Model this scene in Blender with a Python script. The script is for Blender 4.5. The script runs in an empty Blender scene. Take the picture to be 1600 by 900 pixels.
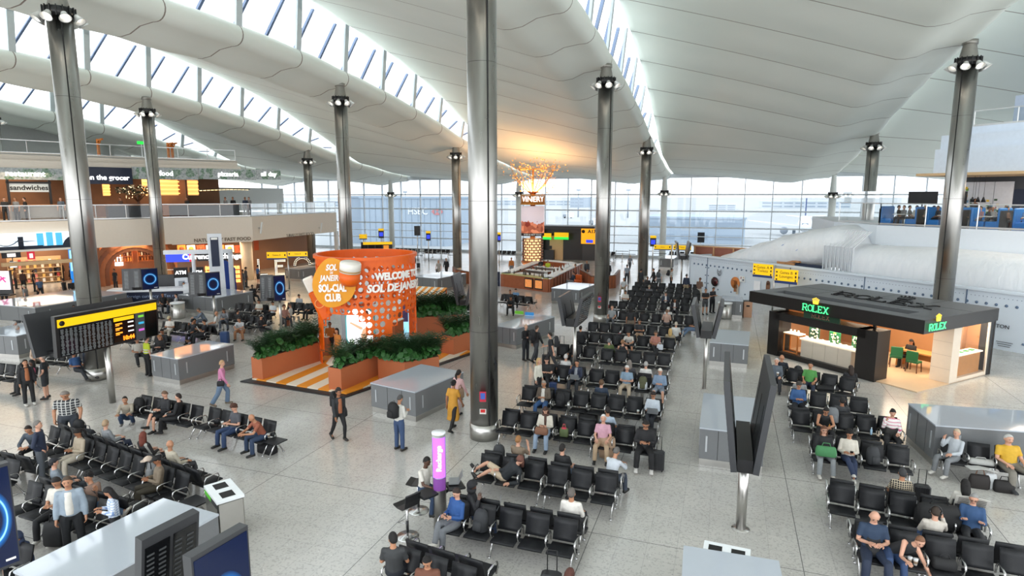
import bpy, bmesh, math, random
from mathutils import Vector, Matrix
R = random.Random(7)
PI = math.pi
SC = bpy.context.scene
COL = SC.collection
# ---------------------------------------------------------------- camera, sky, exposure
CAMP = (6.89, -16.99, 7.5); YAW = math.radians(19.373); PITCH = math.radians(8.6245); FPX = 956.0
cd = bpy.data.cameras.new('camera'); cam = bpy.data.objects.new('camera', cd); COL.objects.link(cam)
cam.location = CAMP; cam.rotation_euler = (PI/2-PITCH, 0, YAW)
cd.sensor_width = 36; cd.lens = FPX/1600*36; cd.clip_start = .05; cd.clip_end = 4000
SC.camera = cam
SC.view_settings.view_transform = 'Standard'; SC.view_settings.look = 'None'
SC.view_settings.gamma = 1; SC.view_settings.use_curve_mapping = False
SC.view_settings.exposure = 1.15
W = bpy.data.worlds.new('sky'); SC.world = W; W.use_nodes = True
SKY = 1.55
def sky_nodes():
 nt = W.node_tree; bg = nt.nodes['Background']
 tc = nt.nodes.new('ShaderNodeTexCoord'); sp = nt.nodes.new('ShaderNodeSeparateXYZ')
 rp = nt.nodes.new('ShaderNodeValToRGB')
 nt.links.new(tc.outputs['Generated'], sp.inputs[0]); nt.links.new(sp.outputs['Z'], rp.inputs[0])
 rp.color_ramp.elements[0].position = .0; rp.color_ramp.elements[0].color = (.97, .985, 1, 1)
 rp.color_ramp.elements[1].position = .6; rp.color_ramp.elements[1].color = (.88, .95, 1, 1)
 nt.links.new(rp.outputs[0], bg.inputs[0]); bg.inputs[1].default_value = SKY
sky_nodes()
cy = SC.cycles
cy.max_bounces = 8; cy.diffuse_bounces = 4; cy.glossy_bounces = 4; cy.transmission_bounces = 6; cy.transparent_max_bounces = 16
cy.caustics_reflective = False; cy.caustics_refractive = False; cy.sample_clamp_indirect = 6
cy.use_denoising = True
def area(name, loc, size, power, col=(1, 1, 1), rot=(0, 0, 0), sy=None):
 l = bpy.data.lights.new(name, 'AREA'); l.energy = power; l.color = col; l.shape = 'RECTANGLE'; l.size = size; l.size_y = sy or size
 o = bpy.data.objects.new(name, l); COL.objects.link(o); o.location = loc; o.rotation_euler = rot
 return o
# ---------------------------------------------------------------- photo pixel -> place in the hall
_cy, _sy, _cp, _sp = math.cos(YAW), math.sin(YAW), math.cos(PITCH), math.sin(PITCH)
def ray(x, y):
 dx, dy, dz = x-800., FPX, 450.-y
 f, u = dy*_cp+dz*_sp, -dy*_sp+dz*_cp
 return (dx*_cy-f*_sy, dx*_sy+f*_cy, u)
def G(x, y, z=0.):
 r = ray(x, y); t = (z-CAMP[2])/r[2]
 return Vector((CAMP[0]+r[0]*t, CAMP[1]+r[1]*t, z))
def onX(x, y, X):
 r = ray(x, y); t = (X-CAMP[0])/r[0]; return Vector((X, CAMP[1]+r[1]*t, CAMP[2]+r[2]*t))
def onY(x, y, Y):
 r = ray(x, y); t = (Y-CAMP[1])/r[1]; return Vector((CAMP[0]+r[0]*t, Y, CAMP[2]+r[2]*t))
# ---------------------------------------------------------------- materials
def lin(c):
 if isinstance(c, str): c = tuple(int(c[i:i+2], 16) for i in (0, 2, 4))
 return tuple(((v/255)/12.92 if v/255 <= .04045 else ((v/255+.055)/1.055)**2.4) for v in c)
MATS = {}
class NT:
 def __init__(s, name):
  s.m = bpy.data.materials.new(name); s.m.use_nodes = True; s.t = s.m.node_tree; s.b = s.t.nodes['Principled BSDF']
  s.out = s.t.nodes['Material Output']
 def n(s, kind, **kw):
  q = s.t.nodes.new('ShaderNode'+kind)
  for k, v in kw.items():
   if k.startswith('i_'): q.inputs[k[2:].replace('_', ' ')].default_value = v
   elif k.startswith('n_'): q.inputs[int(k[2:])].default_value = v
   else: setattr(q, k, v)
  return q
 def l(s, a, b): s.t.links.new(a, b)
 def math(s, op, a, b=None, c=None):
  q = s.n('Math', operation=op)
  for i, v in enumerate((a, b, c)):
   if v is None: continue
   if hasattr(v, 'node'): s.l(v, q.inputs[i])
   else: q.inputs[i].default_value = v
  return q.outputs[0]
 def mix(s, f, a, b):
  q = s.n('MixRGB')
  for i, v in zip((0, 1, 2), (f, a, b)):
   if hasattr(v, 'node'): s.l(v, q.inputs[i])
   else: q.inputs[i].default_value = v if i == 0 else (*v, 1)[:4]
  return q.outputs[0]
 def coord(s, which='Object'):
  return s.n('TexCoord').outputs[which]
def M(name, col=(200, 200, 200), rough=.5, metal=0, emit=0, noise=.06, scale=6., spec=.5, bump=0, ecol=None):
 if name in MATS: return MATS[name]
 k = NT(name); c = lin(col); b = k.b
 nz = k.n('TexNoise', i_Scale=scale, i_Detail=3.0); k.l(k.coord(), nz.inputs['Vector'])
 lo, hi = tuple(v*(1-noise) for v in c), tuple(min(1, v*(1+noise)) for v in c)
 cc = k.mix(nz.outputs[0], lo, hi)
 k.l(cc, b.inputs['Base Color'])
 b.inputs['Roughness'].default_value = rough; b.inputs['Metallic'].default_value = metal
 b.inputs['Specular IOR Level'].default_value = spec
 if emit:
  b.inputs['Emission Color'].default_value = (*lin(ecol or col), 1); b.inputs['Emission Strength'].default_value = emit
 if bump:
  bp = k.n('Bump', i_Strength=bump, i_Distance=.02); k.l(nz.outputs[0], bp.inputs['Height']); k.l(bp.outputs[0], b.inputs['Normal'])
 MATS[name] = k.m
 return k.m
def GLASS(name, tint=(1, 1, 1), refl=.08, rough=.0, haze=0, hcol=(1, 1, 1)):
 if name in MATS: return MATS[name]
 k = NT(name); k.t.nodes.remove(k.b)
 tr = k.n('BsdfTransparent'); tr.inputs[0].default_value = (*tint, 1)
 gl = k.n('BsdfGlossy'); gl.inputs[0].default_value = (1, 1, 1, 1); gl.inputs['Roughness'].default_value = rough
 fr = k.n('LayerWeight', i_Blend=.25)
 f = k.math('MULTIPLY_ADD', fr.outputs['Fresnel'], .5, refl)
 mx = k.n('MixShader'); k.l(f, mx.inputs[0]); k.l(tr.outputs[0], mx.inputs[1]); k.l(gl.outputs[0], mx.inputs[2])
 k.l(mx.outputs[0], k.out.inputs[0]); MATS[name] = k.m
 return k.m
# ---------------------------------------------------------------- mesh builder
class MB:
 def __init__(s): s.v = []; s.f = []; s.m = []; s.sm = []; s.mi = 0; s.T = None
 def add(s, vs, fs, smooth=False):
  o = len(s.v)
  if s.T is not None: vs = [s.T @ Vector(v) for v in vs]
  s.v += [tuple(v) for v in vs]
  for f in fs: s.f.append([i+o for i in f]); s.m.append(s.mi); s.sm.append(smooth)
  return s
 def box(s, c, d, rz=0, bev=0):
  x, y, z = d[0]/2, d[1]/2, d[2]/2; cs, sn = math.cos(rz), math.sin(rz)
  if bev:
   pts = [(-x+bev, -y), (x-bev, -y), (x, -y+bev), (x, y-bev), (x-bev, y), (-x+bev, y), (-x, y-bev), (-x, -y+bev)]
   ins = [(px*(1-bev/x), py*(1-bev/y)) for px, py in pts]
   rings = [[(px, py, -z+bev*0) for px, py in pts], [(px, py, z-bev) for px, py in pts], [(px, py, z) for px, py in ins]]
   vs = []; fs = []
   for r_ in rings:
    for (px, py, pz) in r_: vs.append((c[0]+px*cs-py*sn, c[1]+px*sn+py*cs, c[2]+pz))
   n = 8
   for k in range(2):
    for i in range(n): fs.append((k*n+i, k*n+(i+1) % n, (k+1)*n+(i+1) % n, (k+1)*n+i))
   fs.append(tuple(range(n-1, -1, -1))); fs.append(tuple(range(2*n, 3*n)))
   return s.add(vs, fs)
  vs = [(c[0]+a*x*cs-b*y*sn, c[1]+a*x*sn+b*y*cs, c[2]+e*z) for a in (-1, 1) for b in (-1, 1) for e in (-1, 1)]
  return s.add(vs, [(0, 1, 3, 2), (4, 6, 7, 5), (0, 4, 5, 1), (2, 3, 7, 6), (0, 2, 6, 4), (1, 5, 7, 3)])
 def bar(s, a, b, w, h=None, up=(0, 0, 1)):
  a, b = Vector(a), Vector(b); d = (b-a).normalized(); u = Vector(up)
  if abs(d.dot(u)) > .98: u = Vector((0, 1, 0))
  r = d.cross(u).normalized(); u = r.cross(d); h = h or w
  vs = [p+r*(i*w/2)+u*(j*h/2) for p in (a, b) for i, j in ((-1, -1), (1, -1), (1, 1), (-1, 1))]
  return s.add(vs, [(3, 2, 1, 0), (4, 5, 6, 7), (0, 1, 5, 4), (1, 2, 6, 5), (2, 3, 7, 6), (3, 0, 4, 7)])
 def loft(s, rings, caps=True, smooth=True, closed=True):
  n = len(rings[0]); vs = [p for r_ in rings for p in r_]; fs = []
  for k in range(len(rings)-1):
   for i in range(n if closed else n-1):
    j = (i+1) % n; fs.append((k*n+i, k*n+j, (k+1)*n+j, (k+1)*n+i))
  if caps: fs.append(tuple(range(n-1, -1, -1))); fs.append(tuple(range((len(rings)-1)*n, len(rings)*n)))
  return s.add(vs, fs, smooth)
 def lathe(s, prof, c=(0, 0, 0), n=16, caps=True, smooth=True, a0=0, a1=None):
  full = a1 is None; a1 = a0+2*PI if full else a1; m = n if full else n+1
  rings = [[(c[0]+r_*math.cos(a0+(a1-a0)*i/n), c[1]+r_*math.sin(a0+(a1-a0)*i/n), c[2]+z) for i in range(m)] for r_, z in prof]
  return s.loft(rings, caps, smooth, full)
 def cyl(s, c, r_, h, n=16, smooth=True): return s.lathe([(r_, 0), (r_, h)], c, n, True, smooth)
 def tube(s, pts, r_, n=8, caps=True, smooth=True):
  pts = [Vector(p) for p in pts]; rr = r_ if isinstance(r_, (list, tuple)) else [r_]*len(pts)
  rings = []; u = None
  for i, p in enumerate(pts):
   d = (pts[min(i+1, len(pts)-1)]-pts[max(i-1, 0)]).normalized()
   if u is None:
    u = Vector((0, 0, 1)) if abs(d.z) < .9 else Vector((0, 1, 0))
   a = d.cross(u).normalized(); u = a.cross(d)
   q = rr[i]; q = q if isinstance(q, tuple) else (q, q)
   rings.append([p+a*(math.cos(2*PI*k/n)*q[0])+u*(math.sin(2*PI*k/n)*q[1]) for k in range(n)])
  return s.loft(rings, caps, smooth)
 def prism(s, poly, z0, z1, smooth=False):
  n = len(poly)
  if sum(poly[i][0]*poly[(i+1) % n][1]-poly[(i+1) % n][0]*poly[i][1] for i in range(n)) < 0: poly = poly[::-1]
  return s.loft([[(x, y, z0) for x, y in poly], [(x, y, z1) for x, y in poly]], True, smooth)
 def quad(s, *p): return s.add(p, [tuple(range(len(p)))])
 def sphere(s, c, r_, n=10, m=6, sm=True):
  if not isinstance(r_, (tuple, list)): r_ = (r_, r_, r_)
  rings = [[(c[0]+r_[0]*math.sin(t)*math.cos(2*PI*i/n), c[1]+r_[1]*math.sin(t)*math.sin(2*PI*i/n), c[2]-r_[2]*math.cos(t)) for i in range(n)]
    for t in [max(.02, min(PI-.02, PI*k/m)) for k in range(m+1)]]
  return s.loft(rings, True, sm)
 def xf(s, m): s.T = m; return s
 def mesh(s, name):
  me = bpy.data.meshes.new(name); me.from_pydata(s.v, [], s.f)
  me.polygons.foreach_set('material_index', s.m); me.polygons.foreach_set('use_smooth', s.sm); me.update()
  return me
def link(name, data, par=None):
 o = bpy.data.objects.new(name, data); COL.objects.link(o)
 if par: o.parent = par
 return o
def obj(name, mb, mats, par=None):
 me = mb.mesh(name) if isinstance(mb, MB) else mb
 for m in (mats if isinstance(mats, (list, tuple)) else [mats]): me.materials.append(m)
 return link(name, me, par)
def tag(o, label, cat=None, group=None, kind=None):
 if label: o['label'] = label
 if cat: o['category'] = cat
 if group: o['group'] = group
 if kind: o['kind'] = kind
 return o
def thing(name, label, cat, loc=(0, 0, 0), rz=0, group=None):
 o = link(name, None); o.location = loc; o.rotation_euler = (0, 0, rz); o.empty_display_size = .1
 return tag(o, label, cat, group)
def struct(name, mb, mats, label=None):
 o = obj(name, mb, mats); o['kind'] = 'structure'
 if label: o['label'] = label
 return o
def dup(root, loc, rz=0, label=None, group=None):
 r_ = root.copy(); COL.objects.link(r_); r_.location = loc; r_.rotation_euler = (0, 0, rz)
 if label: r_['label'] = label
 if group: r_['group'] = group
 for ch in list(root.children):
  c = ch.copy(); COL.objects.link(c); c.parent = r_
  for g in list(ch.children):
   d = g.copy(); COL.objects.link(d); d.parent = c
 return r_
def text(s, size, ext=.01, bold=0, align='CENTER', shear=0):
 c = bpy.data.curves.new('letters', 'FONT'); c.body = s; c.size = size; c.extrude = ext; c.offset = bold; c.align_x = align; c.align_y = 'CENTER'; c.shear = shear
 c.resolution_u = 3
 o = bpy.data.objects.new('letters', c); me = bpy.data.meshes.new_from_object(o); bpy.data.objects.remove(o); bpy.data.curves.remove(c)
 me.materials.clear()
 return me
def letters(name, s, size, mat, par, loc, rot=(PI/2, 0, 0), ext=.01, bold=0, align='CENTER', shear=0):
 o = obj(name, text(s, size, ext, bold, align, shear), mat, par); o.location = loc; o.rotation_euler = rot
 return o
# everyday materials
WHITE = M('white_paint', (226, 230, 232), .45)
STEEL = M('satin_steel', (190, 188, 184), .32, 1, noise=.1, scale=3)
ALU = M('polished_aluminium', (205, 205, 205), .25, 1)
BLACK = M('black_plastic', (22, 22, 24), .4)
DARK = M('charcoal_panel', (52, 53, 56), .4)
RUBBER = M('black_rubber', (16, 16, 16), .7)
YELLOW = M('sign_yellow', (255, 200, 0), .5, emit=.2)
SIGNTXT = M('sign_black_lettering', (20, 18, 10), .5)
LITWHITE = M('lit_white', (255, 255, 255), .5, emit=1.1)
# ================================================================ THE SETTING
def floor_mat():
 k = NT('terrazzo_tiles'); co = k.coord(); sp = k.n('SeparateXYZ'); k.l(co, sp.inputs[0])
 def line(ax, period, w, off=0.):
  f = k.math('FRACT', k.math('ADD', k.math('DIVIDE', sp.outputs[ax], period), 100.5+off))
  return k.math('LESS_THAN', k.math('ABSOLUTE', k.math('SUBTRACT', f, .5)), w/period/2)
 j = k.math('MAXIMUM', line(0, .62, .007), line(1, .62, .007)); J = k.math('MAXIMUM', line(0, 4.34, .018), line(1, 4.34, .018))
 v = k.n('TexVoronoi', i_Scale=28.0); k.l(co, v.inputs['Vector'])
 v2 = k.n('TexVoronoi', i_Scale=9.0); k.l(co, v2.inputs['Vector'])
 nz = k.n('TexNoise', i_Scale=.9, i_Detail=4.0); k.l(co, nz.inputs['Vector'])
 wn = k.n('TexWhiteNoise'); sc = k.n('VectorMath', operation='SNAP'); sc.inputs[1].default_value = (.62, .62, 9); k.l(co, sc.inputs[0]); k.l(sc.outputs[0], wn.inputs['Vector'])
 base = k.mix(nz.outputs[0], lin((178, 175, 170)), lin((200, 197, 191)))
 base = k.mix(k.math('MULTIPLY', wn.outputs['Value'], .14), base, lin((160, 160, 160)))
 sepc = k.n('SeparateColor'); k.l(v.outputs['Color'], sepc.inputs[0])
 base = k.mix(k.math('MULTIPLY', k.math('LESS_THAN', sepc.outputs[0], .22), .28), base, lin((120, 118, 115)))
 sepd = k.n('SeparateColor'); k.l(v2.outputs['Color'], sepd.inputs[0])
 chip = k.math('MULTIPLY', k.math('LESS_THAN', v2.outputs['Distance'], .11), k.math('LESS_THAN', sepd.outputs[1], .5))
 base = k.mix(k.math('MULTIPLY', chip, .38), base, lin((92, 90, 88)))
 chip = k.math('MULTIPLY', k.math('LESS_THAN', v2.outputs['Distance'], .12), k.math('GREATER_THAN', sepd.outputs[1], .72))
 base = k.mix(k.math('MULTIPLY', chip, .45), base, lin((236, 234, 230)))
 base = k.mix(k.math('MULTIPLY', j, .45), base, lin((110, 110, 110))); base = k.mix(k.math('MULTIPLY', J, .8), base, lin((88, 88, 88)))
 k.l(base, k.b.inputs['Base Color'])
 ro = k.n('MapRange'); k.l(nz.outputs[0], ro.inputs[0]); ro.inputs[3].default_value = .13; ro.inputs[4].default_value = .25
 k.l(ro.outputs[0], k.b.inputs['Roughness']); k.b.inputs['Specular IOR Level'].default_value = .55
 return k.m
mb = MB(); mb.quad((-75, -34, 0), (45, -34, 0), (45, 59, 0), (-75, 59, 0)); struct('floor', mb, floor_mat())
# ---------------------------------------------------------------- roof: long bays sweeping from a high edge down to a rounded lip
def interp(tab, x):
 if x <= tab[0][0]: return tab[0][1]
 for (a, va), (b, vb) in zip(tab, tab[1:]):
  if x <= b:
   t = (x-a)/(b-a); t = t*t*(3-2*t)*.35+t*.65
   return va+(vb-va)*t
 return tab[-1][1]
LIP = [(-34, 15.0), (-15, 15.6), (4, 15.75), (10, 15.7), (15, 15.47), (19, 15.1), (23.5, 14.67), (28, 14.08), (32.5, 13.42), (37, 12.55), (42, 11.75), (47, 11.0), (54, 10.2), (59, 9.9)]
GLZ = [(-34, 2.3), (-10, 2.8), (4, 2.95), (15, 2.85), (19, 2.75), (23, 2.6), (28, 2.35), (32, 1.95), (36.5, 1.4), (40, .8), (43.5, .3), (46, .12), (59, .1)]
def HG(y): g_ = interp(GLZ, y); return g_+.55*min(1, g_/.8)
RIDGE = [-69.4, -52.0, -34.7, -17.4, 0.0, 17.2, 34.5]
PANEL = 4.66
def seam(y): return abs(math.sin(PI*(y-.35)/PANEL))
def ceil_mat():
 k = NT('stretched_ceiling_membrane'); co = k.coord(); sp = k.n('SeparateXYZ'); k.l(co, sp.inputs[0])
 f = k.math('FRACT', k.math('ADD', k.math('DIVIDE', k.math('SUBTRACT', sp.outputs[1], .35), PANEL), 20.5))
 j = k.math('LESS_THAN', k.math('ABSOLUTE', k.math('SUBTRACT', f, .5)), .008)
 nz = k.n('TexNoise', i_Scale=.25, i_Detail=2.0); k.l(co, nz.inputs['Vector'])
 c = k.mix(nz.outputs[0], lin((226, 232, 224)), lin((240, 243, 236)))
 c = k.mix(k.math('MULTIPLY', j, .85), c, lin((118, 100, 88)))
 k.l(c, k.b.inputs['Base Color']); k.b.inputs['Roughness'].default_value = .6; k.b.inputs['Specular IOR Level'].default_value = .2
 return k.m
CEIL = ceil_mat()
def bay_section(Xa, Xb, y, first):
 zl = interp(LIP, y); zu = zl+HG(y)-.1; s_ = seam(y)
 bl = .07*s_
 pts = []
 x0 = Xa+.4
 cr = Xb-2.9-.035*max(0, y-18)
 zc = zl-.98-bl*.9
 top = [(x0, zu+.25), (x0+.12, zu+.02), (x0+.5, zu-.06)]
 pts += top
 for t in (.06, .14, .25, .38, .52, .66, .78, .87, .93, .97):
  x = x0+.5+(cr-x0-.5)*t; z = (zu-.06)+(zc-zu+.06)*t
  z += .1*math.sin(PI*t) - bl*(.15+.85*t*t)*.7
  pts.append((x, z))
 pts += [(cr+.02, zc), (cr+.35, zc-.015), (cr+.9, zc+.06)]
 rr = .55+.045*s_; lx = Xb-.32
 zs = zl-rr*.98
 pts += [(lx-(lx-cr)*.4, zc+(zs-zc)*.75+.01), (lx-.25, zs)]
 for k in range(0, 11):
  a = -PI/2+PI*k/10
  pts.append((lx+rr*math.cos(a), zl+rr*math.sin(a)*.98))
 pts.append((lx-.5, zl+rr*.98))
 return pts
def build_bay(Xa, Xb, y0=-20.1, y1=58.6):
 mb = MB(); rings = []; n = int((y1-y0)/.4665)
 for i in range(n+1):
  y = y0+(y1-y0)*i/n
  rings.append([(x, y, z) for x, z in bay_section(Xa, Xb, y, False)])
 mb.loft(rings, False, True, False); return struct('ceiling', mb, CEIL)
for Xa, Xb in zip(RIDGE, RIDGE[1:]): build_bay(Xa, Xb)
# ---------------------------------------------------------------- rooflight glazing above every lip
POSTM = M('white_rooflight_post', (206, 214, 218), .5); STRUT = M('blue_grey_strut', (96, 116, 150), .5)
SKYGLASS = GLASS('rooflight_glass', (.97, .985, 1), .03)
for ri, X in enumerate(RIDGE[1:-1]):
 post = MB(); pane = MB(); strut = MB(); ys = [.35+PANEL*k for k in range(-4, 11)]
 for i, y in enumerate(ys):
  za, zb = interp(LIP, y)+.45, interp(LIP, y)+HG(y)+.05
  post.bar((X-.05, y, za-.1), (X+.25, y, zb+.1), .42, .14, up=(1, 0, 0))
  if i+1 < len(ys):
   y2 = ys[i+1]; zc, zd = interp(LIP, y2)+.45, interp(LIP, y2)+HG(y2)+.05
   pane.quad((X-.2, y, za-.25), (X-.2, y2, zc-.25), (X+.4, y2, zd+.15), (X+.4, y, zb+.15))
   for q in (.52, 1.0):
    ya = y+PANEL*q-2.4; yb = min(ya+1.7, 45)
    if yb > ya+.5:
     strut.bar((X-.3, ya, interp(LIP, ya)+.5), (X-.15, yb, interp(LIP, yb)+HG(yb)-.1), .2, .13)
 w = struct('window_%d' % (ri+2), pane, SKYGLASS)
 struct('trim_%d' % (ri*2+10), post, POSTM); struct('trim_%d' % (ri*2+11), strut, STRUT)
# ---------------------------------------------------------------- the glazed end wall
WY = 58.0
MULL = M('grey_white_mullion', (196, 204, 210), .45, .2)
WINGLASS = GLASS('dimming_window_glass', (.54, .57, .60), .03)  # tint added to dim the bright outdoors behind the glass
fr = MB(); x = -59.1
while x < 36:
 fr.box((x, WY, 4.9), (.09, .3, 9.8)); x += 2.94
for z, h in ((.15, .3), (1.72, .14), (2.69, .07), (3.74, .16), (5.66, .16), (7.57, .16), (9.75, .5)): fr.box((-12, WY-.02, z), (95, .22, h))
struct('trim_1', fr, MULL)
g_ = MB(); g_.quad((-59.5, WY+.05, 0), (35.5, WY+.05, 0), (35.5, WY+.05, 9.8), (-59.5, WY+.05, 9.8)); struct('window_1', g_, WINGLASS)
# ---------------------------------------------------------------- airfield outside
APRON = M('pale_concrete_apron', (176, 178, 178), .8, noise=.12, scale=.02)
mb = MB(); mb.quad((-2500, 58.8, -5), (2500, 58.8, -5), (2500, 3800, -5), (-2500, 3800, -5)); struct('airfield_ground', mb, APRON)
HAZY = M('hazy_blue_grey_cladding', (168, 182, 196), .7); HAZYD = M('hazy_slate_windows', (150, 164, 178), .4); PALE = M('haze_pale_cladding', (205, 212, 218), .7)  # distance haze is put into these pale base colours
def outbuilding(name, label, xl, xr, yt, Y, depth=40, mat=HAZY, bands=2, dark_left=0):
 a, b = onY(xl, yt, Y), onY(xr, yt, Y); top = a.z
 t = thing(name, label, 'building', ((a.x+b.x)/2, Y+depth/2, -5)); w = b.x-a.x; h = top+5
 m = MB(); m.box((0, 0, h/2), (w, depth, h)); m.box((0, 0, h+.25), (w+.6, depth+.6, .5)); obj('walls', m, mat, t)
 if bands:
  m = MB()
  for k in range(bands):
   z = h*(k+.55)/bands; n = max(3, int(w/9))
   for i in range(n): m.box((-w/2+w*(i+.5)/n, -depth/2-.05, z), (w/n*.8, .2, h/bands*.35))
  obj('window_band', m, HAZYD, t)
 return t, w, h, depth
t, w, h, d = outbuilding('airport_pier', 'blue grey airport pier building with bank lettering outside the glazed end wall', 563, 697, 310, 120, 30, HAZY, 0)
letters('lettering', 'HSBC', 2.3, M('haze_pale_lettering', (236, 238, 240), .6), t, (w*.18, -d/2-.15, h-3.2), bold=.05)  # pale tone stands in for outdoor haze
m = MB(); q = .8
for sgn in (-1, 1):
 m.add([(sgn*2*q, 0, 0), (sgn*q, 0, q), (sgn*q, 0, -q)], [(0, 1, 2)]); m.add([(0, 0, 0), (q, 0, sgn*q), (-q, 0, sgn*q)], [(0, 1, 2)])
o = obj('emblem', m, M('haze_pale_red', (205, 130, 130), .6), t); o.location = (w*.18+5.4, -d/2-.2, h-3.2)  # emblem red paled to imitate haze over the airfield
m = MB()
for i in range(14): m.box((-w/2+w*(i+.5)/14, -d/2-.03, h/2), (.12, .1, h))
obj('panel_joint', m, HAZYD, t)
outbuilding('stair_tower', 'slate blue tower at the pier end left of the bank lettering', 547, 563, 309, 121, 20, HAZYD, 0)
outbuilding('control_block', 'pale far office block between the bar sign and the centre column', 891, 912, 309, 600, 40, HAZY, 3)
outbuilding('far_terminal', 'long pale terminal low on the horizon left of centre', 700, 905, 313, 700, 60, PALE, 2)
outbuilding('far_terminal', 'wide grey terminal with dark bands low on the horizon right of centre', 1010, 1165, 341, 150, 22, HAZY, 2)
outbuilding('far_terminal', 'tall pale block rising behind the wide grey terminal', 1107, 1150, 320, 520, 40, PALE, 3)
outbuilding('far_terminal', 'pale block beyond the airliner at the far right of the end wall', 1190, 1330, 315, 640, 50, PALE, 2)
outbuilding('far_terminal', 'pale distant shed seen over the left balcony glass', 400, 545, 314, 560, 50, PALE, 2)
def mast(px, yt, Y, label):
 a = onY(px, yt, Y); t = thing('light_mast', label, 'mast', (a.x, Y, -5)); h = a.z+5
 m = MB(); m.lathe([(.45, 0), (.25, h)], n=8); obj('pole', m, HAZYD, t); m = MB(); m.box((0, 0, h), (2.6, .6, .8)); obj('lamp_head', m, HAZYD, t)
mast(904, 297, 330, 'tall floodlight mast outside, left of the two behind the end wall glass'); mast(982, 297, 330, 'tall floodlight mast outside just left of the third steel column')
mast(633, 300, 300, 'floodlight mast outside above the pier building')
# an airliner parked nose-in
PLW = M('white_aircraft_paint', (238, 240, 243), .3); ENG = M('grey_engine', (150, 158, 168), .4)
a = onY(1258, 350, 178); t = thing('airliner', 'white airliner parked nose-in outside the glazed end wall', 'aircraft', (a.x, 178, -5), math.radians(-6))
m = MB(); m.tube([(0, 0, 3.0), (0, .5, 3.2), (0, 1.6, 3.5), (0, 4, 3.75), (0, 26, 3.8), (0, 33, 4.6), (0, 37.5, 5.3)], [.15, .85, 1.45, 1.97, 1.97, 1.2, .3], 16); obj('fuselage', m, PLW, t)
for sgn in (-1, 1):
 m = MB(); m.loft([[(sgn*1.6, 11, 2.6), (sgn*1.6, 17.5, 2.7), (sgn*1.6, 17.5, 3.1), (sgn*1.6, 11, 3.3)], [(sgn*17, 20, 4.2), (sgn*17, 21.6, 4.2), (sgn*17, 21.6, 4.4), (sgn*17, 20, 4.4)]], True, False); obj('wing', m, PLW, t)
 m = MB(); m.tube([(sgn*5.75, 9.5, 1.75), (sgn*5.75, 10, 1.75), (sgn*5.75, 12, 1.8), (sgn*5.75, 14, 2)], [.95, 1.15, 1.15, .6], 14); obj('engine', m, ENG, t)
 m = MB(); m.box((sgn*3, 16.5, .8), (.9, 1.1, 1.6)); obj('main_gear', m, HAZYD, t)
 m = MB(); m.loft([[(sgn*.4, 32, 5), (sgn*.4, 36, 5.2), (sgn*.4, 36, 5.4), (sgn*.4, 32, 5.3)], [(sgn*6, 35, 5.6), (sgn*6, 36.5, 5.6), (sgn*6, 36.5, 5.75), (sgn*6, 35, 5.7)]], True, False); obj('tailplane', m, PLW, t)
m = MB(); m.prism([(30, 5.5), (36.5, 5.8), (38.5, 11.5), (36, 11.5)], -.2, .2); o = obj('tail_fin', m, M('navy_tail', (60, 78, 120), .4), t); o.rotation_euler = (PI/2, 0, PI/2)
m = MB(); m.box((0, 3.4, .9), (.5, .9, 1.8)); obj('nose_gear', m, HAZYD, t)
m = MB(); m.box((0, .95, 4.25), (1.7, .5, .45)); obj('cockpit_window', m, HAZYD, t)
def truck(px, py, Y, label, w=6):
 a = G(px, py, -5); t = thing('service_truck', label, 'truck', a, .3)
 m = MB(); m.box((.8, 0, 1.7), (w*.7, 2.3, 2.4), bev=.1); obj('cargo_box', m, PLW, t)
 m = MB(); m.box((-w*.36, 0, 1.25), (1.7, 2.1, 1.7), bev=.15); obj('cab', m, ENG, t)
 for dx in (-w*.33, w*.25):
  for sy in (-1, 1):
   q = MB(); q.tube([(dx, sy*.85, .45), (dx, sy*1.12, .45)], .45, 12); obj('wheel', q, RUBBER, t)
truck(1020, 345, 0, 'white service truck outside just left of the far white column'); truck(1085, 349, 0, 'white service truck outside, rightmost of the pair before the wide terminal'); truck(1120, 352, 0, 'white service truck outside nearest to the parked airliner')
truck(888, 341, 0, 'white van on the road outside left of the second steel column'); truck(930, 352, 0, 'white van outside seen right behind the second steel column', 5)
# ---------------------------------------------------------------- columns
def col_mat():
 k = NT('brushed_column_steel'); co = k.coord(); mp = k.n('Mapping'); mp.inputs['Scale'].default_value = (2.2, 2.2, .55); k.l(co, mp.inputs[0])
 nz = k.n('TexNoise', i_Scale=1.2, i_Detail=3.0); k.l(mp.outputs[0], nz.inputs['Vector'])
 sp = k.n('SeparateXYZ'); k.l(co, sp.inputs[0])
 f = k.math('FRACT', k.math('ADD', k.math('DIVIDE', sp.outputs[2], 3.9), .62)); j = k.math('LESS_THAN', k.math('ABSOLUTE', k.math('SUBTRACT', f, .5)), .0022)
 c = k.mix(nz.outputs[0], lin((146, 145, 143)), lin((186, 184, 180))); c = k.mix(k.math('MULTIPLY', j, .6), c, lin((70, 70, 70)))
 k.l(c, k.b.inputs['Base Color']); k.b.inputs['Metallic'].default_value = 1
 r_ = k.n('MapRange'); k.l(nz.outputs[0], r_.inputs[0]); r_.inputs[1].default_value = .3; r_.inputs[2].default_value = .7; r_.inputs[3].default_value = .24; r_.inputs[4].default_value = .42; k.l(r_.outputs[0], k.b.inputs['Roughness'])
 k.b.inputs['Anisotropic'].default_value = .5
 bp = k.n('Bump', i_Strength=.12, i_Distance=.05); k.l(nz.outputs[0], bp.inputs['Height']); k.l(bp.outputs[0], k.b.inputs['Normal'])
 return k.m
COLM = col_mat(); CONEM = M('grey_column_cone', (150, 148, 142), .4, .7); WCOL = M('white_column_paint', (205, 210, 208), .45)
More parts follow.
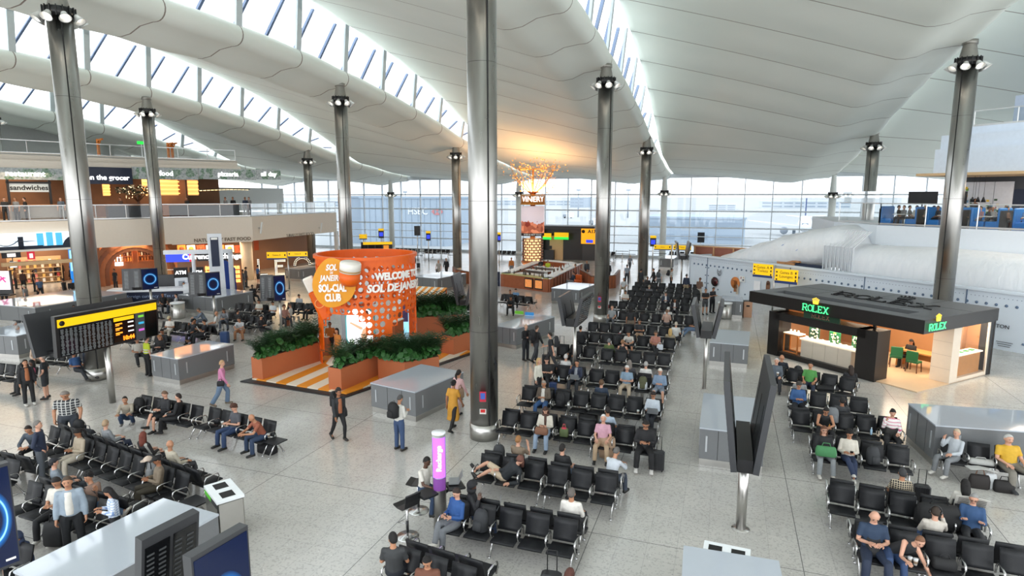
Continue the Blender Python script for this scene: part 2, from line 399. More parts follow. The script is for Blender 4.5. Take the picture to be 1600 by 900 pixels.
LENS = M('lit_floodlight_lens', (255, 244, 225), .4, emit=3.0); SHADE = M('white_reflector_shade', (225, 225, 222), .35, .2)
def flood_mesh():
 m = MB(); m.lathe([(.05, .16), (.09, .12), (.12, .02), (.20, -.16), (.215, -.17), (.19, -.155), (.11, .0)], n=12, caps=False); h = m.mesh('floodlight')
 h.materials.append(SHADE)
 m = MB(); m.lathe([(.115, -.005), (.085, -.035), (.001, -.05)], n=10, caps=False); l = m.mesh('lens'); l.materials.append(LENS)
 return h, l
FLOOD, FLENS = flood_mesh()
def column(x, y, lamp, top, label, steel=True, r_=.43, seam_at=None, group=None):
 t = thing('column', label, 'column', (x, y, 0))
 m = MB(); m.lathe([(r_, .02), (r_, lamp+.1)], n=40, caps=True); obj('shaft', m, COLM if steel else WCOL, t)
 m = MB(); m.lathe([(r_+.025, 0), (r_+.025, .5), (r_+.002, .5)], n=40); obj('base_collar', m, STEEL if steel else WCOL, t)
 if steel:
  a = math.atan2(CAMP[1]-y, CAMP[0]-x)+(.42 if seam_at is None else seam_at)
  m = MB(); m.xf(Matrix.Rotation(a, 4, 'Z')); m.box((r_+.001, 0, lamp/2+.25), (.012, .045, lamp-.5)); obj('dark_joint', m, RUBBER, t)
 m = MB(); m.lathe([(r_-.005, lamp+.1), (r_*.97, lamp+.12), (r_*.62, top-.02), (r_*.62, top)], n=32); obj('cone', m, CONEM if steel else WCOL, t)
 m = MB(); m.lathe([(r_*.75, top-.06), (r_*.75, top+.15)], n=24); obj('cap_plate', m, CONEM, t)
 R0 = r_+.05
 m = MB(); m.lathe([(R0-.03, lamp-.05), (R0+.04, lamp-.05), (R0+.04, lamp+.28), (R0-.03, lamp+.28)], n=32)
 for k in range(16):
  a = 2*PI*k/16; m.box((math.cos(a)*(R0+.05), math.sin(a)*(R0+.05), lamp+.12), (.05, .03, .4), a)
 obj('lamp_ring', m, BLACK, t)
 for k in range(8):
  a = 2*PI*(k+.5)/8; tilt = .62
  mx = Matrix.Translation((math.cos(a)*(R0+.2), math.sin(a)*(R0+.2), lamp-.08)) @ Matrix.Rotation(a, 4, 'Z') @ Matrix.Rotation(-tilt, 4, 'Y')
  f = link('floodlight', FLOOD, t); f.matrix_local = mx
  link('lens', FLENS, f)
 return t
Y1, Y2, Y3 = 18.6, 37.4, 56.1
column(0, 0, 14.0, 15.0, 'thick brushed steel column in the centre foreground', seam_at=.38)
column(-17.4, .4, 14.2, 15.0, 'leaning-looking steel column at left behind the departures board', seam_at=.1)
column(0, Y1, 13.72, 14.62, 'brushed steel column standing in the middle of the seating rows', seam_at=.75)
column(17.2, Y1, 13.6, 14.55, 'brushed steel column rising behind the watch kiosk', seam_at=-.45)
column(-17.6, Y1, 13.6, 14.6, 'brushed steel column behind the orange drum pavilion', seam_at=.2)
column(-34.6, Y1, 13.6, 14.6, 'steel column in front of the balcony near the currency booth', seam_at=.1)
column(-52, Y1, 13.7, 14.6, 'steel column at the far left above the balcony parapet')
column(0, Y3-Y1-.1, 11.24, 12.3, 'steel column just behind the last seating rows', seam_at=.7)
column(-17.9, Y2, 11.2, 12.2, 'steel column left of the thick centre one, far back', seam_at=.5)
column(-34.9, Y2, 11.0, 12.1, 'steel column rising behind the balcony corner glass', seam_at=.3)
column(17.1, Y2, 11.2, 12.15, 'steel column behind the white wrapped shopfront and upper glass', seam_at=-.3)
column(-.2, Y3, 7.75, 9.8, 'white column at the end wall behind the far seating rows', False, .36)
column(-17.9, Y3, 7.6, 9.8, 'white column at the end wall behind the bar tree', False, .36)
column(-36.1, Y3, 7.6, 9.8, 'white column at the end wall above the orange pavilion', False, .36)
column(17.2, Y3, 7.5, 9.7, 'white column at the end wall behind the wrapped shopfront', False, .36)
# ================================================================ LEFT BALCONY, shops under it and restaurants on it
BEIGE = M('beige_fascia_panel', (222, 213, 200), .55, noise=.03); GREYW = M('pale_grey_wall', (205, 208, 206), .6); WARMW = M('warm_shop_wall', (150, 108, 78), .6, noise=.15, scale=.6)
WOOD = M('light_oak', (188, 134, 86), .5, noise=.2, scale=3); DKWOOD = M('dark_timber', (92, 58, 38), .5, noise=.2, scale=3); TAN = M('tan_board', (205, 172, 130), .6)
BALGLASS = GLASS('balustrade_glass', (.92, .95, .95), .035)
FZ0, FZ1 = 3.54, 5.64
PM = [(-33.6, 40.2), (-32.4, 26.2), (-36.6, 20.2), (-40.6, 11.0), (-46.5, -3)]
PS = [(-36.6, 40.2), (-37.0, 28.6), (-41.6, 20.4), (-46.5, 11.0), (-52, -3)]
def wallstrip(mb, pl, z0, z1, th=.12, close=True):
 for (a, b), (c, d) in zip(pl, pl[1:]):
  v = Vector((c-a, d-b, 0)); n = Vector((-v.y, v.x, 0)).normalized()*th
  mb.loft([[(a, b, z0), (a+n.x, b+n.y, z0), (a+n.x, b+n.y, z1), (a, b, z1)], [(c, d, z0), (c+n.x, d+n.y, z0), (c+n.x, d+n.y, z1), (c, d, z1)]], True, False)
 return mb
def off(pl, k):
 o = []
 for i, p in enumerate(pl):
  a, b = pl[max(0, i-1)], pl[min(len(pl)-1, i+1)]; v = Vector((b[0]-a[0], b[1]-a[1])).normalized(); o.append((p[0]+v.y*k, p[1]-v.x*k))
 return o
def along(pl, d):
 for a, b in zip(pl, pl[1:]):
  L = math.hypot(b[0]-a[0], b[1]-a[1])
  if d <= L or b == pl[-1]: return Vector((a[0]+(b[0]-a[0])*d/L, a[1]+(b[1]-a[1])*d/L, 0)), math.atan2(a[1]-b[1], a[0]-b[0])
  d -= L
def hit(px, py, pl):                                   # where the sight line of a pixel crosses a vertical wall line
 r = ray(px, py); best = None; miss = 1e9
 for a, b in zip(pl, pl[1:]):
  ex, ey = b[0]-a[0], b[1]-a[1]; den = r[0]*ey-r[1]*ex
  if abs(den) < 1e-9: continue
  t = ((a[0]-CAMP[0])*ey-(a[1]-CAMP[1])*ex)/den; u = ((a[0]-CAMP[0])*r[1]-(a[1]-CAMP[1])*r[0])/den
  o_ = max(0, -u, u-1)
  if t > 0 and o_ < miss: miss = o_; best = (Vector((CAMP[0]+r[0]*t, CAMP[1]+r[1]*t, CAMP[2]+r[2]*t)), math.atan2(-ey, -ex))
 return best
struct('wall_balcony_front', wallstrip(MB(), PM, FZ0, FZ1, -.15), BEIGE)
mb = MB(); poly = off(PM, .12)+[(-62, -3), (-62, 40.2)]; mb.prism([(x, y) for x, y in poly], 3.62, 5.6); struct('floor_balcony', mb, M('balcony_slab', (176, 170, 162), .5))
mb = MB(); wallstrip(mb, [(-37.6, 40.2), (-38.2, 29.5), (-47, 23.5), (-53, 13), (-60, -3)], 0, 3.62, -.2); struct('wall_shop_back', mb, WARMW)
RAIL = M('satin_rail', (196, 198, 198), .3, .9)
def balustrade(name, label, pl, z, h=1.1, step=2.0, posts=True):
 t = thing(name, label, 'balustrade', (*pl[0], z))
 ox, oy = pl[0]; g = MB(); r_ = MB(); p_ = []
 for a, b in zip(pl, pl[1:]):
  g.quad((a[0]-ox, a[1]-oy, .05), (b[0]-ox, b[1]-oy, .05), (b[0]-ox, b[1]-oy, h), (a[0]-ox, a[1]-oy, h))
  r_.bar((a[0]-ox, a[1]-oy, h-.02), (b[0]-ox, b[1]-oy, h-.02), .06); r_.bar((a[0]-ox, a[1]-oy, .08), (b[0]-ox, b[1]-oy, .08), .05, .1)
  L = math.hypot(b[0]-a[0], b[1]-a[1]); n = max(1, int(L/step))
  for i in range(n+1): p_.append((a[0]+(b[0]-a[0])*i/n-ox, a[1]+(b[1]-a[1])*i/n-oy))
 obj('glass_panel', g, BALGLASS, t); obj('handrail', r_, RAIL, t)
 if posts:
  for x, y in p_:
   m = MB(); m.box((x, y, h/2), (.05, .05, h)); obj('post', m, RAIL, t)
 return t
balustrade('glass_balustrade', 'long glass balustrade with steel rail along the left restaurant balcony', off(PM, .12), FZ1, 1.15)
# upper slab with its parapet, planted sign band and top railing
PU = off([(-33.9, 27.0), (-37.4, 21.2), (-41.5, 11.5), (-47.5, -3)], .3)
mb = MB(); wallstrip(mb, PU, 9.35, 10.0, -.2); wallstrip(mb, off(PU, .9), 10.0, 10.55, -.2); struct('wall_balcony_parapet', mb, BEIGE)
mb = MB(); mb.prism(PU+[(-62, -3), (-62, 27.0)], 9.3, 9.4); mb.prism(off(PU, .9)+[(-62, -3), (-62, 27.0)], 10.4, 10.5); struct('floor_upper_roof', mb, GREYW)
balustrade('roof_railing', 'thin white railing on top of the left parapet under the rooflights', off(PU, 1.4), 10.5, 1.0, 2.2)
mb = MB(); wallstrip(mb, off(PU, 7.5), 5.6, 9.3, -.2); mb.box((-44, 24.3, 7.5), (13, .2, 3.7)); struct('wall_restaurant', mb, M('restaurant_back_wall', (120, 84, 60), .7, noise=.45, scale=.7))
mb = MB(); mb.box((-50, 38, 7.0), (.3, 27, 2.8)); mb.box((-63, 10, 8), (.3, 60, 16)); struct('wall_left', mb, GREYW)
def foliage_mat():
 k = NT('planted_sign_band'); co = k.coord(); nz = k.n('TexNoise', i_Scale=1.8, i_Detail=6.0); k.l(co, nz.inputs['Vector']); nb = k.n('TexVoronoi', i_Scale=6.0); k.l(co, nb.inputs['Vector'])
 f = k.math('GREATER_THAN', nz.outputs[0], .53); c = k.mix(f, lin((120, 128, 130)), lin((24, 84, 44))); c = k.mix(k.math('MULTIPLY', nb.outputs['Distance'], .35), c, lin((232, 238, 236)))
 k.l(c, k.b.inputs['Base Color']); k.l(c, k.b.inputs['Emission Color']); k.b.inputs['Emission Strength'].default_value = .08; return k.m
PLANT = foliage_mat()
def wallsign(name, label, cat, x0, x1, y0, y1, pl, mat, txt=None, tsize=.4, tmat=LITWHITE, th=.12, tx=0, tz=0, bold=.01):
 """a board on the wall line pl that fills the pixel box x0..x1, y0..y1"""
 (a, ra), (b, rb) = hit(x0, (y0+y1)/2, pl), hit(x1, (y0+y1)/2, pl); c = (a+b)/2; w = (b-a).length
 rz = math.atan2(b.y-a.y, b.x-a.x); top, bot = hit((x0+x1)/2, y0, pl)[0].z, hit((x0+x1)/2, y1, pl)[0].z
 t = thing(name, label, cat, (c.x, c.y, (top+bot)/2), rz); h = top-bot
 m = MB(); m.box((0, -th/2, 0), (w, th, h)); obj('board', m, mat, t)
 if txt: letters('lettering', txt, tsize, tmat, t, (tx*w, -th-.02, tz*h), bold=bold)
 return t, w, h
PUF = off(PU, -.12)
for x0, x1, s_, lab in [(-60, 99, 'restaurant', 'planted sign band with white word restaurant at the far left'), (206, 309, 'food', 'planted sign band right of the navy grocer sign'), (310, 399, 'pizzeria', 'planted sign band reading pizzeria at the right end of the balcony'), (400, 438, 'all day', 'short planted sign panel at the very right end of the parapet')]:
 pl = PUF
 wallsign('planted_sign', lab, 'sign', x0, x1, 262 if x0 < 300 else 264, 280.5, pl, PLANT, s_, .55, tx=.0 if x0 > 0 else .1)
wallsign('grocer_sign', 'navy hanging sign ending in the grocer in white lettering', 'sign', 100, 206, 261, 287.5, off(PU, -.3), M('navy_sign_board', (16, 28, 54), .4), 'john the grocer', .52, tx=.08, tz=-.12)
t, w, h = wallsign('sandwich_sign', 'lit grey sign reading sandwiches in a black frame', 'sign', 12, 77, 287, 300, off(PU, 1.2), M('lit_grey_sign', (205, 214, 214), .5, emit=.1), 'sandwiches', .5, SIGNTXT)
for sx in (-1, 1):
 m = MB(); m.box((sx*w/2, -.1, -.6), (.14, .2, 2.6)); obj('frame_post', m, BLACK, t)
m = MB(); m.box((0, -.1, h/2+.08), (w+.2, .2, .14)); obj('frame_beam', m, BLACK, t)
AMBER = M('lit_amber_shelf', (255, 176, 92), .6, emit=1.1)
for i, (x0, x1, y0, y1, lab) in enumerate([(160, 171, 288, 306, 'narrow amber lit shelf panel behind the first steel column'), (222, 309, 281, 305, 'wide amber lit slatted panel above the balcony bar')]):
 t, w, h = wallsign('lit_shelf_panel', lab, 'shelf', x0, x1, y0, y1, off(PU, 2.2 if i else 4), M('amber_backing', (226, 168, 100), .6, emit=.5))
 for k in range(4):
  m = MB(); m.box((0, -.2, -h/2+h*(k+.5)/4), (w, .12, h*.07)); obj('slat', m, AMBER, t)
area('restaurant_ceiling_light', (-42.5, 13, 9.1), 5, 260, (1, .72, .45), (0, 0, math.radians(66)), 14); area('restaurant_ceiling_light', (-40, 22, 9.1), 3, 90, (1, .75, .5))
# balcony furniture
def counter_run(name, label, x0, x1, k, z, h=1.1, dep=.8, mat=M('dark_slate_counter', (46, 50, 58), .5), top=WOOD):
 a, b = hit(x0, 320, off(PM, k))[0], hit(x1, 320, off(PM, k))[0]; c = (a+b)/2; rz = math.atan2(b.y-a.y, b.x-a.x); w = (b-a).length
 t = thing(name, label, 'counter', (c.x, c.y, z), rz); m = MB(); m.box((0, 0, h/2-.03), (w, dep, h-.06)); obj('front', m, mat, t); m = MB(); m.box((0, 0, h-.02), (w+.1, dep+.15, .08)); obj('worktop', m, top, t)
 return t, w
counter_run('bar_counter', 'long dark balcony bar counter with timber top left of the small column', 166, 244, 1.6, FZ1)
counter_run('bar_counter', 'dark balcony bar counter right of the small column', 264, 372, 1.5, FZ1)
counter_run('servery', 'grey servery counter under the sandwiches sign', 15, 108, 2.0, FZ1, 1.15, .9, M('grey_servery', (150, 148, 146), .4))
def leafy_tree(px, py, pl, label):
 p = hit(px, py, pl)[0]; t = thing('fairy_light_tree', label, 'tree', (p.x, p.y, FZ1))
 m = MB(); m.tube([(0, 0, 0), (.05, 0, .9), (-.05, .05, 1.7), (0, 0, 2.3)], [.16, .12, .1, .05], 7)
 for a in range(6): m.tube([(0, 0, 1.3), (math.cos(a)*.6, math.sin(a)*.6, 2.0), (math.cos(a)*1.3, math.sin(a)*1.3, 2.35)], [.06, .04, .02], 5)
 obj('trunk', m, DKWOOD, t); m = MB()
 for i in range(420):
  a, r_ = R.uniform(0, 2*PI), 1.55*math.sqrt(R.random()); c = Vector((r_*math.cos(a), r_*math.sin(a), 2.25+R.uniform(-.55, .6)*(1-r_/2.2))); d = Vector((R.uniform(-1, 1), R.uniform(-1, 1), R.uniform(-.6, .6))).normalized()*.17; e = d.cross(Vector((R.random(), R.random(), 1))).normalized()*.07
  m.quad(c-d, c+e, c+d, c-e)
 obj('foliage', m, M('dark_leaf', (34, 44, 30), .6, noise=.3), t); m = MB()
 for i in range(40):
  a, r_ = R.uniform(0, 2*PI), 1.5*math.sqrt(R.random()); m.sphere((r_*math.cos(a), r_*math.sin(a), 2.2+R.uniform(-.6, .5)), .03, 5, 3)
 obj('fairy_lights', m, M('warm_fairy_light', (255, 214, 150), .5, emit=3), t)
leafy_tree(216, 318, off(PM, 3.0), 'dark leafy tree wound with fairy lights on the balcony')
m = MB(); pts = [hit(px, 296, off(PM, 2.0))[0]+Vector((0, 0, .05*math.sin(px))) for px in range(312, 394, 6)]; m.tube(pts, .05, 5); [m.tube([q_, q_+Vector((0, 0, 9.35-q_.z))], .012, 4) for q_ in pts[::6]]; o = obj('light_garland', m, M('dark_leaf'), None); tag(o, 'leafy garland of fairy lights strung over the balcony right end', 'garland')
for i, p in enumerate(pts[:-1]):
 for q in (.2, .6):
  m = MB(); m.sphere(p+(pts[i+1]-p)*q+Vector((0, -.05, -.06)), .035, 5, 3); obj('bulb', m, M('warm_fairy_light'), o)
# exit sign and davit hoists above the parapet
t, w, h = wallsign('exit_sign', 'small lit green exit sign above the left parapet', 'sign', 214, 227, 221, 225.5, off(PU, 3), M('lit_green', (30, 200, 60), .5, emit=.8)); m = MB(); m.box((0, 0, -.75), (.06, .06, 1.3)); obj('post', m, RAIL, t)
for px, lab in ((154, 'orange hoist post on the roof right behind the first steel column'), (263, 'orange hoist post, first of the pair right of the second column'), (269, 'orange hoist post, second of the pair right of the second column')):
 p = hit(px, 235, off(PU, 3))[0]; t = thing('hoist', lab, 'hoist', (p.x, p.y, 10.5)); m = MB(); m.box((0, 0, .75), (.16, .16, 1.5)); obj('post', m, M('hoist_orange', (214, 120, 36), .5), t)
 m = MB(); m.bar((0, 0, 1.4), (.8, -.2, 1.45), .12); m.bar((0, 0, .9), (.5, -.12, 1.4), .07); obj('arm', m, M('hoist_orange'), t)
# ---------------------------------------------------------------- duty free, whisky arch, fast food under the balcony
def shoplight(px, py, z, power, col, size=3): p = G(px, py); area('shop_ceiling_light', (p.x, p.y, z), size, power, col)
shoplight(60, 447, 3.45, 150, (1, .8, .6), 5); shoplight(205, 444, 3.3, 110, (1, .68, .42), 3); shoplight(330, 440, 3.4, 150, (1, .7, .45), 4); shoplight(450, 430, 3.4, 190, (1, .68, .38), 4)
PSF = off(PS, -.15); PMF = off(PM, -.25)
def skyline_mat():
 k = NT('lit_sky_screen'); nz = k.n('TexNoise', i_Scale=.5, i_Detail=4.0); k.l(k.coord(), nz.inputs['Vector']); c = k.mix(nz.outputs[0], lin((196, 226, 246)), lin((250, 252, 255))); k.l(c, k.b.inputs['Emission Color']); k.l(c, k.b.inputs['Base Color']); k.b.inputs['Emission Strength'].default_value = .4; return k.m
t, w, h = wallsign('skyline_screen', 'long lit screen with a dark city skyline over the duty free shop', 'screen', -60, 124, 364, 390, PMF, skyline_mat())
DKN = M('skyline_navy', (20, 32, 52), .5); LB = M('skyline_blue', (78, 176, 226), .5, emit=.3)
m = MB(); xs = -w/2
while xs < w/2:
 ww = R.uniform(.5, 1.4); hh = R.choice((.12, .18, .25, .35, .2)); m.box((xs+ww/2, -.16, -h/2+hh/2), (ww, .05, hh)); xs += ww
for tx in (-.28*w, -.03*w): m.box((tx, -.16, -h/2+.45), (.3, .05, .9)); m.prism([(tx-.15, .0), (tx+.15, .0), (tx, .35)], 0, .02)
for i in range(20):
 a = -.28*w+.25*w*i/20; b = a+.25*w/20; f = lambda q: -h/2+.3+.5*(2*((q+.28*w)/(.25*w))-1)**2; m.bar((a, -.16, f(a)), (b, -.16, f(b)), .05)
m.lathe([(.9, 0), (.001, .02)], (0, 0, 0), 4)
m.add([(w*.47+.9*math.cos(a), -.16, -h/2+.9*math.sin(a)) for a in [PI*k/10 for k in range(11)]], [tuple(range(11))])
obj('skyline', m, DKN, t); m = MB()
for k in range(3): m.box((w*.14+.55*k, -.15, -h/2+.6), (.38, .05, 1.0+.1*(k == 1)))
obj('towers', m, LB, t)
m = MB(); a, b = hit(0, 394, off(PM, -.1))[0], hit(128, 392, off(PM, -.1))[0]; m.bar((a.x, a.y, 2.72), (b.x, b.y, 2.72), .5, .25); struct('trim_2', m, TAN)
t, w, h = wallsign('blue_totem', 'tall light-to-dark blue lit totem at the duty free entrance', 'screen', 109, 123, 389, 447, off(PM, 1.5), M('totem_deep_blue', (24, 112, 190), .5, emit=.55), th=.25)
m = MB(); m.box((0, -.28, h*.2), (w*.96, .05, h*.56)); obj('upper_panel', m, M('totem_light_blue', (150, 214, 240), .5, emit=.55), t); z_ = t.location.z; m = MB(); m.box((0, -.12, -z_/2-h/4), (w, .25, z_-h/2+.02)); obj('base', m, DARK, t)
t, w, h = wallsign('poster_stand', 'tall lit poster with pink brush strokes in a black frame at the left edge', 'poster', -14, 20, 423, 459, [(-60, 2), (-28, 15)], BLACK)
m = MB(); m.box((0, -.15, .15), (w*.88, .05, h*.8)); obj('poster', m, M('pale_pink_poster', (236, 224, 228), .5, emit=.5), t)
m = MB()
for k in range(7): m.bar((R.uniform(-.3, .3)*w, -.19, R.uniform(-.2, .35)*h), (R.uniform(-.3, .3)*w, -.19, R.uniform(-.2, .35)*h), .05*w)
obj('brush_stroke', m, M('magenta_stroke', (200, 70, 140), .5, emit=.3), t); m = MB(); m.box((0, 0, -h*.55), (w*.9, .5, .08)); obj('foot', m, BLACK, t)
def bottlemesh(col, name, h=.3, r_=.045):
 m = MB(); m.lathe([(r_*.9, 0), (r_, .02), (r_, h*.6), (r_*.35, h*.75), (r_*.35, h), (r_*.2, h)], n=8); me = m.mesh(name); me.materials.append(M(name+str(col), col, .3)); return me
def boxmesh(col, name, d=(.12, .1, .2)):
 m = MB(); m.box((0, 0, d[2]/2), d, bev=.008); me = m.mesh(name); me.materials.append(M(name+str(col), col, .5)); return me
PROD = [boxmesh(c, 'product_box') for c in ((236, 226, 206), (180, 60, 50), (230, 190, 110), (60, 60, 70), (240, 240, 236), (210, 130, 120))]
BOTT = [bottlemesh(c, 'whisky_bottle') for c in ((196, 110, 40), (230, 160, 70), (120, 60, 26), (226, 210, 180))]
def shelf_unit(label, loc, rz, w, h, n, stock, sname, slabel, group, per, mat=TAN, cat='shelf', d=.4):
 t = thing('shelf_unit', label, cat, loc, rz)
 m = MB(); m.box((0, d/2, h/2), (w, .04, h)); obj('back_panel', m, mat, t)
 for sx in (-1, 1):
  m = MB(); m.box((sx*w/2, .0, h/2), (.05, d, h)); obj('side_panel', m, mat, t)
 for k in range(n):
  z = .12+(h-.25)*k/n; m = MB(); m.box((0, 0, z), (w, d, .04)); obj('shelf', m, mat, t)
  for i in range(per):
   x = -w/2+w*(i+.5)/per+R.uniform(-.02, .02); o = link(sname, R.choice(stock)); o.location = Vector(loc)+Matrix.Rotation(rz, 3, 'Z') @ Vector((x, -.05, z+.021)); o.rotation_euler = (0, 0, rz+R.uniform(-.2, .2)); o.scale = (1.6, 1.4, R.uniform(1.2, 1.7))
   tag(o, slabel, 'bottle' if 'bottle' in sname else 'box', group)
 return t
def face(p): return math.atan2(CAMP[1]-p.y, CAMP[0]-p.x)+PI/2
for px, py, w, h, slab_, lab in [(58, 443, 3.6, 2.3, 'middle', 'wide stocked shelf unit in the middle of the duty free shop'), (20, 440, 2.2, 2.0, 'left', 'stocked shelf unit at the left of the duty free shop'), (96, 436, 2.6, 2.2, 'right', 'stocked shelf unit beside the blue totem in the duty free shop')]:
 p = G(px, py); shelf_unit(lab, p, face(p), w, h, 5, PROD, 'product_box', 'small colourful product box on the '+slab_+' duty free shelf', 'boxes on the '+slab_+' duty free shelf', 7)
for x0, x1, y0, y1, c, lab in [(2, 32, 392, 403, (34, 34, 36), 'black and white picture panel at the left of the duty free shop'), (42, 54, 391, 405, (190, 40, 56), 'red lit advert above the middle duty free shelves'), (15, 26, 409, 418, (210, 222, 226), 'small white lit advert in the duty free shop')]:
 t, w, h = wallsign('advert_board', lab, 'poster', x0, x1, y0, y1, off(PM, 3.2), M('advert%s' % (c,), c, .5, emit=.4)); m = MB(); m.box((0, -.14, -.1*h), (w*.45, .04, h*.5)); obj('picture', m, M('advert_pale', (240, 232, 226), .5, emit=.5), t); z_ = 3.6-t.location.z; m = MB(); m.box((0, 0, z_/2), (.05, .05, z_)); obj('hanger', m, DARK, t)
# whisky shop: nested timber arches round a lit niche
p, rz = hit(212, 410, off(PS, -.5)); t = thing('whisky_arch', 'brown nested timber archway lit orange round a wall of bottles', 'archway', (p.x, p.y, 0), face(p))
ORW = M('orange_lit_timber', (172, 108, 64), .5, noise=.25, scale=1.5)  # orange shop lighting put into the brown timber's base colour
for k in range(4):
 r_ = 2.1+.33*k; y = -.25*k; m = MB(); pts = [(r_, y, 0), (r_, y, 1.0)]+[(r_*math.cos(a), y, 1.0+r_*.95*math.sin(a)) for a in [PI*i/16 for i in range(1, 16)]]+[(-r_, y, 1.0), (-r_, y, 0)]
 for a, b in zip(pts, pts[1:]): m.bar(a, b, .32, .26, up=(0, 1, 0))
 obj('arch_ring', m, ORW if k % 2 else M('brown_timber_ring', (132, 82, 52), .5, noise=.2), t)
m = MB(); m.box((0, .6, 1.6), (5, .1, 3.2)); obj('back_panel', m, M('copper_back', (178, 104, 56), .45, noise=.25, scale=1), t)
m = MB(); m.box((-1.2, .3, 2.1), (.6, .08, 1.0)); obj('lit_panel', m, LITWHITE, t)
q = thing('whisky_name_sign', 'white lit lettering over the whisky archway', 'sign', p+Vector((0, 0, 3.25)), face(p)); letters('lettering', 'GLENMORANGIE', .42, LITWHITE, q, (-.7, -1.6, 0), bold=.012)
for k, (px, py) in enumerate([(205, 444), (231, 443)]):
 pp = p+Matrix.Rotation(face(p), 3, 'Z') @ Vector(((-.95, .95)[k], .1, 0)); shelf_unit('copper bottle shelf %s inside the whisky archway' % ('at the left', 'at the right')[k], pp, face(p), 1.5, 2.4, 5, BOTT, 'whisky_bottle', 'amber bottle on the copper shelf %s in the whisky archway' % ('at the left', 'at the right')[k], 'bottles on the %s whisky shelf' % ('left', 'right')[k], 7, M('copper_shelf', (196, 112, 60), .4))
# fast food counters
t, w, h = wallsign('food_sign_band', 'beige sign band reading naturally fast food over the left servery', 'sign', 268, 394, 370, 380, off(PM, .1), BEIGE, 'NATURALLY FAST FOOD', .4, M('brown_lettering', (112, 98, 80), .6), tx=.12)
FOODC = [(226, 120, 40), (236, 210, 170), (200, 70, 30), (240, 226, 200)]
for i in range(7):
 x0 = 277+15*i; t, w, h = wallsign('menu_board', 'lit food menu board, %s in the row under the beige sign band' % ('first second third fourth fifth sixth seventh'.split()[i]), 'menu board', x0, x0+13, 383, 394, off(PM, 2.6), M('menu%d' % (i % 4), FOODC[i % 4], .5, emit=.55)); m = MB(); m.lathe([(h*.3, 0), (.001, .01)], n=12); o = obj('dish_picture', m, M('menu_dish%d' % (i % 2), ((150, 70, 30), (222, 160, 60))[i % 2], .5, emit=.3), t); o.location = (0, -.14, 0); o.rotation_euler = (PI/2, 0, 0); m = MB(); m.box((0, 0, (3.6-t.location.z)/2), (.04, .04, 3.6-t.location.z)); obj('hanger', m, DARK, t)
p = G(388, 437); m = MB(); m.lathe([(.5, 0), (.5, 3.6)], n=24); o = struct('wall_round_pier', m, M('cream_pier', (226, 206, 178), .5)); o.location = p
p = G(330, 441)+Vector((-1.5, 1, 0)); t = thing('food_servery', 'timber servery counter of the fast food shop behind the currency booth', 'counter', p, face(p)); m = MB(); m.box((0, 0, .55), (6.5, .8, 1.1)); obj('front', m, WOOD, t); m = MB(); m.box((0, 0, 1.12), (6.6, .9, .06)); obj('worktop', m, WHITE, t)
# LEON marquee letters
BULB = M('marquee_bulb', (255, 240, 214), .5, emit=2.5); bm_ = MB(); bm_.sphere((0, 0, 0), .055, 6, 4); BULBME = bm_.mesh('bulb'); BULBME.materials.append(BULB)
LET = {'L': ['1000', '1000', '1000', '1000', '1000', '1111'], 'E': ['1111', '1000', '1110', '1000', '1000', '1111'], 'O': None}
for ch, px0, px1, py0, py1 in (('L', 403, 417, 404, 432), ('E', 430, 446, 405, 430), ('O', 459, 486, 400, 427)):
 w0 = hit((px0+px1)/2, (py0+py1)/2, off(PM, .3))[0]; hh = hit((px0+px1)/2, py0, off(PM, .3))[0].z-hit((px0+px1)/2, py1, off(PM, .3))[0].z; d = (w0-Vector(CAMP)).length; ww = (px1-px0)*d/FPX*.97
 t = thing('marquee_letter', 'large black marquee letter %s edged with light bulbs' % ch, 'sign', w0, face(w0)); m = MB(); pts = []
 if ch == 'O':
  m.xf(Matrix.Rotation(PI/2, 4, 'X')); m.lathe([(hh*.33, -.1), (hh*.5, -.1), (hh*.5, .1), (hh*.33, .1), (hh*.33, -.1)], n=28, caps=False)
  pts = [(hh*q*math.cos(a), -.14, hh*q*math.sin(a)) for q, n in ((.46, 26), (.37, 22)) for a in [2*PI*i/n for i in range(n)]]
 else:
  g = LET[ch]; cw, chh = ww/4, hh/6
  for r_, row in enumerate(g):
   for c, v in enumerate(row):
    if v == '1':
     x, z = -ww/2+cw*(c+.5), hh/2-chh*(r_+.5); m.box((x, 0, z), (cw*1.02, .2, chh*1.02)); pts += [(x-cw*.25, -.14, z+chh*.25), (x+cw*.25, -.14, z+chh*.25), (x-cw*.25, -.14, z-chh*.25), (x+cw*.25, -.14, z-chh*.25)]
 obj('letter_body', m, BLACK, t)
 m = MB(); m.box((0, 0, -w0.z/2-hh/4), (ww*.9, .3, w0.z-hh/2+.02)); m.v = [(x, y, max(-w0.z, min(z, -hh/2+.01))) for x, y, z in m.v]; obj('plinth', m, BLACK, t)
 for q in pts:
  b = link('bulb', BULBME, t); b.location = q; b.scale = (.5, .5, .5)
p = hit(455, 400, off(PM, .5))[0]; letters_t = thing('food_sign_lettering', 'small grey lettering on the pale balcony face over the marquee letters', 'sign', hit(463, 367, PM)[0]+Vector((.18, 0, 0)), PI/2*.98); letters('lettering', 'NATURALLY FAST FOOD', .42, M('grey_lettering', (120, 118, 112), .6), letters_t, (0, 0, 0))
for px, lab in ((404, 'slim white bracket light on the balcony face, nearer one'), (498, 'slim white bracket light on the balcony face, farther one')):
 q = hit(px, 356, PM)[0]; t = thing('bracket_light', lab, 'lamp', q+Vector((.2, 0, 0)), 0); m = MB(); m.bar((0, 0, -.5), (.12, .1, .5), .1); obj('body', m, WHITE, t); m = MB(); m.bar((.03, 0, 0), (-.26, 0, 0), .06); obj('arm', m, RAIL, t)
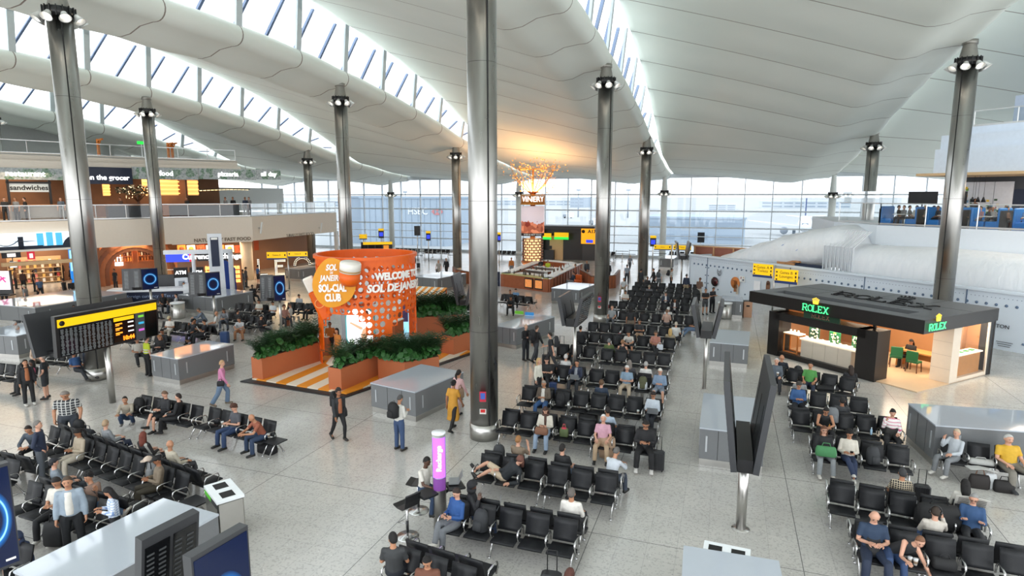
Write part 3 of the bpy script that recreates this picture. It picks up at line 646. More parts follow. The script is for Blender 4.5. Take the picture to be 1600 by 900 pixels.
m = MB(); wallstrip(m, [(-38, 33), (-39.5, 27)], 2.0, 3.5, .1); struct('wall_orange', m, M('burnt_orange_wall', (170, 74, 28), .6, noise=.3, scale=.7))
m = MB(); m.box((-33.5, 39.9, 1.8), (.35, .35, 3.6)); struct('trim_3', m, WHITE)
# ================================================================ RIGHT: white wrapped shopfront, hoarding, upper restaurant
E0, E1, E2 = Vector((15.67, 26.82, 0)), Vector((21.31, 21.6, 0)), Vector((29.5, 14.0, 0)); EB = Vector((13.9, 31.2, 0)); RZE = math.atan2(E1.y-E0.y, E1.x-E0.x)
WF = M('white_wrap_fascia', (222, 228, 234), .5, noise=.02)
m = MB(); wallstrip(m, [tuple(EB[:2]), tuple(E0[:2]), tuple(E2[:2])], 4.45, 5.66, .2); struct('wall_upper_restaurant_front', m, WF)
m = MB(); m.prism([tuple((q_+nr_)[:2]) for q_, nr_ in ((E0, Vector((.12, .12, 0))), (E2, Vector((.12, .12, 0))))]+[(40, 24), (30, 45), (14.1, 45), (14.1, 31.2)], 4.5, 5.6); struct('floor_upper_restaurant', m, M('white_slab', (206, 210, 214), .5))
nrm = Vector((-(E1-E0).normalized().y, (E1-E0).normalized().x, 0))
inset = [tuple((p+nrm*.25)[:2]) for p in (E0, E2)]
balustrade('restaurant_balustrade', 'glass balustrade with steel rails in front of the blue restaurant seats', [tuple((EB+Vector((.3, 0, 0)))[:2])]+inset, 5.66, 1.35, 2.6)
m = MB(); q = E0+nrm*.3; q2 = EB+Vector((.35, 0, 0)); m.quad((q.x, q.y, 7.0), (q2.x, q2.y, 7.0), (q2.x, q2.y, 7.75), (q.x, q.y, 7.75)); q2 = E0+(E1-E0)*.12+nrm*.3; m.quad((q.x, q.y, 7.0), (q2.x, q2.y, 7.0), (q2.x, q2.y, 7.75), (q.x, q.y, 7.75)); tag(obj('glass_screen', m, BALGLASS), 'tall clear glass screen at the upper restaurant corner', 'screen')
# storey above: stepped white bands
u0 = E0+(E1-E0)*.36+nrm*.4; u2 = E2+nrm*.4+(E1-E0)*.5
def band(p, q, z0, z1, dep): m.prism([tuple(p[:2]), tuple(q[:2]), tuple((q+nrm*dep)[:2]), tuple((p+nrm*dep)[:2])], z0, z1)
BLW = M('cool_white_band', (214, 224, 236), .5)
m = MB(); band(u0, u2, 8.75, 10.1, 14); struct('wall_upper_band', m, BLW)
m = MB(); band(u0+nrm*.5, u2+nrm*.5, 10.1, 10.9, 14); band(u0+nrm*1.4+(E1-E0)*.1, u2, 10.9, 11.35, 14); struct('wall_upper_setback', m, BLW)
m = MB(); band(u0+nrm*2.2+(E1-E0)*.35, u2, 11.35, 12.9, 9); struct('wall_plant_room', m, M('blue_grey_block', (176, 188, 206), .6))
balustrade('upper_balustrade', 'thin glass balustrade on the stepped white storey at top right', [tuple((u0+nrm*1.6+(E1-E0)*.14)[:2]), tuple((u2+nrm*1.6)[:2])], 11.35, .9, 2.0)
m = MB(); band(u0-nrm*.3-(E1-E0)*.1, u2, 8.6, 8.75, 6); struct('ceiling_restaurant', m, TAN)
m = MB(); p = hit(1500, 300, [tuple((q_+nrm*5.2)[:2]) for q_ in (E2, E0)])[0]; q = E2+nrm*5.2; wallstrip(m, [tuple(p[:2]), tuple(q[:2])], 5.6, 8.7, .2); struct('wall_right', m, M('grey_timber_cladding', (74, 78, 84), .6, noise=.25, scale=2))
m = MB(); p2 = hit(1592, 300, [tuple((q_+nrm*5.1)[:2]) for q_ in (E2, E0)])[0]; m.xf(Matrix.Translation((p2.x, p2.y, 6.75)) @ Matrix.Rotation(RZE, 4, 'Z')); m.box((0, 0, 0), (1.5, .1, 2.2)); struct('door_1', m, M('navy_door', (30, 40, 62), .5))
# painting of three panels: loose coloured dabs
p = hit(1539, 300, [tuple((q_+nrm*5.0)[:2]) for q_ in (E2, E0)])[0]; t = thing('triptych', 'wide three-panel pale painting with colourful dabs on the grey restaurant wall', 'painting', (p.x, p.y, 7.35), RZE)
for k in range(3):
 m = MB(); m.box(((k-1)*.98, 0, 0), (.95, .08, 1.9)); c = obj('canvas', m, M('pale_canvas', (214, 216, 222), .6, noise=.1), t); m = MB(); CC = [(90, 150, 60), (190, 60, 40), (230, 190, 60), (120, 160, 190), (60, 90, 60), (240, 240, 240)]
 for i in range(26):
  m.mi = i % 6; x, z = (k-1)*.98+R.uniform(-.42, .42), -.9+abs(R.gauss(0, .35)); z = min(z, .85); m.box((x, -.05, z), (R.uniform(.04, .2), .03, R.uniform(.04, .22)))
 if k == 0:
  for i in range(10): m.mi = (0, 2)[i % 2]; m.box((-.98+R.uniform(-.3, .1), -.05, R.uniform(-.2, .8)), (.14, .03, .16))
 obj('paint_dab', m, [M('dab%d' % i, c_, .6) for i, c_ in enumerate(CC)], c)
area('restaurant_warm_light', tuple((E0+(E1-E0)*1.0+nrm*3)[:2])+(8.5,), 2, 130, (1, .85, .7), (0, 0, RZE), 8)
BLUE = M('blue_seat_vinyl', (28, 118, 196), .45);
def booth(s_, d, label, face_=1):
 p = E0+(E1-E0).normalized()*s_+nrm*d; t = thing('restaurant_booth', label, 'seat', (p.x, p.y, 5.6), RZE)
 m = MB(); m.box((face_*.02, 0, .24), (.6, 1.3, .48), bev=.04); obj('seat', m, BLUE, t); m = MB(); m.box((-face_*.3, 0, .62), (.14, 1.35, 1.2), bev=.05); obj('backrest', m, BLUE, t); m = MB(); m.box((-face_*.38, 0, .55), (.05, 1.35, 1.05)); obj('back_panel', m, DARK, t)
 return t
ordn = 'first second third fourth fifth sixth seventh eighth ninth tenth eleventh twelfth'.split()
for i, s_ in enumerate((.25, 1.75, 3.0, 4.1, 5.3, 6.0, 7.3, 8.0, 9.4)): booth(s_, 1.05, 'bright blue restaurant booth seat, %s from the left along the glass' % ordn[i], 1 if i % 2 == 0 else -1)
for i, s_ in enumerate((1.0, 3.55, 5.65, 7.65)):
 p = E0+(E1-E0).normalized()*s_+nrm*1.0; t = thing('restaurant_table', 'small pale restaurant table between blue booths, %s from the left' % ordn[i], 'table', (p.x, p.y, 5.6), RZE); m = MB(); m.box((0, 0, .74), (.7, 1.1, .04)); obj('tabletop', m, M('pale_tabletop', (206, 204, 198), .4), t); m = MB(); m.cyl((0, 0, 0), .04, .73, 8); m.cyl((0, 0, 0), .25, .02, 14); obj('pedestal', m, DARK, t)
for s_, z, w_, lab in ((1.2, 1.75, 1.7, 'large black hanging screen above the left blue booths'), (3.2, 1.75, .9, 'smaller black hanging screen right of the large one')):
 p = E0+(E1-E0).normalized()*s_+nrm*2.5; t = thing('hanging_screen', lab, 'screen', (p.x, p.y, 5.6+z), RZE); m = MB(); m.box((0, 0, 0), (w_, .1, .75)); obj('panel', m, BLACK, t); m = MB(); m.cyl((0, 0, -1.75), .04, 1.75, 8); obj('stand_pole', m, DARK, t)
for i in range(3):
 p = E0+(E1-E0).normalized()*(4.1+.28*i)+nrm*2.2; t = thing('pendant_lamp', 'small black pendant lamp, %s of three over the booths' % ordn[i], 'lamp', (p.x, p.y, 7.2), 0); m = MB(); m.lathe([(.03, .2), (.13, -.1), (.12, -.1)], n=10, caps=False); obj('shade', m, BLACK, t); m = MB(); m.cyl((0, 0, .2), .008, 1.3, 5); obj('cord', m, BLACK, t)
# wrapped sculptural front
HL0 = Vector((4.18, 33.38, 0)); HD = Vector((20.2, 18.2, 0))-HL0; HD.normalize(); HN = Vector((-HD.y, HD.x, 0))
if HN.y < 0: HN = -HN
def wrap_mat():
 k = NT('white_shrink_wrap'); co = k.coord(); mp = k.n('Mapping'); mp.inputs['Scale'].default_value = (2.6, 2.6, .5); k.l(co, mp.inputs[0]); nz = k.n('TexNoise', i_Scale=1.6, i_Detail=5.0, i_Distortion=.6); k.l(mp.outputs[0], nz.inputs['Vector'])
 k.l(k.mix(nz.outputs[0], lin((222, 227, 232)), lin((242, 244, 246))), k.b.inputs['Base Color']); k.b.inputs['Roughness'].default_value = .38
 bp = k.n('Bump', i_Strength=.35, i_Distance=.12); k.l(nz.outputs[0], bp.inputs['Height']); k.l(bp.outputs[0], k.b.inputs['Normal']); return k.m
WRAP = wrap_mat()
m = MB(); rings = []
#      along, behind, zc, halfdepth, halfheight
prof = [(-.6, 3.3, 1.9, .5, .3), (.2, 3.3, 1.75, 1.3, .6), (1.7, 3.3, 2.1, 2.0, .9), (3.2, 3.35, 2.4, 2.2, 1.1), (5.2, 3.4, 2.95, 2.35, 1.25), (7.3, 3.4, 3.5, 2.4, 1.35), (9.3, 3.4, 3.95, 2.4, 1.35), (10.9, 3.4, 4.2, 2.3, 1.4), (11.8, 3.2, 3.95, 2.0, 1.4), (12.7, 2.5, 3.1, 1.4, 1.35), (14.2, 2.3, 3.05, 1.5, 1.45), (17, 2.2, 3.1, 1.6, 1.5), (22, 2.1, 3.05, 1.6, 1.5), (29, 2.1, 3.05, 1.6, 1.5)]
prof2 = []
for i in range(len(prof)-1):
 for k in range(4):
  t_ = k/4; t_ = t_*t_*(3-2*t_); prof2.append([a+(b-a)*(k/4 if j == 0 else t_) for j, (a, b) in enumerate(zip(prof[i], prof[i+1]))])
prof2.append(prof[-1])
for s_, bh, zc, hd, hh in prof2:
 c = HL0+HD*s_+HN*bh; ring = []
 for k in range(36):
  a = 2*PI*k/36; e = .8; cx = math.copysign(abs(math.cos(a))**e, math.cos(a)); sz = math.copysign(abs(math.sin(a))**e, math.sin(a)); wr = 1+.02*math.sin(k*2.3+s_*3)*max(0, -cx)
  q = c+HN*(hd*cx*wr); ring.append((q.x, q.y, zc+hh*sz*wr))
 rings.append(ring)
m.loft(rings); o = obj('wrapped_shopfront', m, WRAP); tag(o, 'huge rounded white shopfront form wrapped in plastic behind the hoarding', 'shopfront')
m = MB()
for k in range(16):
 s_ = 10.9+k*.13; c = HL0+HD*s_+HN*(1.02+.05*(k % 2)); d = HL0+HD*(s_+.03*k)+HN*(2.0); m.bar((c.x, c.y, 1.9), (c.x, c.y, 4.3), .12, .03, up=tuple(HD)); m.bar((c.x, c.y, 4.3), (d.x, d.y, 5.3), .12, .03)
tag(obj('plastic_drape', m, WRAP), 'loose white plastic sheets hanging over the wrapped form', 'sheet')
m = MB(); c = HL0+HD*9.6+HN*1.3; m.xf(Matrix.Translation((c.x, c.y, 2.72)) @ Matrix.Rotation(math.atan2(HD.y, HD.x), 4, 'Z')); m.box((0, 0, 0), (2.4, .3, .5), bev=.1); tag(obj('tarpaulin_bundle', m, M('navy_tarpaulin', (22, 36, 62), .5)), 'dark navy tarpaulin bundle under the bulging wrap', 'tarpaulin')
m = MB(); c = HL0+HD*8.0+HN*1.2; m.xf(Matrix.Translation((c.x, c.y, 2.85)) @ Matrix.Rotation(math.atan2(HD.y, HD.x), 4, 'Z')); m.box((0, 0, 0), (1.4, .25, .2)); m.box((.3, .1, .2), (1.4, .25, .12)); tag(obj('timber_batten', m, WOOD), 'timber battens under the wrap left of the navy tarpaulin', 'timber')
TAPE = M('blue_tape', (40, 120, 210), .5)
for i, (s_, z, hd_) in enumerate([(4.2, 2.9, 1.2), (7.4, 3.9, 1.1), (8.8, 3.8, 1.05), (10.6, 5.2, 2.2)]):
 c = HL0+HD*s_+HN*hd_; m = MB(); m.bar((c.x, c.y, z), (c.x+.25, c.y-.2, z+.25), .06, .02); tag(obj('tape_strip', m, TAPE), 'blue tape strip on the white wrap, %s from the left' % ordn[i], 'tape')
# hoarding with bolts
HOARD = M('hoarding_blue_white', (214, 224, 234), .5, noise=.03, scale=1); BOLT = M('hoarding_bolt', (92, 112, 138), .4)
m = MB(); rzh = math.atan2(HD.y, HD.x); LEN = 27.; HT = 2.8
m.xf(Matrix.Translation(HL0) @ Matrix.Rotation(rzh, 4, 'Z')); m.box((LEN/2, .08, HT/2), (LEN, .16, HT)); m.box((LEN/2, .0, HT+.05), (LEN, .4, .12)); m.box((0, 1.6, HT/2), (.16, 3.2, HT)); m.mi = 1
for i in range(62):
 x = .5+i*.43; m.sphere((x, -.01, HT-.62), (.075, .05, .075), 8, 5)
 if i % 3 == 0: m.sphere((x, -.01, .45), (.06, .04, .06), 8, 5)
for i in range(150): m.box((.2+i*.18, -.005, HT-.28), (.03, .02, .03))
for x in (1.9, 9.3, 14.4, 19.8): m.box((x, -.012, HT/2), (.05, .03, HT)); [m.sphere((x+dx, -.02, z), .05, 6, 4) for z in (.8, 1.4, 2.0) for dx in (-.15, .15)]
struct('wall_hoarding', m, [HOARD, BOLT])
def on_hoard(px, py):
 b = HL0+HD*LEN; r = hit(px, py, [(b.x, b.y), (HL0.x, HL0.y)])[0]; return r-HN*.06
def decal(label, px, py, shapes):
 p = on_hoard(px, py); t = thing('wall_decal', label, 'decal', p, rzh)
 for nm, kind, x, z, a, b, c in shapes:
  m = MB(); m.xf(Matrix.Translation((x, -.01, z)) @ Matrix.Rotation(PI/2, 4, 'X'))
  if kind == 'o': m.xf(Matrix.Translation((x, -.02, z)) @ Matrix.Rotation(PI/2, 4, 'X') @ Matrix.Diagonal((a, b, 1, 1))); m.lathe([(1, 0), (1, .02)], n=18)
  else: m.xf(Matrix.Translation((x, -.03, z))); m.box((0, 0, 0), (a, .02, b))
  obj(nm, m, M('decal%s' % (c,), c, .5), t)
decal('red disc decal with dark rim on the hoarding', 1118, 440, [('rim', 'o', 0, 0, .36, .36, (50, 46, 48)), ('disc', 'o', 0, 0, .28, .28, (216, 40, 58)), ('blot', 'b', .1, .1, .2, .12, (240, 236, 232)), ('blot', 'b', -.25, .25, .12, .1, (240, 236, 232)), ('blot', 'b', .28, -.05, .12, .12, (240, 236, 232))])
decal('brown and orange disc decal on the hoarding', 1150, 444, [('disc', 'o', 0, .1, .42, .44, (214, 128, 58)), ('shape', 'b', .05, -.15, .3, .8, (160, 104, 66)), ('shape', 'b', .22, -.35, .2, .7, (200, 186, 168)), ('stripe', 'b', -.1, .25, .3, .05, (120, 70, 40))])
decal('small patch of bright pictures beside the brown disc', 1161, 436, [('card', 'b', 0, 0, .5, .42, (238, 238, 236)), ('card', 'b', -.1, .08, .12, .16, (210, 60, 80)), ('card', 'b', .1, -.06, .16, .14, (40, 60, 120)), ('card', 'b', .12, .12, .1, .1, (230, 180, 60))])
decal('small grey wrench-like emblem on the hoarding', 1125, 426, [('arm', 'b', -.16, .1, .08, .3, (150, 156, 164)), ('arm', 'b', .16, .1, .08, .3, (150, 156, 164)), ('body', 'o', 0, -.1, .14, .14, (140, 146, 154)), ('body', 'b', 0, .1, .28, .08, (150, 156, 164))])
decal('white notice with purple stripe on the hoarding', 1184, 450, [('paper', 'b', 0, 0, .55, 1.0, (240, 242, 246)), ('stripe', 'b', 0, -.25, .5, .14, (112, 84, 196))])
decal('brown figure-shaped patch behind the sign pole', 1201, 450, [('shape', 'b', 0, 0, .3, .6, (128, 92, 70)), ('shape', 'o', 0, .35, .14, .16, (96, 66, 52))])
t = thing('shop_lettering', 'dark shop name lettering on the hoarding right of the watch kiosk', 'sign', on_hoard(1566, 510)+Vector((0, 0, 0)), rzh); letters('lettering', 'LOUIS VUITTON', .26, M('ink_lettering', (46, 52, 62), .6), t, (-.62, -.02, 0)); m = MB(); [m.box((0.2, -.02, -.75-.1*k), (.7-.1*k, .01, .025)) for k in range(3)]; obj('small_print', m, M('ink_lettering'), t)
# timber back of the hoarding at its far left end
p = onY(1086, 392, 35.5); t = thing('timber_partition', 'brown timber studded partition behind the hoarding left end', 'partition', (p.x, 35.5, 0), -.35); m = MB(); m.box((3.2, 0, 1.7), (6.6, .08, 3.4)); obj('board', m, M('red_brown_ply', (150, 92, 74), .7, noise=.2, scale=2), t)
for k in range(5):
 m = MB(); m.box((k*1.6, -.08, 1.7), (.12, .1, 3.4)); obj('stud', m, M('pine_stud', (196, 150, 108), .7), t)
m = MB(); m.box((3.2, -.08, 2.6), (6.6, .1, .1)); m.box((3.2, -.08, 3.38), (6.6, .14, .1)); obj('rail', m, M('pine_stud'), t)
# ================================================================ WATCH KIOSK (set at an angle to the hall)
KO = Vector((8.95, 14.0, 0)); KA = math.atan2(-.678, .735); KM = Matrix.Translation(KO) @ Matrix.Rotation(KA, 4, 'Z')
def K(x, y, z=0): return KM @ Vector((x, y, z))
DKM = M('dark_bronze_panel', (50, 48, 47), .35, .6, noise=.1, scale=1.5); ROOFM = M('graphite_roof_panel', (92, 94, 96), .4, .1); CREAM = M('cream_tile', (222, 208, 190), .45, noise=.03)
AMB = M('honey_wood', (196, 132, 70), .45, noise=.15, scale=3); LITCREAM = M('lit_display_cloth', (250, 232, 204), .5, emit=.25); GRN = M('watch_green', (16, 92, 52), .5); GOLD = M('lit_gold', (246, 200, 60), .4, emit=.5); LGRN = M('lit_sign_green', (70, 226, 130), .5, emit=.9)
SHOPGLASS = GLASS('shop_glass', (.97, .98, .98), .05)
kt = thing('watch_kiosk', 'dark bronze watch kiosk with overhanging flat roof and lit green signs', 'kiosk', KO, KA)
def kp(name, mat, fn, par=None): m = MB(); fn(m); return obj(name, m, mat, par or kt)
kp('portal_frame', DKM, lambda m: (m.box((.29, .42, 1.04), (.58, .85, 2.08)), m.box((4.78, .42, 1.04), (.86, .85, 2.08)), m.box((2.5, .42, 1.9), (4.4, .85, .36)), m.box((2.5, .45, .11), (4.4, .8, .22))))
def roof(m):
 m.box((3.15, 3.0, 2.7), (7.9, 3.75, .5)); m.box((3.15, -.05, 2.7), (7.9, .7, .5)); m.box((-.45, .7, 2.7), (.7, .9, .5)); m.box((6.6, .7, 2.7), (1.0, .9, .5)); m.box((3.15, .7, 2.6), (7, 1.0, .16))
kp('roof', ROOFM, roof)
kp('roof_fascia', DKM, lambda m: (m.box((3.15, -.42, 2.69), (7.96, .04, .5)), m.box((7.12, 2.2, 2.69), (.04, 5.3, .5)), m.box((-.82, 2.2, 2.69), (.04, 5.3, .5)), m.box((3.15, 2.2, 2.43), (7.9, 5.2, .04))))
kp('roof_joint', BLACK, lambda m: [m.box((x, 3.0, 2.952), (.012, 3.7, .006)) for x in (1.2, 3.2, 5.2)]+[m.box((3.15, 3.0, 2.952), (7.8, .012, .006))])
kp('floor_plinth', M('warm_stone', (206, 178, 146), .3), lambda m: m.box((3.4, 2.8, .02), (6.8, 5.3, .04)))
kp('back_wall', M('honey_veneer_wall', (172, 126, 86), .5, noise=.15, scale=1.2), lambda m: (m.box((3.3, 5.4, 1.2), (7.0, .1, 2.4)), m.box((-.02, 3.3, 1.2), (.08, 4.2, 2.4)), m.box((5.8, 4.4, 1.2), (.1, 2.0, 2.4))))
kp('white_pillar', CREAM, lambda m: m.box((6.43, 2.62, 1.15), (.74, .56, 2.34)))
kp('pillar_tile_joint', M('grout_beige', (180, 166, 150), .6), lambda m: [m.box((6.43, 2.335, z), (.74, .006, .01)) for z in (.6, 1.15, 1.7)])
kp('end_wall', DKM, lambda m: m.box((6.62, 5.32, 1.2), (.36, .4, 2.5)))
kp('showcase_frame', CREAM, lambda m: (m.box((6.6, 4.0, .09), (.4, 2.3, .18)), m.box((6.78, 5.06, 1.2), (.06, .1, 2.3))))
for q_ in (((.58, .12, .22), (4.35, .12, .22), (4.35, .12, 1.72), (.58, .12, 1.72)), ((6.79, 2.9, .18), (6.79, 5.05, .18), (6.79, 5.05, 2.4), (6.79, 2.9, 2.4)), ((.1, .95, 2.08), (4.3, .95, 2.08), (4.3, .95, 2.45), (.1, .95, 2.45))): kp('clear_glass', SHOPGLASS, lambda m: m.quad(*q_))
kp('support_post', DKM, lambda m: [m.box((x, .75, 2.2), (.1, .1, .5)) for x in (.4, 4.6)])
kp('ceiling_lining', M('kiosk_lining', (236, 214, 184), .6), lambda m: m.box((3.3, 3.2, 2.39), (6.6, 4.2, .04)))
# lit picture boxes on the back wall
for i, x in enumerate((3.75, 4.62, 5.5)):
 f = kp('picture_box', BLACK, lambda m: m.box((x, 5.32, 1.75), (.56, .08, .68)))
 kp('lit_picture', M('lit_amber_picture', (252, 214, 120), .5, emit=.9), lambda m: m.box((x, 5.27, 1.75), (.46, .04, .58)), f)
 kp('watch_picture', M('pale_gold_watch', (236, 224, 190), .4, .3), lambda m: (m.box((x, 5.245, 1.75), (.1, .02, .5)), m.box((x, 5.24, 1.75), (.24, .02, .24), bev=.04)), f)
# display table, long counter and green boards behind the front glass
t = thing('display_table', 'orange timber framed glass display table at the left of the kiosk window', 'table', K(1.05, .5, .22), KA)
m = MB(); [m.box((sx*.36, sy*.22, .45), (.05, .05, .9)) for sx in (-1, 1) for sy in (-1, 1)]; [m.box((0, sy*.22, z), (.76, .05, .05)) for sy in (-1, 1) for z in (.04, .88)]; obj('frame', m, M('orange_timber', (204, 122, 50), .45), t)
m = MB(); m.box((0, 0, .92), (.8, .52, .04)); obj('tabletop', m, LITCREAM, t)
t = thing('display_counter', 'long cream tiled display counter in the kiosk window', 'counter', K(2.95, .52, .22), KA)
m = MB(); m.box((-.15, 0, .38), (2.4, .5, .76)); obj('tiled_front', m, CREAM, t); m = MB(); m.box((0, 0, .8), (2.85, .56, .07)); obj('countertop', m, LITCREAM, t); m = MB(); [m.box((x, -.255, .38), (.008, .01, .76)) for x in (-.75, -.15, .45)]; obj('tile_joint', m, M('grout_beige'), t)
for i, (x, lab) in enumerate(((1.95, 'tall green display board at the left end of the kiosk counter'), (2.95, 'green display board in the middle of the kiosk counter'), (4.0, 'green display board at the right end of the kiosk counter'))):
 t = thing('display_board', lab, 'display', K(x, .66, 1.055), KA); hh = (.62, .5, .56)[i]; m = MB(); m.box((0, 0, hh/2), (.52, .04, hh)); obj('board', m, GRN if i != 0 else M('deep_green', (20, 60, 40), .5), t)
 m = MB(); [m.sphere((R.uniform(-.2, .2), -.03, R.uniform(.1, hh-.1)), .035, 6, 4) for q in range(22)]; obj('watch_flower', m, M('pale_gold_watch'), t)
 m = MB(); m.box((0, -.03, hh-.05), (.1, .02, .05)); obj('small_crown', m, GOLD, t)
for i in range(10):
 o = link('watch_stand', PROD[4]); o.location = K(1.75+.27*i, .42, 1.056); o.rotation_euler = (0, 0, KA); o.scale = (.7, .7, .55); tag(o, 'little white watch stand on the kiosk window counter', 'stand', 'watch stands on the window counter')
for i in range(3):
 o = link('watch_stand', PROD[4]); o.location = K(.85+.2*i, .5, 1.161); o.rotation_euler = (0, 0, KA); o.scale = (.6, .6, .7); tag(o, 'little white watch stand on the orange timber display table', 'stand', 'watch stands on the display table')
t = thing('side_display_table', 'cream side display table behind the kiosk end glass', 'table', K(6.45, 4.0, .18), KA); m = MB(); m.box((0, 0, .42), (.4, 1.7, .84)); obj('body', m, AMB, t); m = MB(); m.box((0, 0, .87), (.5, 1.9, .05)); obj('tabletop', m, LITCREAM, t)
for i in range(4):
 o = link('watch_tray', boxmesh((30, 130, 70), 'watch_tray', (.16, .22, .03))); o.location = K(6.45, 3.3+.42*i, 1.077); o.rotation_euler = (0, 0, KA); tag(o, 'small green watch tray on the side display table', 'tray', 'green trays on the side table')
t = thing('reception_desk', 'honey wood desk inside the kiosk entrance', 'desk', K(5.0, 3.6, .04), KA); m = MB(); m.box((0, 0, .73), (1.7, .75, .06)); obj('desktop', m, AMB, t); m = MB(); [m.box((sx*.8, 0, .35), (.06, .7, .7)) for sx in (-1, 1)]; obj('end_panel', m, AMB, t); m = MB(); m.box((0, .3, .5), (1.6, .03, .4)); obj('modesty_panel', m, AMB, t)
for i, (x, y, r_, lab) in enumerate(((5.15, 2.85, .1, 'green upholstered chair facing the kiosk desk, nearer the white pillar'), (4.3, 3.0, .6, 'green upholstered chair half hidden by the dark kiosk pillar'))):
 t = thing('green_chair', lab, 'chair', K(x, y, .04), KA+r_); m = MB(); m.box((0, 0, .45), (.46, .44, .07), bev=.02); obj('seat', m, GRN, t); m = MB(); m.box((0, -.22, .72), (.46, .06, .42), bev=.02); obj('backrest', m, GRN, t)
 for sx in (-1, 1):
  for sy in (-1, 1): m = MB(); m.bar((sx*.2, sy*.19, .43), (sx*.22, sy*.22, 0), .035); obj('leg', m, DKWOOD, t)
# signs: crown and name, front and corner, and black letters on the roof
def crown_mb(s_):
 m = MB()
 for i in range(5):
  a = (i-2)*.3; tip = (math.sin(a)*1.0, 0, math.cos(a)*1.0+(.0 if i != 2 else .08)); m.add([(-.42+.21*i-.1, -.06, .2), (-.42+.21*i+.1, -.06, .2), tuple(Vector(tip)+Vector((0, -.06, 0))), (-.42+.21*i-.1, .06, .2), (-.42+.21*i+.1, .06, .2), tuple(Vector(tip)+Vector((0, .06, 0)))], [(0, 1, 2), (5, 4, 3), (0, 2, 5, 3), (1, 4, 5, 2)]); m.sphere(tip, .11, 8, 6)
 m.box((0, 0, .12), (.95, .14, .2), bev=.03)
 m.v = [(x*s_, y*s_, z*s_) for x, y, z in m.v]; return m
def seriftext(word, h, st=.2):                       # slab-serif capitals from bars
 S = {'R': [((0, 0), (0, 1)), ((0, 1), (.5, 1)), ((.5, 1), (.62, .88)), ((.62, .88), (.62, .62)), ((.62, .62), (.5, .5)), ((.5, .5), (0, .5)), ((.3, .5), (.68, 0))], 'O': [((.7*.5+.36*math.cos(2*PI*i/14), .5+.47*math.sin(2*PI*i/14)), (.7*.5+.36*math.cos(2*PI*(i+1)/14), .5+.47*math.sin(2*PI*(i+1)/14))) for i in range(14)],
  'L': [((0, 0), (0, 1)), ((0, .03), (.55, .03)), ((.55, 0), (.57, .24))], 'E': [((0, 0), (0, 1)), ((0, .03), (.56, .03)), ((0, .97), (.54, .97)), ((0, .5), (.38, .5)), ((.56, 0), (.57, .22)), ((.54, 1), (.55, .8)), ((.38, .4), (.38, .6))], 'X': [((0, 0), (.62, 1)), ((0, 1), (.62, 0))]}
 SER = {'R': [(0, 0), (0, 1), (.68, 0)], 'O': [], 'L': [(0, 0), (0, 1)], 'E': [(0, 0), (0, 1)], 'X': [(0, 0), (0, 1), (.62, 0), (.62, 1)]}
 m = MB(); x = 0; tot = len(word)*.86
 for ch in word:
  for k, (a, b) in enumerate(S[ch]):
   w_ = .15 if ((a[0] == b[0] or (ch in 'XR' and k in (0, 6))) and abs(a[1]-b[1]) > .5) else .11; m.bar(((x+a[0]-tot/2+.1)*h, 0, (a[1]-.5)*h), ((x+b[0]-tot/2+.1)*h, 0, (b[1]-.5)*h), .06*h, w_*h)
  for sx, sz in SER[ch]: m.box(((x+sx-tot/2+.1)*h, 0, (sz*.94+.03-.5)*h), (.3*h, .06*h, .07*h))
  x += .86
 return m
for i, (x, y, rz, cz) in enumerate(((2.72, -.5, 0, 0), (7.2, .32, PI/2, 0))):
 nm = ('gold crown and green lettering', 'front'), ('', '')
 c = obj('crown_emblem', crown_mb(.25), GOLD, kt); c.location = (x, y, 2.86); c.rotation_euler = (0, 0, rz)
 n_ = obj('name_lettering', seriftext('ROLEX', .29 if i == 0 else .26), LGRN, kt); n_.location = (x, y, 2.66); n_.rotation_euler = (0, 0, rz)
n_ = obj('green_sign_panel', MB().box((2.72, -.02, 2.27), (1.7, .1, .34)), M('deep_green'), kt); q = obj('panel_lettering', seriftext('ROLEX', .2), M('bronze_lettering', (150, 110, 90), .4), n_); q.location = (2.72, -.1, 2.27)
n_ = obj('roof_lettering', seriftext('ROLEX', .8), BLACK, kt); n_.location = (3.9, 2.3, 3.0); n_.rotation_euler = (-PI/2+.12, 0, 0); n_.scale = (1.25, 1, .8)
c = obj('roof_crown', crown_mb(.5), BLACK, kt); c.location = (4.2, 3.25, 3.0); c.rotation_euler = (-PI/2+.12, 0, 0)
area('kiosk_light', K(2.6, .6, 1.7), 3.4, 45, (1, .9, .75), (0, 0, KA), .4); area('kiosk_light', K(4.2, 3.2, 2.3), 3, 75, (1, .84, .64), (0, 0, KA), 3); area('kiosk_light', K(6.45, 4.0, 2.35), .35, 40, (1, .84, .62), (0, 0, KA), 2.0); area('kiosk_entrance_light', K(5.6, 1.6, 2.38), 1.2, 50, (1, .8, .55), (0, 0, KA), 1.4)
# ================================================================ ORANGE DRUM PAVILION
OR = M('pavilion_orange', (232, 98, 4), .45, noise=.04); OR2 = M('planter_terracotta', (186, 106, 66), .55, noise=.06, scale=2)
A_, B_, C_ = G(375, 597), G(537, 623), G(752, 549); D_ = A_+(C_-B_)
sdir = G(512, 575)-G(450, 602); sang = math.atan2(sdir.y, sdir.x)
def stripe_mat(name, c1, c2, period, ang, rough=.5):
 k = NT(name); mp = k.n('Mapping'); mp.inputs['Rotation'].default_value = (0, 0, -ang); k.l(k.coord(), mp.inputs[0]); sp = k.n('SeparateXYZ'); k.l(mp.outputs[0], sp.inputs[0])
 f = k.math('FRACT', k.math('ADD', k.math('DIVIDE', sp.outputs[1], period), 50.1)); k.l(k.mix(k.math('LESS_THAN', f, .5), lin(c1), lin(c2)), k.b.inputs['Base Color']); k.b.inputs['Roughness'].default_value = rough; return k.m
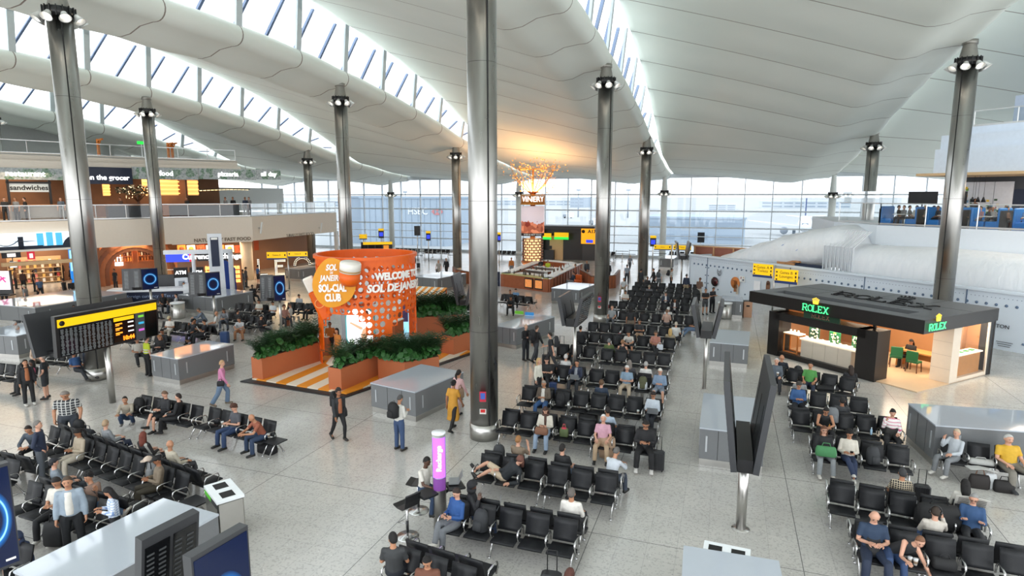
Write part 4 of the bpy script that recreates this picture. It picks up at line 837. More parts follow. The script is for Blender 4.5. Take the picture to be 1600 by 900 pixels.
pt = thing('pavilion_platform', 'low platform of orange and white diagonal stripes with a black ramp edge', 'platform', (0, 0, 0))
m = MB(); m.prism([(p.x, p.y) for p in (A_, B_, C_, D_)], .002, .045); obj('ramp_edge', m, M('black_ribbed_edge', (34, 34, 36), .5, noise=.4, scale=14), pt)
cen = (A_+B_+C_+D_)/4; ins = [p+(cen-p)*.085 for p in (A_, B_, C_, D_)]
m = MB(); m.prism([(p.x, p.y) for p in ins], .045, .085); obj('striped_deck', m, stripe_mat('orange_white_stripes', (236, 226, 206), (236, 150, 44), 1.05, sang), pt)
DR = 2.2; LEGP = G(505, 568, .085); vd = Vector((.54, -.84, 0)); DC = LEGP+Vector((.84, .54, 0))*2.02-vd*.75; DC.z = .085; DTOP = 4.78
dt = thing('drum_pavilion', 'tall orange drum pavilion of open lattice on arched legs', 'pavilion', DC)
va = math.atan2(vd.y, vd.x)           # towards the camera
def archz(a):                           # lower edge of the lattice at angle a: four arches
 q = ((a-va-.26) % (PI/2))/(PI/2); u = abs(q-.5)*2; leg = .17
 return .0 if u > 1-leg else 2.55*math.sqrt(max(0, 1-(u/(1-leg))**2.4))
m = MB(); NC, NR = 48, 16; ch = DTOP/NR
P_ = lambda a, z, r_=DR: (r_*math.cos(a), r_*math.sin(a), z)
for i in range(NC):
 a0, a1 = 2*PI*i/NC, 2*PI*(i+1)/NC; am = (a0+a1)/2
 for j in range(NR):
  z0, z1 = j*ch, (j+1)*ch; zm = (z0+z1)/2
  if zm < archz(am)-.02: continue
  if j in (NR-1, 0) or i % 12 == 7 and j < 7:
   m.quad(P_(a0, z0), P_(a1, z0), P_(a1, z1), P_(a0, z1)); continue
  k = .92 if (i+j) % 2 == 0 else .62; da, dz = (a1-a0)/2*k, ch/2*k
  o8 = [(a0, z0), (am, z0), (a1, z0), (a1, zm), (a1, z1), (am, z1), (a0, z1), (a0, zm)]; c_ = .3
  i8 = [(am-da*(1-c_), zm-dz*(1-c_)), (am, zm-dz), (am+da*(1-c_), zm-dz*(1-c_)), (am+da, zm), (am+da*(1-c_), zm+dz*(1-c_)), (am, zm+dz), (am-da*(1-c_), zm+dz*(1-c_)), (am-da, zm)]
  if k < .7: i8 = [((a+am)/2 if n_ % 2 == 0 else a, (z+zm)/2 if n_ % 2 == 0 else z) for n_, (a, z) in enumerate([(am-da, zm-dz), (am, zm-dz), (am+da, zm-dz), (am+da, zm), (am+da, zm+dz), (am, zm+dz), (am-da, zm+dz), (am-da, zm)])]
  vs = [P_(*q) for q in o8+i8]; m.add(vs, [(n_, (n_+1) % 8, 8+(n_+1) % 8, 8+n_) for n_ in range(8)])
lat = obj('lattice_wall', m, OR, dt); md = lat.modifiers.new('thickness', 'SOLIDIFY'); md.thickness = .05
for z, r_, h in ((DTOP-.02, .09, .14), (2.62, .03, .1)):
 if z > 3: m = MB(); m.lathe([(DR-r_, z-h/2), (DR+r_, z-h/2), (DR+r_, z+h/2), (DR-r_, z+h/2), (DR-r_, z-h/2)], n=60, caps=False, smooth=False); obj('top_ring', m, OR, dt)
for q in range(4):
 pts = []
 for i in range(25):
  a = va+.26+PI/2*(q+i/24); u = abs(i/24-.5)*2
  if u <= .84: pts.append(P_(a, archz(a)))
 pts = [(pts[0][0], pts[0][1], 0)]+pts+[(pts[-1][0], pts[-1][1], 0)]; m = MB(); m.tube(pts, [(.11, .09)]*len(pts), 6); obj('arch_trim', m, OR, dt)
m = MB(); m.lathe([(DR-.12, 0), (DR-.1, .05), (.1, .06)], n=40); obj('inner_floor', m, stripe_mat('orange_white_stripes_inner', (236, 226, 206), (236, 150, 44), .9, sang+.4), dt)
# signs on the drum
def drumface(px, py, k=0.):
 r = ray(px, py); o = Vector((CAMP[0], CAMP[1]))-Vector((DC.x, DC.y)); d = Vector((r[0], r[1])); rr = DR+.08+k
 a, b, c = d.dot(d), 2*o.dot(d), o.dot(o)-rr*rr; t = (-b-math.sqrt(max(0, b*b-4*a*c)))/(2*a); p = Vector((CAMP[0]+r[0]*t, CAMP[1]+r[1]*t, CAMP[2]+r[2]*t)); n_ = Vector((p.x-DC.x, p.y-DC.y)); return p, math.atan2(n_.y, n_.x)+PI/2
p, rz = drumface(523, 441, .12); t = thing('club_sign', 'round golden sign with white SOL-CIAL CLUB lettering on the orange drum', 'sign', p+(Vector((CAMP[0], CAMP[1], p.z))-p).normalized()*.25, face(p)-.12)
m = MB(); m.xf(Matrix.Rotation(PI/2, 4, 'X')); m.prism([((1.02+.05*math.sin(2*a+.6))*math.cos(a)*.84, (1.02+.06*math.cos(3*a+.5))*math.sin(a)) for a in [2*PI*i/40 for i in range(40)]], 0, .14); obj('disc', m, M('golden_sign_face', (226, 150, 10), .5), t)
WL = M('white_lettering', (248, 246, 240), .5)
for s_, z, sz, nm, bo in (('SOL', .66, .34, 'script_lettering', .015), ('DE', .45, .13, 'script_lettering', .004), ('JANEIRO', .22, .33, 'script_lettering', .012)): o = letters(nm, s_, sz, WL, t, (-.1, -.17, z), bold=bo, shear=.25); o.scale = (.72, 1, 1)
for s_, z in (('SOL-CIAL', -.2), ('CLUB', -.6)): o = letters('block_lettering', s_, .42, WL, t, (-.08, -.17, z), bold=.02, ext=.03); o.scale = (.62, 1, 1)
p, rz = drumface(625, 440, .05); t = thing('welcome_lettering', 'white WELCOME TO lettering raised on the right of the orange drum', 'sign', p, rz);
def curved(s_, z, size, bold, shear=0, sx=1.):
 me = text(s_, size, .02, bold, 'CENTER', shear)
 for v in me.vertices:
  x, y, zz = v.co.x*sx, v.co.y, v.co.z; v.co = (math.sin(x/DR)*DR, DR-math.cos(x/DR)*DR-.05-zz, z+y)
 o = link('raised_lettering', me, t); me.materials.append(WL); return o
curved('WELCOME TO', .28, .42, .02, 0, .85); curved('SOL DE JANEIRO', -.22, .46, .015, .2, .9)
p, rz = drumface(546, 420, .35); t = thing('giant_jar', 'oversized orange cream jar with a white lid mounted on the drum', 'prop', p+(Vector((CAMP[0], CAMP[1], p.z))-p).normalized()*.15+Vector((0, 0, -.3)), rz); t.rotation_euler = (.18, .1, face(p))
m = MB(); m.lathe([(.30, -.35), (.42, -.15), (.42, .2)], n=28); obj('jar_body', m, OR, t); m = MB(); m.lathe([(.43, .2), (.43, .55), (.40, .6)], n=28); obj('lid', m, M('jar_lid_white', (240, 236, 226), .4), t); m = MB(); m.lathe([(.436, .24), (.436, .31)], n=28, caps=False); obj('lid_band', m, M('tan_band', (190, 150, 100), .5), t)
p, rz = drumface(500, 446, .0); t = thing('giant_bottle', 'oversized tilted orange bottle with white cap on the drum left edge', 'prop', p+Vector((0, 0, -.9))); t.rotation_euler = (.0, -.38, face(p))
m = MB(); m.box((0, 0, .1), (.5, .35, 1.3), bev=.08); obj('bottle_body', m, OR, t); m = MB(); m.box((0, 0, 1.06), (.44, .32, .62), bev=.04); obj('cap', m, M('jar_lid_white'), t); m = MB(); m.xf(Matrix.Translation((0, -.19, .15)) @ Matrix.Rotation(PI/2, 4, 'X')); m.lathe([(.2, 0), (.2, .012), (.17, .012), (.17, 0)], n=20, caps=False); obj('round_mark', m, M('pale_orange', (255, 186, 110), .5), t)
# planters
def planter(name, label, pts, th, h, side=1):
 o = pts[0]; t = thing(name, label, 'planter', (o.x, o.y, 0)); out = [Vector((p.x-o.x, p.y-o.y, 0)) for p in pts]; inn = []
 for i, p in enumerate(out):
  a, b = out[max(0, i-1)], out[min(len(out)-1, i+1)]; v = (b-a).normalized(); inn.append(p+Vector((-v.y, v.x, 0))*th*side)
 m = MB(); m.prism([(p.x, p.y) for p in out+inn[::-1]], .05, h); obj('box', m, OR2, t)
 m = MB(); m.prism([(p.x*1, p.y) for p in [a+(b-a)*.12 for a, b in zip(out, inn)]+[b+(a-b)*.12 for a, b in zip(out, inn)][::-1]], h, h+.03); obj('soil', m, M('dark_soil', (44, 34, 28), .9), t)
 return pts, inn, h
def palm_mesh(seed, H=.95):
 r_ = random.Random(seed); m = MB()
 for i in range(19):
  a = r_.uniform(0, 2*PI); L = H*r_.uniform(.7, 1.15); lean = r_.uniform(.25, .95); pts = [Vector((math.cos(a)*L*lean*q*(.6+.4*q), math.sin(a)*L*lean*q*(.6+.4*q), L*(q-.38*lean*q*q))) for q in (0, .25, .5, .75, 1)]
  m.tube(pts, [.012, .01, .008, .006, .003], 3, False)
  for q in range(1, 5):
   for k in (0, .5):
    b = pts[q-1]+(pts[q]-pts[q-1])*k; d = (pts[q]-pts[q-1]).normalized(); s_ = Vector((-math.sin(a), math.cos(a), 0))
    for sg in (-1, 1): e = b+(s_*sg*.8+d*.7+Vector((0, 0, -.15))).normalized()*.24*H/.75; w_ = d*.022; m.quad(b-w_, b+w_, e)
 me = m.mesh('palm'); me.materials.append(M('palm_green', (30, 60, 28), .5, noise=.35, scale=5)); return me
def leaf_mesh(seed):
 r_ = random.Random(seed); m = MB()
 for i in range(34):
  a = r_.uniform(0, 2*PI); rr = r_.uniform(.05, .3); c = Vector((math.cos(a)*rr, math.sin(a)*rr, r_.uniform(.08, .46))); n_ = (Vector((math.cos(a), math.sin(a), r_.uniform(.2, 1.2)))).normalized(); u = n_.cross(Vector((0, 0, 1))).normalized(); w_ = n_.cross(u); s_ = r_.uniform(.08, .13)
  m.add([c+u*(math.cos(t_)*s_)+w_*(math.sin(t_)*s_*1.15)+n_*(.02*math.cos(2*t_)) for t_ in [2*PI*k/8 for k in range(8)]], [tuple(range(8))]); m.bar(c, (c.x*.3, c.y*.3, 0), .008)
 me = m.mesh('leafy'); me.materials.append(M('round_leaf_green', (44, 90, 38), .45, noise=.4, scale=4)); return me
PALMS = [palm_mesh(i) for i in range(4)]; LEAFS = [leaf_mesh(i) for i in range(3)]
def planting(pl, n, where, th, sc=1.):
 pts, inn, h = pl; o = Vector((pts[0].x, pts[0].y, 0))
 L = [(pts[i+1]-pts[i]).length for i in range(len(pts)-1)]; tot = sum(L)
 for i in range(n):
  d = tot*(i+.5)/n; k = 0
  while d > L[k] and k < len(L)-1: d -= L[k]; k += 1
  a, b = pts[k], pts[k+1]; q = d/L[k]; c = a+(b-a)*q; ii = inn[k]+(inn[k+1]-inn[k])*q; ci = o+ii; f = R.uniform(.3, .7) if i % 3 else .2
  p = Vector((c.x+(ci.x-c.x)*f, c.y+(ci.y-c.y)*f, h+.03)); kind = i % 3 == 0
  ob = link('round_leaf_plant' if kind else 'palm_plant', LEAFS[i % 3] if kind else PALMS[i % 4]); ob.location = p; s_ = R.uniform(.85, 1.2)*sc; ob.scale = (s_, s_, s_*R.uniform(.9, 1.1)); ob.rotation_euler = (0, 0, R.uniform(0, 6))
  tag(ob, ('bright round-leaved plant growing in the ' if kind else 'dark feathery palm growing in the ')+where, 'plant', ('round-leaved plants' if kind else 'palms')+' in the '+where)
planting(planter('planter_box', 'long terracotta planter box at the left of the striped platform', [G(411, 596), G(500, 567)], .62, .95), 24, 'long planter left of the drum', .62)
planting(planter('planter_box', 'terracotta planter box behind the lit picture sign at the front corner', [G(534, 614), G(594, 588)], .62, .95), 13, 'front corner planter', .62, .9)
z95 = .95
planting(planter('planter_box', 'bent terracotta planter box behind the grey counter in front of the drum', [G(590, 559, z95), G(632, 566, z95), G(686, 557, z95)], .6, .95), 26, 'bent planter before the drum', .6)
planting(planter('planter_box', 'terracotta planter box at the right back beside the thick steel column', [G(709, 557), G(735, 548)], .8, .95), 9, 'planter beside the thick column', .8)
planting(planter('planter_box', 'terracotta planter box behind the drum near the striped awning', [G(652, 528), G(728, 522)], .9, 1.1), 24, 'back planter near the awning', .9, 1.25)
# lit picture sign
p = G(561, 575); t = thing('lit_picture_sign', 'rounded lit picture sign in a teal frame among the front plants', 'sign', (p.x-.1, p.y+.35, .9), face(p)*.8)
rr_ = lambda w, h, r_: [(sx*(w/2-r_)+r_*math.cos(a), sz*(h/2-r_)+r_*math.sin(a)) for sx, sz, a0 in ((1, 1, 0), (-1, 1, PI/2), (-1, -1, PI), (1, -1, 1.5*PI)) for a in [a0+PI/2*k/5 for k in range(6)]]
RX = Matrix.Translation((0, 0, .85)) @ Matrix.Rotation(PI/2, 4, 'X')
m = MB(); m.xf(RX); m.prism(rr_(1.25, 1.75, .4), -.3, .0); obj('teal_frame', m, M('teal_frame', (96, 190, 196), .4), t); m = MB(); m.xf(RX); m.prism(rr_(1.12, 1.62, .36), 0, .02); obj('lit_face', m, M('lit_sky_white', (240, 246, 250), .5, emit=.9), t)
m = MB(); m.xf(RX); SK = .03
m.prism([(.1, .35), (.3, .38), (.34, .6), (.2, .68), (.1, .55)], .02, .04); m.prism([(-.45, .2), (-.4, .26), (.1, .0), (.12, -.1), (.0, -.1)], .02, .04); m.prism([(.02, -.35), (.12, -.1), (.32, .05), (.34, -.3), (.2, -.7), (.08, -.72)], .02, .035); obj('picture_figure', m, M('picture_skin', (206, 160, 126), .5, emit=.4), t)
m = MB(); m.xf(RX); m.prism([(.14, .5), (.32, .42), (.42, .5), (.36, .74), (.2, .76)], .02, .045); obj('picture_hair', m, M('picture_brown', (92, 60, 40), .5), t); m = MB(); m.xf(RX); [m.prism([(x, -.75), (x+.09, -.78), (x+.06, -.45)], .02, .045) for x in (-.48, -.38, .36, .42)]; obj('picture_leaf', m, M('picture_leaf', (116, 168, 70), .5, emit=.2), t)
# awning stall, table and inner counters
p = G(668, 512); t = thing('awning_stall', 'little stall with an orange and white striped awning behind the drum', 'stall', p, .0)
m = MB(); aw = []
for i in range(10):
 x0, x1 = -1.0+.2*i, -.8+.2*i; m.mi = i % 2; m.loft([[(x0, -.7, 1.85), (x1, -.7, 1.85), (x1, -.69, 1.88), (x0, -.69, 1.88)], [(x0, .6, 2.25), (x1, .6, 2.25), (x1, .6, 2.28), (x0, .6, 2.28)]], True, False); m.prism([(x0, -.72), (x1, -.72), (x1, -.7), (x0, -.7)], 1.62, 1.88)
obj('awning', m, [M('awning_white', (244, 236, 222), .6), M('awning_orange', (240, 150, 40), .6)], t)
for sx in (-1, 1): m = MB(); m.box((sx*.95, -.6, .95), (.06, .06, 1.9)); obj('post', m, OR, t); m = MB(); m.box((sx*.95, .55, 1.1), (.06, .06, 2.2)); obj('post', m, OR, t)
m = MB(); m.box((0, .1, .5), (1.8, .7, 1.0)); obj('counter', m, OR2, t)
def cloth_table(px, py, label, w, d):
 p = G(px, py); t = thing('sampling_table', label, 'table', p, sang); m = MB(); m.box((0, 0, .8), (w, d, .05)); obj('tabletop', m, M('tabletop_orange', (240, 140, 40), .5), t); m = MB(); m.box((w*.2, 0, .83), (w*.5, d*1.04, .02)); m.box((w*.2, -d*.52, .66), (w*.5, .02, .34)); obj('striped_cloth', m, stripe_mat('cloth_stripes'+label[:6], (246, 236, 220), (240, 160, 60), .18, 0), t)
 for sx in (-1, 1): m = MB(); m.box((sx*w*.4, 0, .4), (.08, .08, .8)); obj('leg', m, OR, t)
 return p
p = cloth_table(704, 548, 'orange sampling table with a striped cloth by the thick column', 1.8, .8)
for i in range(6):
 o = link('sample_jar', bottlemesh(((236, 160, 60), (240, 230, 210), (200, 60, 50))[i % 3], 'sample_jar', .14, .05)); o.location = p+Matrix.Rotation(sang, 3, 'Z') @ Vector((-.7+.27*i, R.uniform(-.2, .2), .845)); tag(o, 'small sample jar on the striped cloth table', 'jar', 'sample jars on the cloth table')
for px, py, lab, h in ((515, 556, 'terracotta plinth inside the drum at the left', 1.0), (618, 530, 'terracotta plinth inside the drum at the right', 1.0), (632, 505, 'long terracotta counter behind the drum right leg', 1.0)):
 p = G(px, py); t = thing('display_plinth', lab, 'plinth', p, sang); m = MB(); m.box((0, 0, h/2), (.9 if 'long' not in lab else 2.6, .5, h)); obj('body', m, OR2, t); m = MB(); m.box((0, 0, h+.02), (.95 if 'long' not in lab else 2.7, .55, .04)); obj('top', m, M('awning_white'), t)
p = G(634, 519); t = thing('slim_totem', 'slim pale blue picture totem inside the drum right arch', 'sign', p, face(p)); m = MB(); m.box((0, 0, 1.0), (.42, .1, 2.0)); obj('panel', m, M('totem_light_blue'), t); m = MB(); m.box((0, -.06, 1.2), (.3, .02, 1.2)); obj('picture', m, M('totem_violet', (120, 110, 170), .5), t)
p = G(530, 545); t = thing('mirror_block', 'silver grey mirror block standing inside the drum', 'block', p+Vector((0, 1.5, 0)), sang); m = MB(); m.box((0, 0, 1.05), (1.1, 1.1, 2.1), bev=.08); obj('body', m, M('silver_block', (168, 172, 176), .35, .3), t); m = MB(); m.box((0, 0, .06), (1.16, 1.16, .12)); obj('kick_plate', m, STEEL, t)
# ================================================================ ISLAND BAR WITH THE GOLDEN TREE
a, b, c = G(782, 447), G(856, 457), G(904, 430)
ux = (b-a).normalized(); uy = Vector((-ux.y, ux.x, 0)); rzb = math.atan2(ux.y, ux.x); bw = (b-a).length; bl = 9.5
BO = a
def Bp(x, y, z=0): q = (G(904, 430)-b).normalized(); return BO+ux*x+q*y+Vector((0, 0, z))
t = thing('island_bar', 'rectangular island bar faced in reddish timber with a pale olive top', 'bar', BO, rzb)
RT = M('reddish_timber', (150, 82, 48), .45, noise=.25, scale=3); OLV = M('olive_top', (178, 172, 112), .4)
vv = c-b; vl = Vector((vv.dot(ux), vv.dot(uy), 0)); A0, B0 = Vector((.3, .3, 0)), Vector((bw-.3, .3, 0)); C0, D0 = B0+vl, A0+vl
for nm, p, q in (('front_counter', A0, B0), ('rear_counter', D0, C0), ('side_counter', A0, D0), ('side_counter', B0, C0)):
 u_ = Vector((0, 0, .52)); e_ = (q-p).normalized()*.3; m = MB(); m.bar(p+u_-e_, q+u_+e_, .6, 1.04); o = obj(nm, m, RT, t); u_.z = 1.08; m = MB(); m.bar(p+u_-e_, q+u_+e_, .75, .08); obj('worktop', m, OLV if nm == 'front_counter' else WHITE, o)
 if nm == 'side_counter': sd = Vector((e_.y, -e_.x, 0)).normalized()*(.31 if p == B0 else -.31); m = MB(); [m.box(tuple(p+(q-p)*(.08+.09*k)+sd*.97+Vector((0, 0, .52))), (.07, .07, .9)) for k in range(11)]; m.bar(p+(q-p)*.06+sd*.97+Vector((0, 0, .1)), p+(q-p)*1+sd*.97+Vector((0, 0, .1)), .05); obj('slat', m, DKWOOD, o)
for i in range(2):
 x = bw*.62+i*1.05; m = MB(); m.box((x, -.03, .55), (.85, .1, .8)); f = obj('lit_fridge', m, BLACK, t); m = MB(); m.box((x, -.09, .55), (.68, .03, .62)); obj('fridge_glow', m, M('fridge_glow', (206, 130, 70), .5, emit=.3, noise=.5, scale=9), f)
m = MB(); m.box((-.4, -.1, .6), (.8, .1, 1.2)); o = obj('menu_board', m, M('menu_navy', (24, 36, 60), .5), t); m = MB(); [m.box((-.4, -.16, .4+.15*k), (.5-.06*k, .01, .05)) for k in range(5)]; obj('menu_text', m, WL, o)
tc = G(832, 424); d_ = (Vector((tc.x, tc.y, 0))-Vector((CAMP[0], CAMP[1], 0))).length
def tz(y): r = ray(832, y); return CAMP[2]+r[2]*d_/math.hypot(r[0], r[1])
GLD = M('warm_gold_metal', (206, 150, 78), .35, .7); COP = M('copper_rack', (176, 108, 62), .4, .6)
wr = 18.0/FPX*d_
t = thing('bar_tower', 'round lit tower with picture drum, name band and golden metal tree over the island bar', 'tower', (tc.x, tc.y, 0), face(tc))
m = MB(); m.cyl((0, 0, 0), .25, tz(300), 14); obj('core', m, COP, t)
m = MB(); m.lathe([(wr*.72, tz(407)), (wr*.72, tz(373))], n=28); obj('glow_drum', m, M('glow_drum', (250, 206, 150), .5, emit=.55), t)
for k in range(9): z = tz(407)+(tz(373)-tz(407))*k/8; m = MB(); m.lathe([(wr*.7, z-.03), (wr*.92, z-.03), (wr*.92, z+.03), (wr*.7, z+.03)], n=28, caps=False); obj('rack_ring', m, COP, t)
BT2 = bottlemesh((90, 50, 30), 'rack_bottle', .32, .05)
for k in range(8):
 for i in range(14):
  a_ = 2*PI*(i+.5*(k % 2))/14; o = link('wine_bottle', BT2); z = tz(407)+(tz(373)-tz(407))*k/8+.035; o.location = Vector((tc.x, tc.y, z))+Vector((math.cos(a_), math.sin(a_), 0))*wr*.86; tag(o, 'dark wine bottle on the copper rings of the bar tower', 'bottle', 'wine bottles on the bar tower')
m = MB(); m.lathe([(wr*.85, tz(413)), (wr*1.0, tz(409)), (wr*1.0, tz(407))], n=28); obj('base_tray', m, COP, t)
def pic_mat():
 k = NT('lit_picture_drum'); co = k.coord(); sp = k.n('SeparateXYZ'); k.l(co, sp.inputs[0]); v = k.n('TexVoronoi', i_Scale=2.2); k.l(co, v.inputs['Vector']); sc_ = k.n('SeparateColor'); k.l(v.outputs['Color'], sc_.inputs[0]); nz = k.n('TexNoise', i_Scale=1.3); k.l(co, nz.inputs['Vector'])
 food = k.mix(sc_.outputs[0], lin((120, 26, 20)), lin((240, 150, 110))); z0 = tz(352); edge = k.math('MULTIPLY_ADD', nz.outputs[0], 1.6, z0-.5)
 c = k.mix(k.math('LESS_THAN', sp.outputs[2], edge), lin((204, 190, 196)), food); c = k.mix(k.math('LESS_THAN', sp.outputs[2], tz(363.5)), c, lin((44, 26, 24))); k.l(c, k.b.inputs['Base Color']); k.l(c, k.b.inputs['Emission Color']); k.b.inputs['Emission Strength'].default_value = .25; return k.m
m = MB(); m.lathe([(wr, tz(368)), (wr, tz(322))], n=36); o = obj('picture_drum', m, pic_mat(), t)
def ringtext(s_, z, size, r_, mat, par, bold=.02):
 me = text(s_, size, .02, bold)
 for v in me.vertices: x, y, zz = v.co; v.co = (math.sin(x/r_)*r_, -math.cos(x/r_)*r_-zz, z+y)
 me.materials.append(mat); return link('lettering', me, par)
ringtext('BITES & HOT FOOD', tz(365.8), .22, wr+.02, WL, o, .004)
m = MB(); m.lathe([(wr*1.04, tz(318)), (wr*1.04, tz(306))], n=36); o = obj('name_band', m, M('amber_glow_band', (150, 92, 34), .5, emit=.15), t); ringtext('VINERY', tz(311.5), .72, wr*1.04+.03, LITWHITE, o, .004)
for z in (tz(319), tz(305)): m = MB(); m.lathe([(wr*1.0, z-.05), (wr*1.1, z-.05), (wr*1.1, z+.05), (wr*1.0, z+.05), (wr*1.0, z-.05)], n=36, caps=False); obj('band_rim', m, GLD, t)
m = MB(); zt = tz(264); zb = tz(306); m.tube([(0, 0, zb), (0, 0, zt)], .09, 8); tips = []
for i in range(11):
 a_ = 2*PI*i/11; r1 = wr*2.35*R.uniform(.8, 1.05); e = Vector((math.cos(a_)*r1, math.sin(a_)*r1, zt+R.uniform(-.2, .4))); mid = Vector((math.cos(a_)*r1*.5, math.sin(a_)*r1*.5, zb+(zt-zb)*R.uniform(.3, .55))); m.tube([(0, 0, zb), mid, e], [.05, .035, .02], 5); tips += [mid, e, (mid+e)/2]
 b2 = e.lerp(Vector((0, 0, zt)), .5); m.tube([(0, 0, zt), b2+Vector((0, 0, -.1)), e], [.03, .02, .012], 4); tips += [b2]
obj('tree_branches', m, GLD, t); m = MB()
for i in range(460):
 q = R.choice(tips)+Vector((R.gauss(0, .5), R.gauss(0, .5), R.gauss(0, .35))); d = Vector((R.uniform(-1, 1), R.uniform(-1, 1), R.uniform(-1, 1))).normalized()*.1; e = d.cross(Vector((.3, .2, 1))).normalized()*.07; m.quad(q-d, q+e, q+d, q-e)
obj('golden_foliage', m, M('golden_leaf', (236, 160, 66), .4, .2, emit=.3), t)  # emission imitates the tree lights shining on the leaves
area('bar_tower_uplight', (tc.x, tc.y, tz(299)), 3, 330, (1, .52, .22), (PI, 0, 0)); area('bar_light', (tc.x, tc.y, tz(413)-.1), 2.5, 120, (1, .78, .5))
for k in range(3):
 p = Bp(bw*.5, 1.8+k*2.6, 0); t = thing('bar_back_unit', 'steel bar work unit inside the island bar, %s from the front' % ordn[k], 'counter', p, rzb); m = MB(); m.box((0, 0, .5), (2.4, .7, 1.0)); obj('body', m, STEEL, t); m = MB(); m.box((0, 0, 1.02), (2.5, .8, .05)); obj('worktop', m, WHITE, t)
LSH = bottlemesh((70, 60, 44), 'bar_bottle', .3, .045); GLS = bottlemesh((230, 232, 230), 'table_lamp', .38, .08)
for i in range(46):
 s_ = i % 4; q = R.uniform(.3, bl-.3); p = Bp(R.uniform(.5, bw-.5), .3, 1.121) if s_ == 0 else (Bp(bw-.3+R.uniform(-.15, .15), q, 1.121) if s_ == 1 else Bp(bw*.5+R.uniform(-1, 1), R.choice((1.8, 4.4, 7.0)), 1.046)); o = link('bar_bottle' if s_ != 1 else 'bar_lamp', LSH if s_ != 1 else GLS); o.location = p; tag(o, 'dark bottle standing on the island bar' if s_ != 1 else 'small white shaded lamp along the right counter of the island bar', 'bottle' if s_ != 1 else 'lamp', 'bottles on the island bar' if s_ != 1 else 'lamps on the island bar')
# curved timber booths either side of the bar
def booth_wall(label, pts, h=1.0):
 p0 = pts[0]; t = thing('timber_booth', label, 'booth', p0); m = MB()
 q = [Vector((p.x-p0.x, p.y-p0.y)) for p in pts]; wallstrip(m, q, 0, h, .12); obj('timber_screen', m, RT, t); m = MB(); wallstrip(m, q, h, h+.06, .2); obj('cap_rail', m, DKWOOD, t)
 m = MB(); [m.box((a_.x+(b_.x-a_.x)*f, a_.y+(b_.y-a_.y)*f, h/2), (.03, .03, h*.96)) for a_, b_ in zip(q, q[1:]) for f in (.15, .4, .65, .9)]; obj('slat', m, DKWOOD, t)
booth_wall('reddish timber booth screen left of the thick column', [G(707, 434), G(712, 440), G(733, 444)]); booth_wall('reddish timber booth screen right of the bar', [G(905, 439), G(925, 452), G(933, 451)]); booth_wall('dark curved timber booth screen behind the middle steel column', [G(944, 452), G(962, 450), G(969, 440)])
p = G(900, 446); t = thing('orange_armchair', 'orange armchair beside the timber booth right of the bar', 'chair', p, -.6); m = MB(); m.box((0, 0, .3), (.7, .65, .35), bev=.08); obj('seat', m, M('orange_leather', (206, 96, 40), .5), t); m = MB(); m.box((0, .3, .6), (.75, .14, .6), bev=.05); obj('backrest', m, M('orange_leather'), t)
# ================================================================ BOARDING GATE BLOCK
p0, p1 = onY(848, 380, 52.5), onY(930, 380, 52.5); t = thing('gate_block', 'black boarding gate structure in front of the end wall', 'gate', (p0.x, 52.5, 0)); w_ = p1.x-p0.x; h = onY(890, 353, 52.5).z
m = MB(); m.box((w_/2, .3, h/2), (w_, .2, h)); m.box((w_/2, 0, h-.2), (w_, 1.2, .4)); m.box((.1, -.2, h/2), (.2, 1.0, h)); obj('black_wall', m, BLACK, t)
m = MB(); m.box((w_*.26, .15, h*.35), (w_*.26, .1, h*.7)); obj('pale_doorway', m, TAN, t); m = MB(); m.box((w_*.88, .1, h*.3), (w_*.24, .1, h*.6)); obj('grey_panel', m, DARK, t)
for i, (x0, x1, y0, y1) in enumerate(((849, 862, 364, 371), (867, 889, 363, 371))):
 q0, q1 = onY(x0, y0, 52), onY(x1, y1, 52); m = MB(); m.box(((q0.x+q1.x)/2-p0.x, -.7, (q0.z+q1.z)/2), (q1.x-q0.x, .1, q0.z-q1.z)); o = obj('yellow_lane_sign', m, YELLOW, t); m = MB(); m.box(((q0.x+q1.x)/2-p0.x, -.72, q1.z-.1), (q1.x-q0.x, .1, .28)); obj('green_strip', m, M('lit_green'), o)
q0, q1 = onY(909, 357, 52), onY(927, 381, 52); m = MB(); m.box(((q0.x+q1.x)/2-p0.x+.3, -.7, (q0.z+q1.z)/2), (q1.x-q0.x+.6, .1, q0.z-q1.z)); o = obj('gate_number_sign', m, M('gate_orange', (240, 160, 10), .5, emit=.4), t); letters('lettering', 'A17', .55, SIGNTXT, o, ((q0.x+q1.x)/2-p0.x+.55, -.77, q0.z-.32), bold=.02); m = MB(); m.box(((q0.x+q1.x)/2-p0.x+.3, -.78, q1.z+.3), (.8, .05, .35)); obj('blue_screen', m, M('lit_blue', (40, 60, 210), .5, emit=.6), o); m = MB(); m.lathe([(.2, -.03), (.2, .03)], n=14); oo = obj('dark_roundel', m, SIGNTXT, o); oo.location = (q0.x-p0.x+.25, -.75, q0.z-.32); oo.rotation_euler = (PI/2, 0, 0)
for px, lab in ((855, 'black gate desk left of the pale doorway'), (893, 'black gate desk beside the pale doorway')):
 p = G(px, 405); t = thing('gate_desk', lab, 'desk', p, 0); m = MB(); m.box((0, 0, .55), (1.8, .8, 1.1)); obj('body', m, BLACK, t); m = MB(); m.box((0, 0, 1.12), (1.9, .9, .05)); obj('worktop', m, DARK, t); m = MB(); m.box((.3, .1, 1.4), (.5, .05, .4)); obj('monitor', m, BLACK, t)
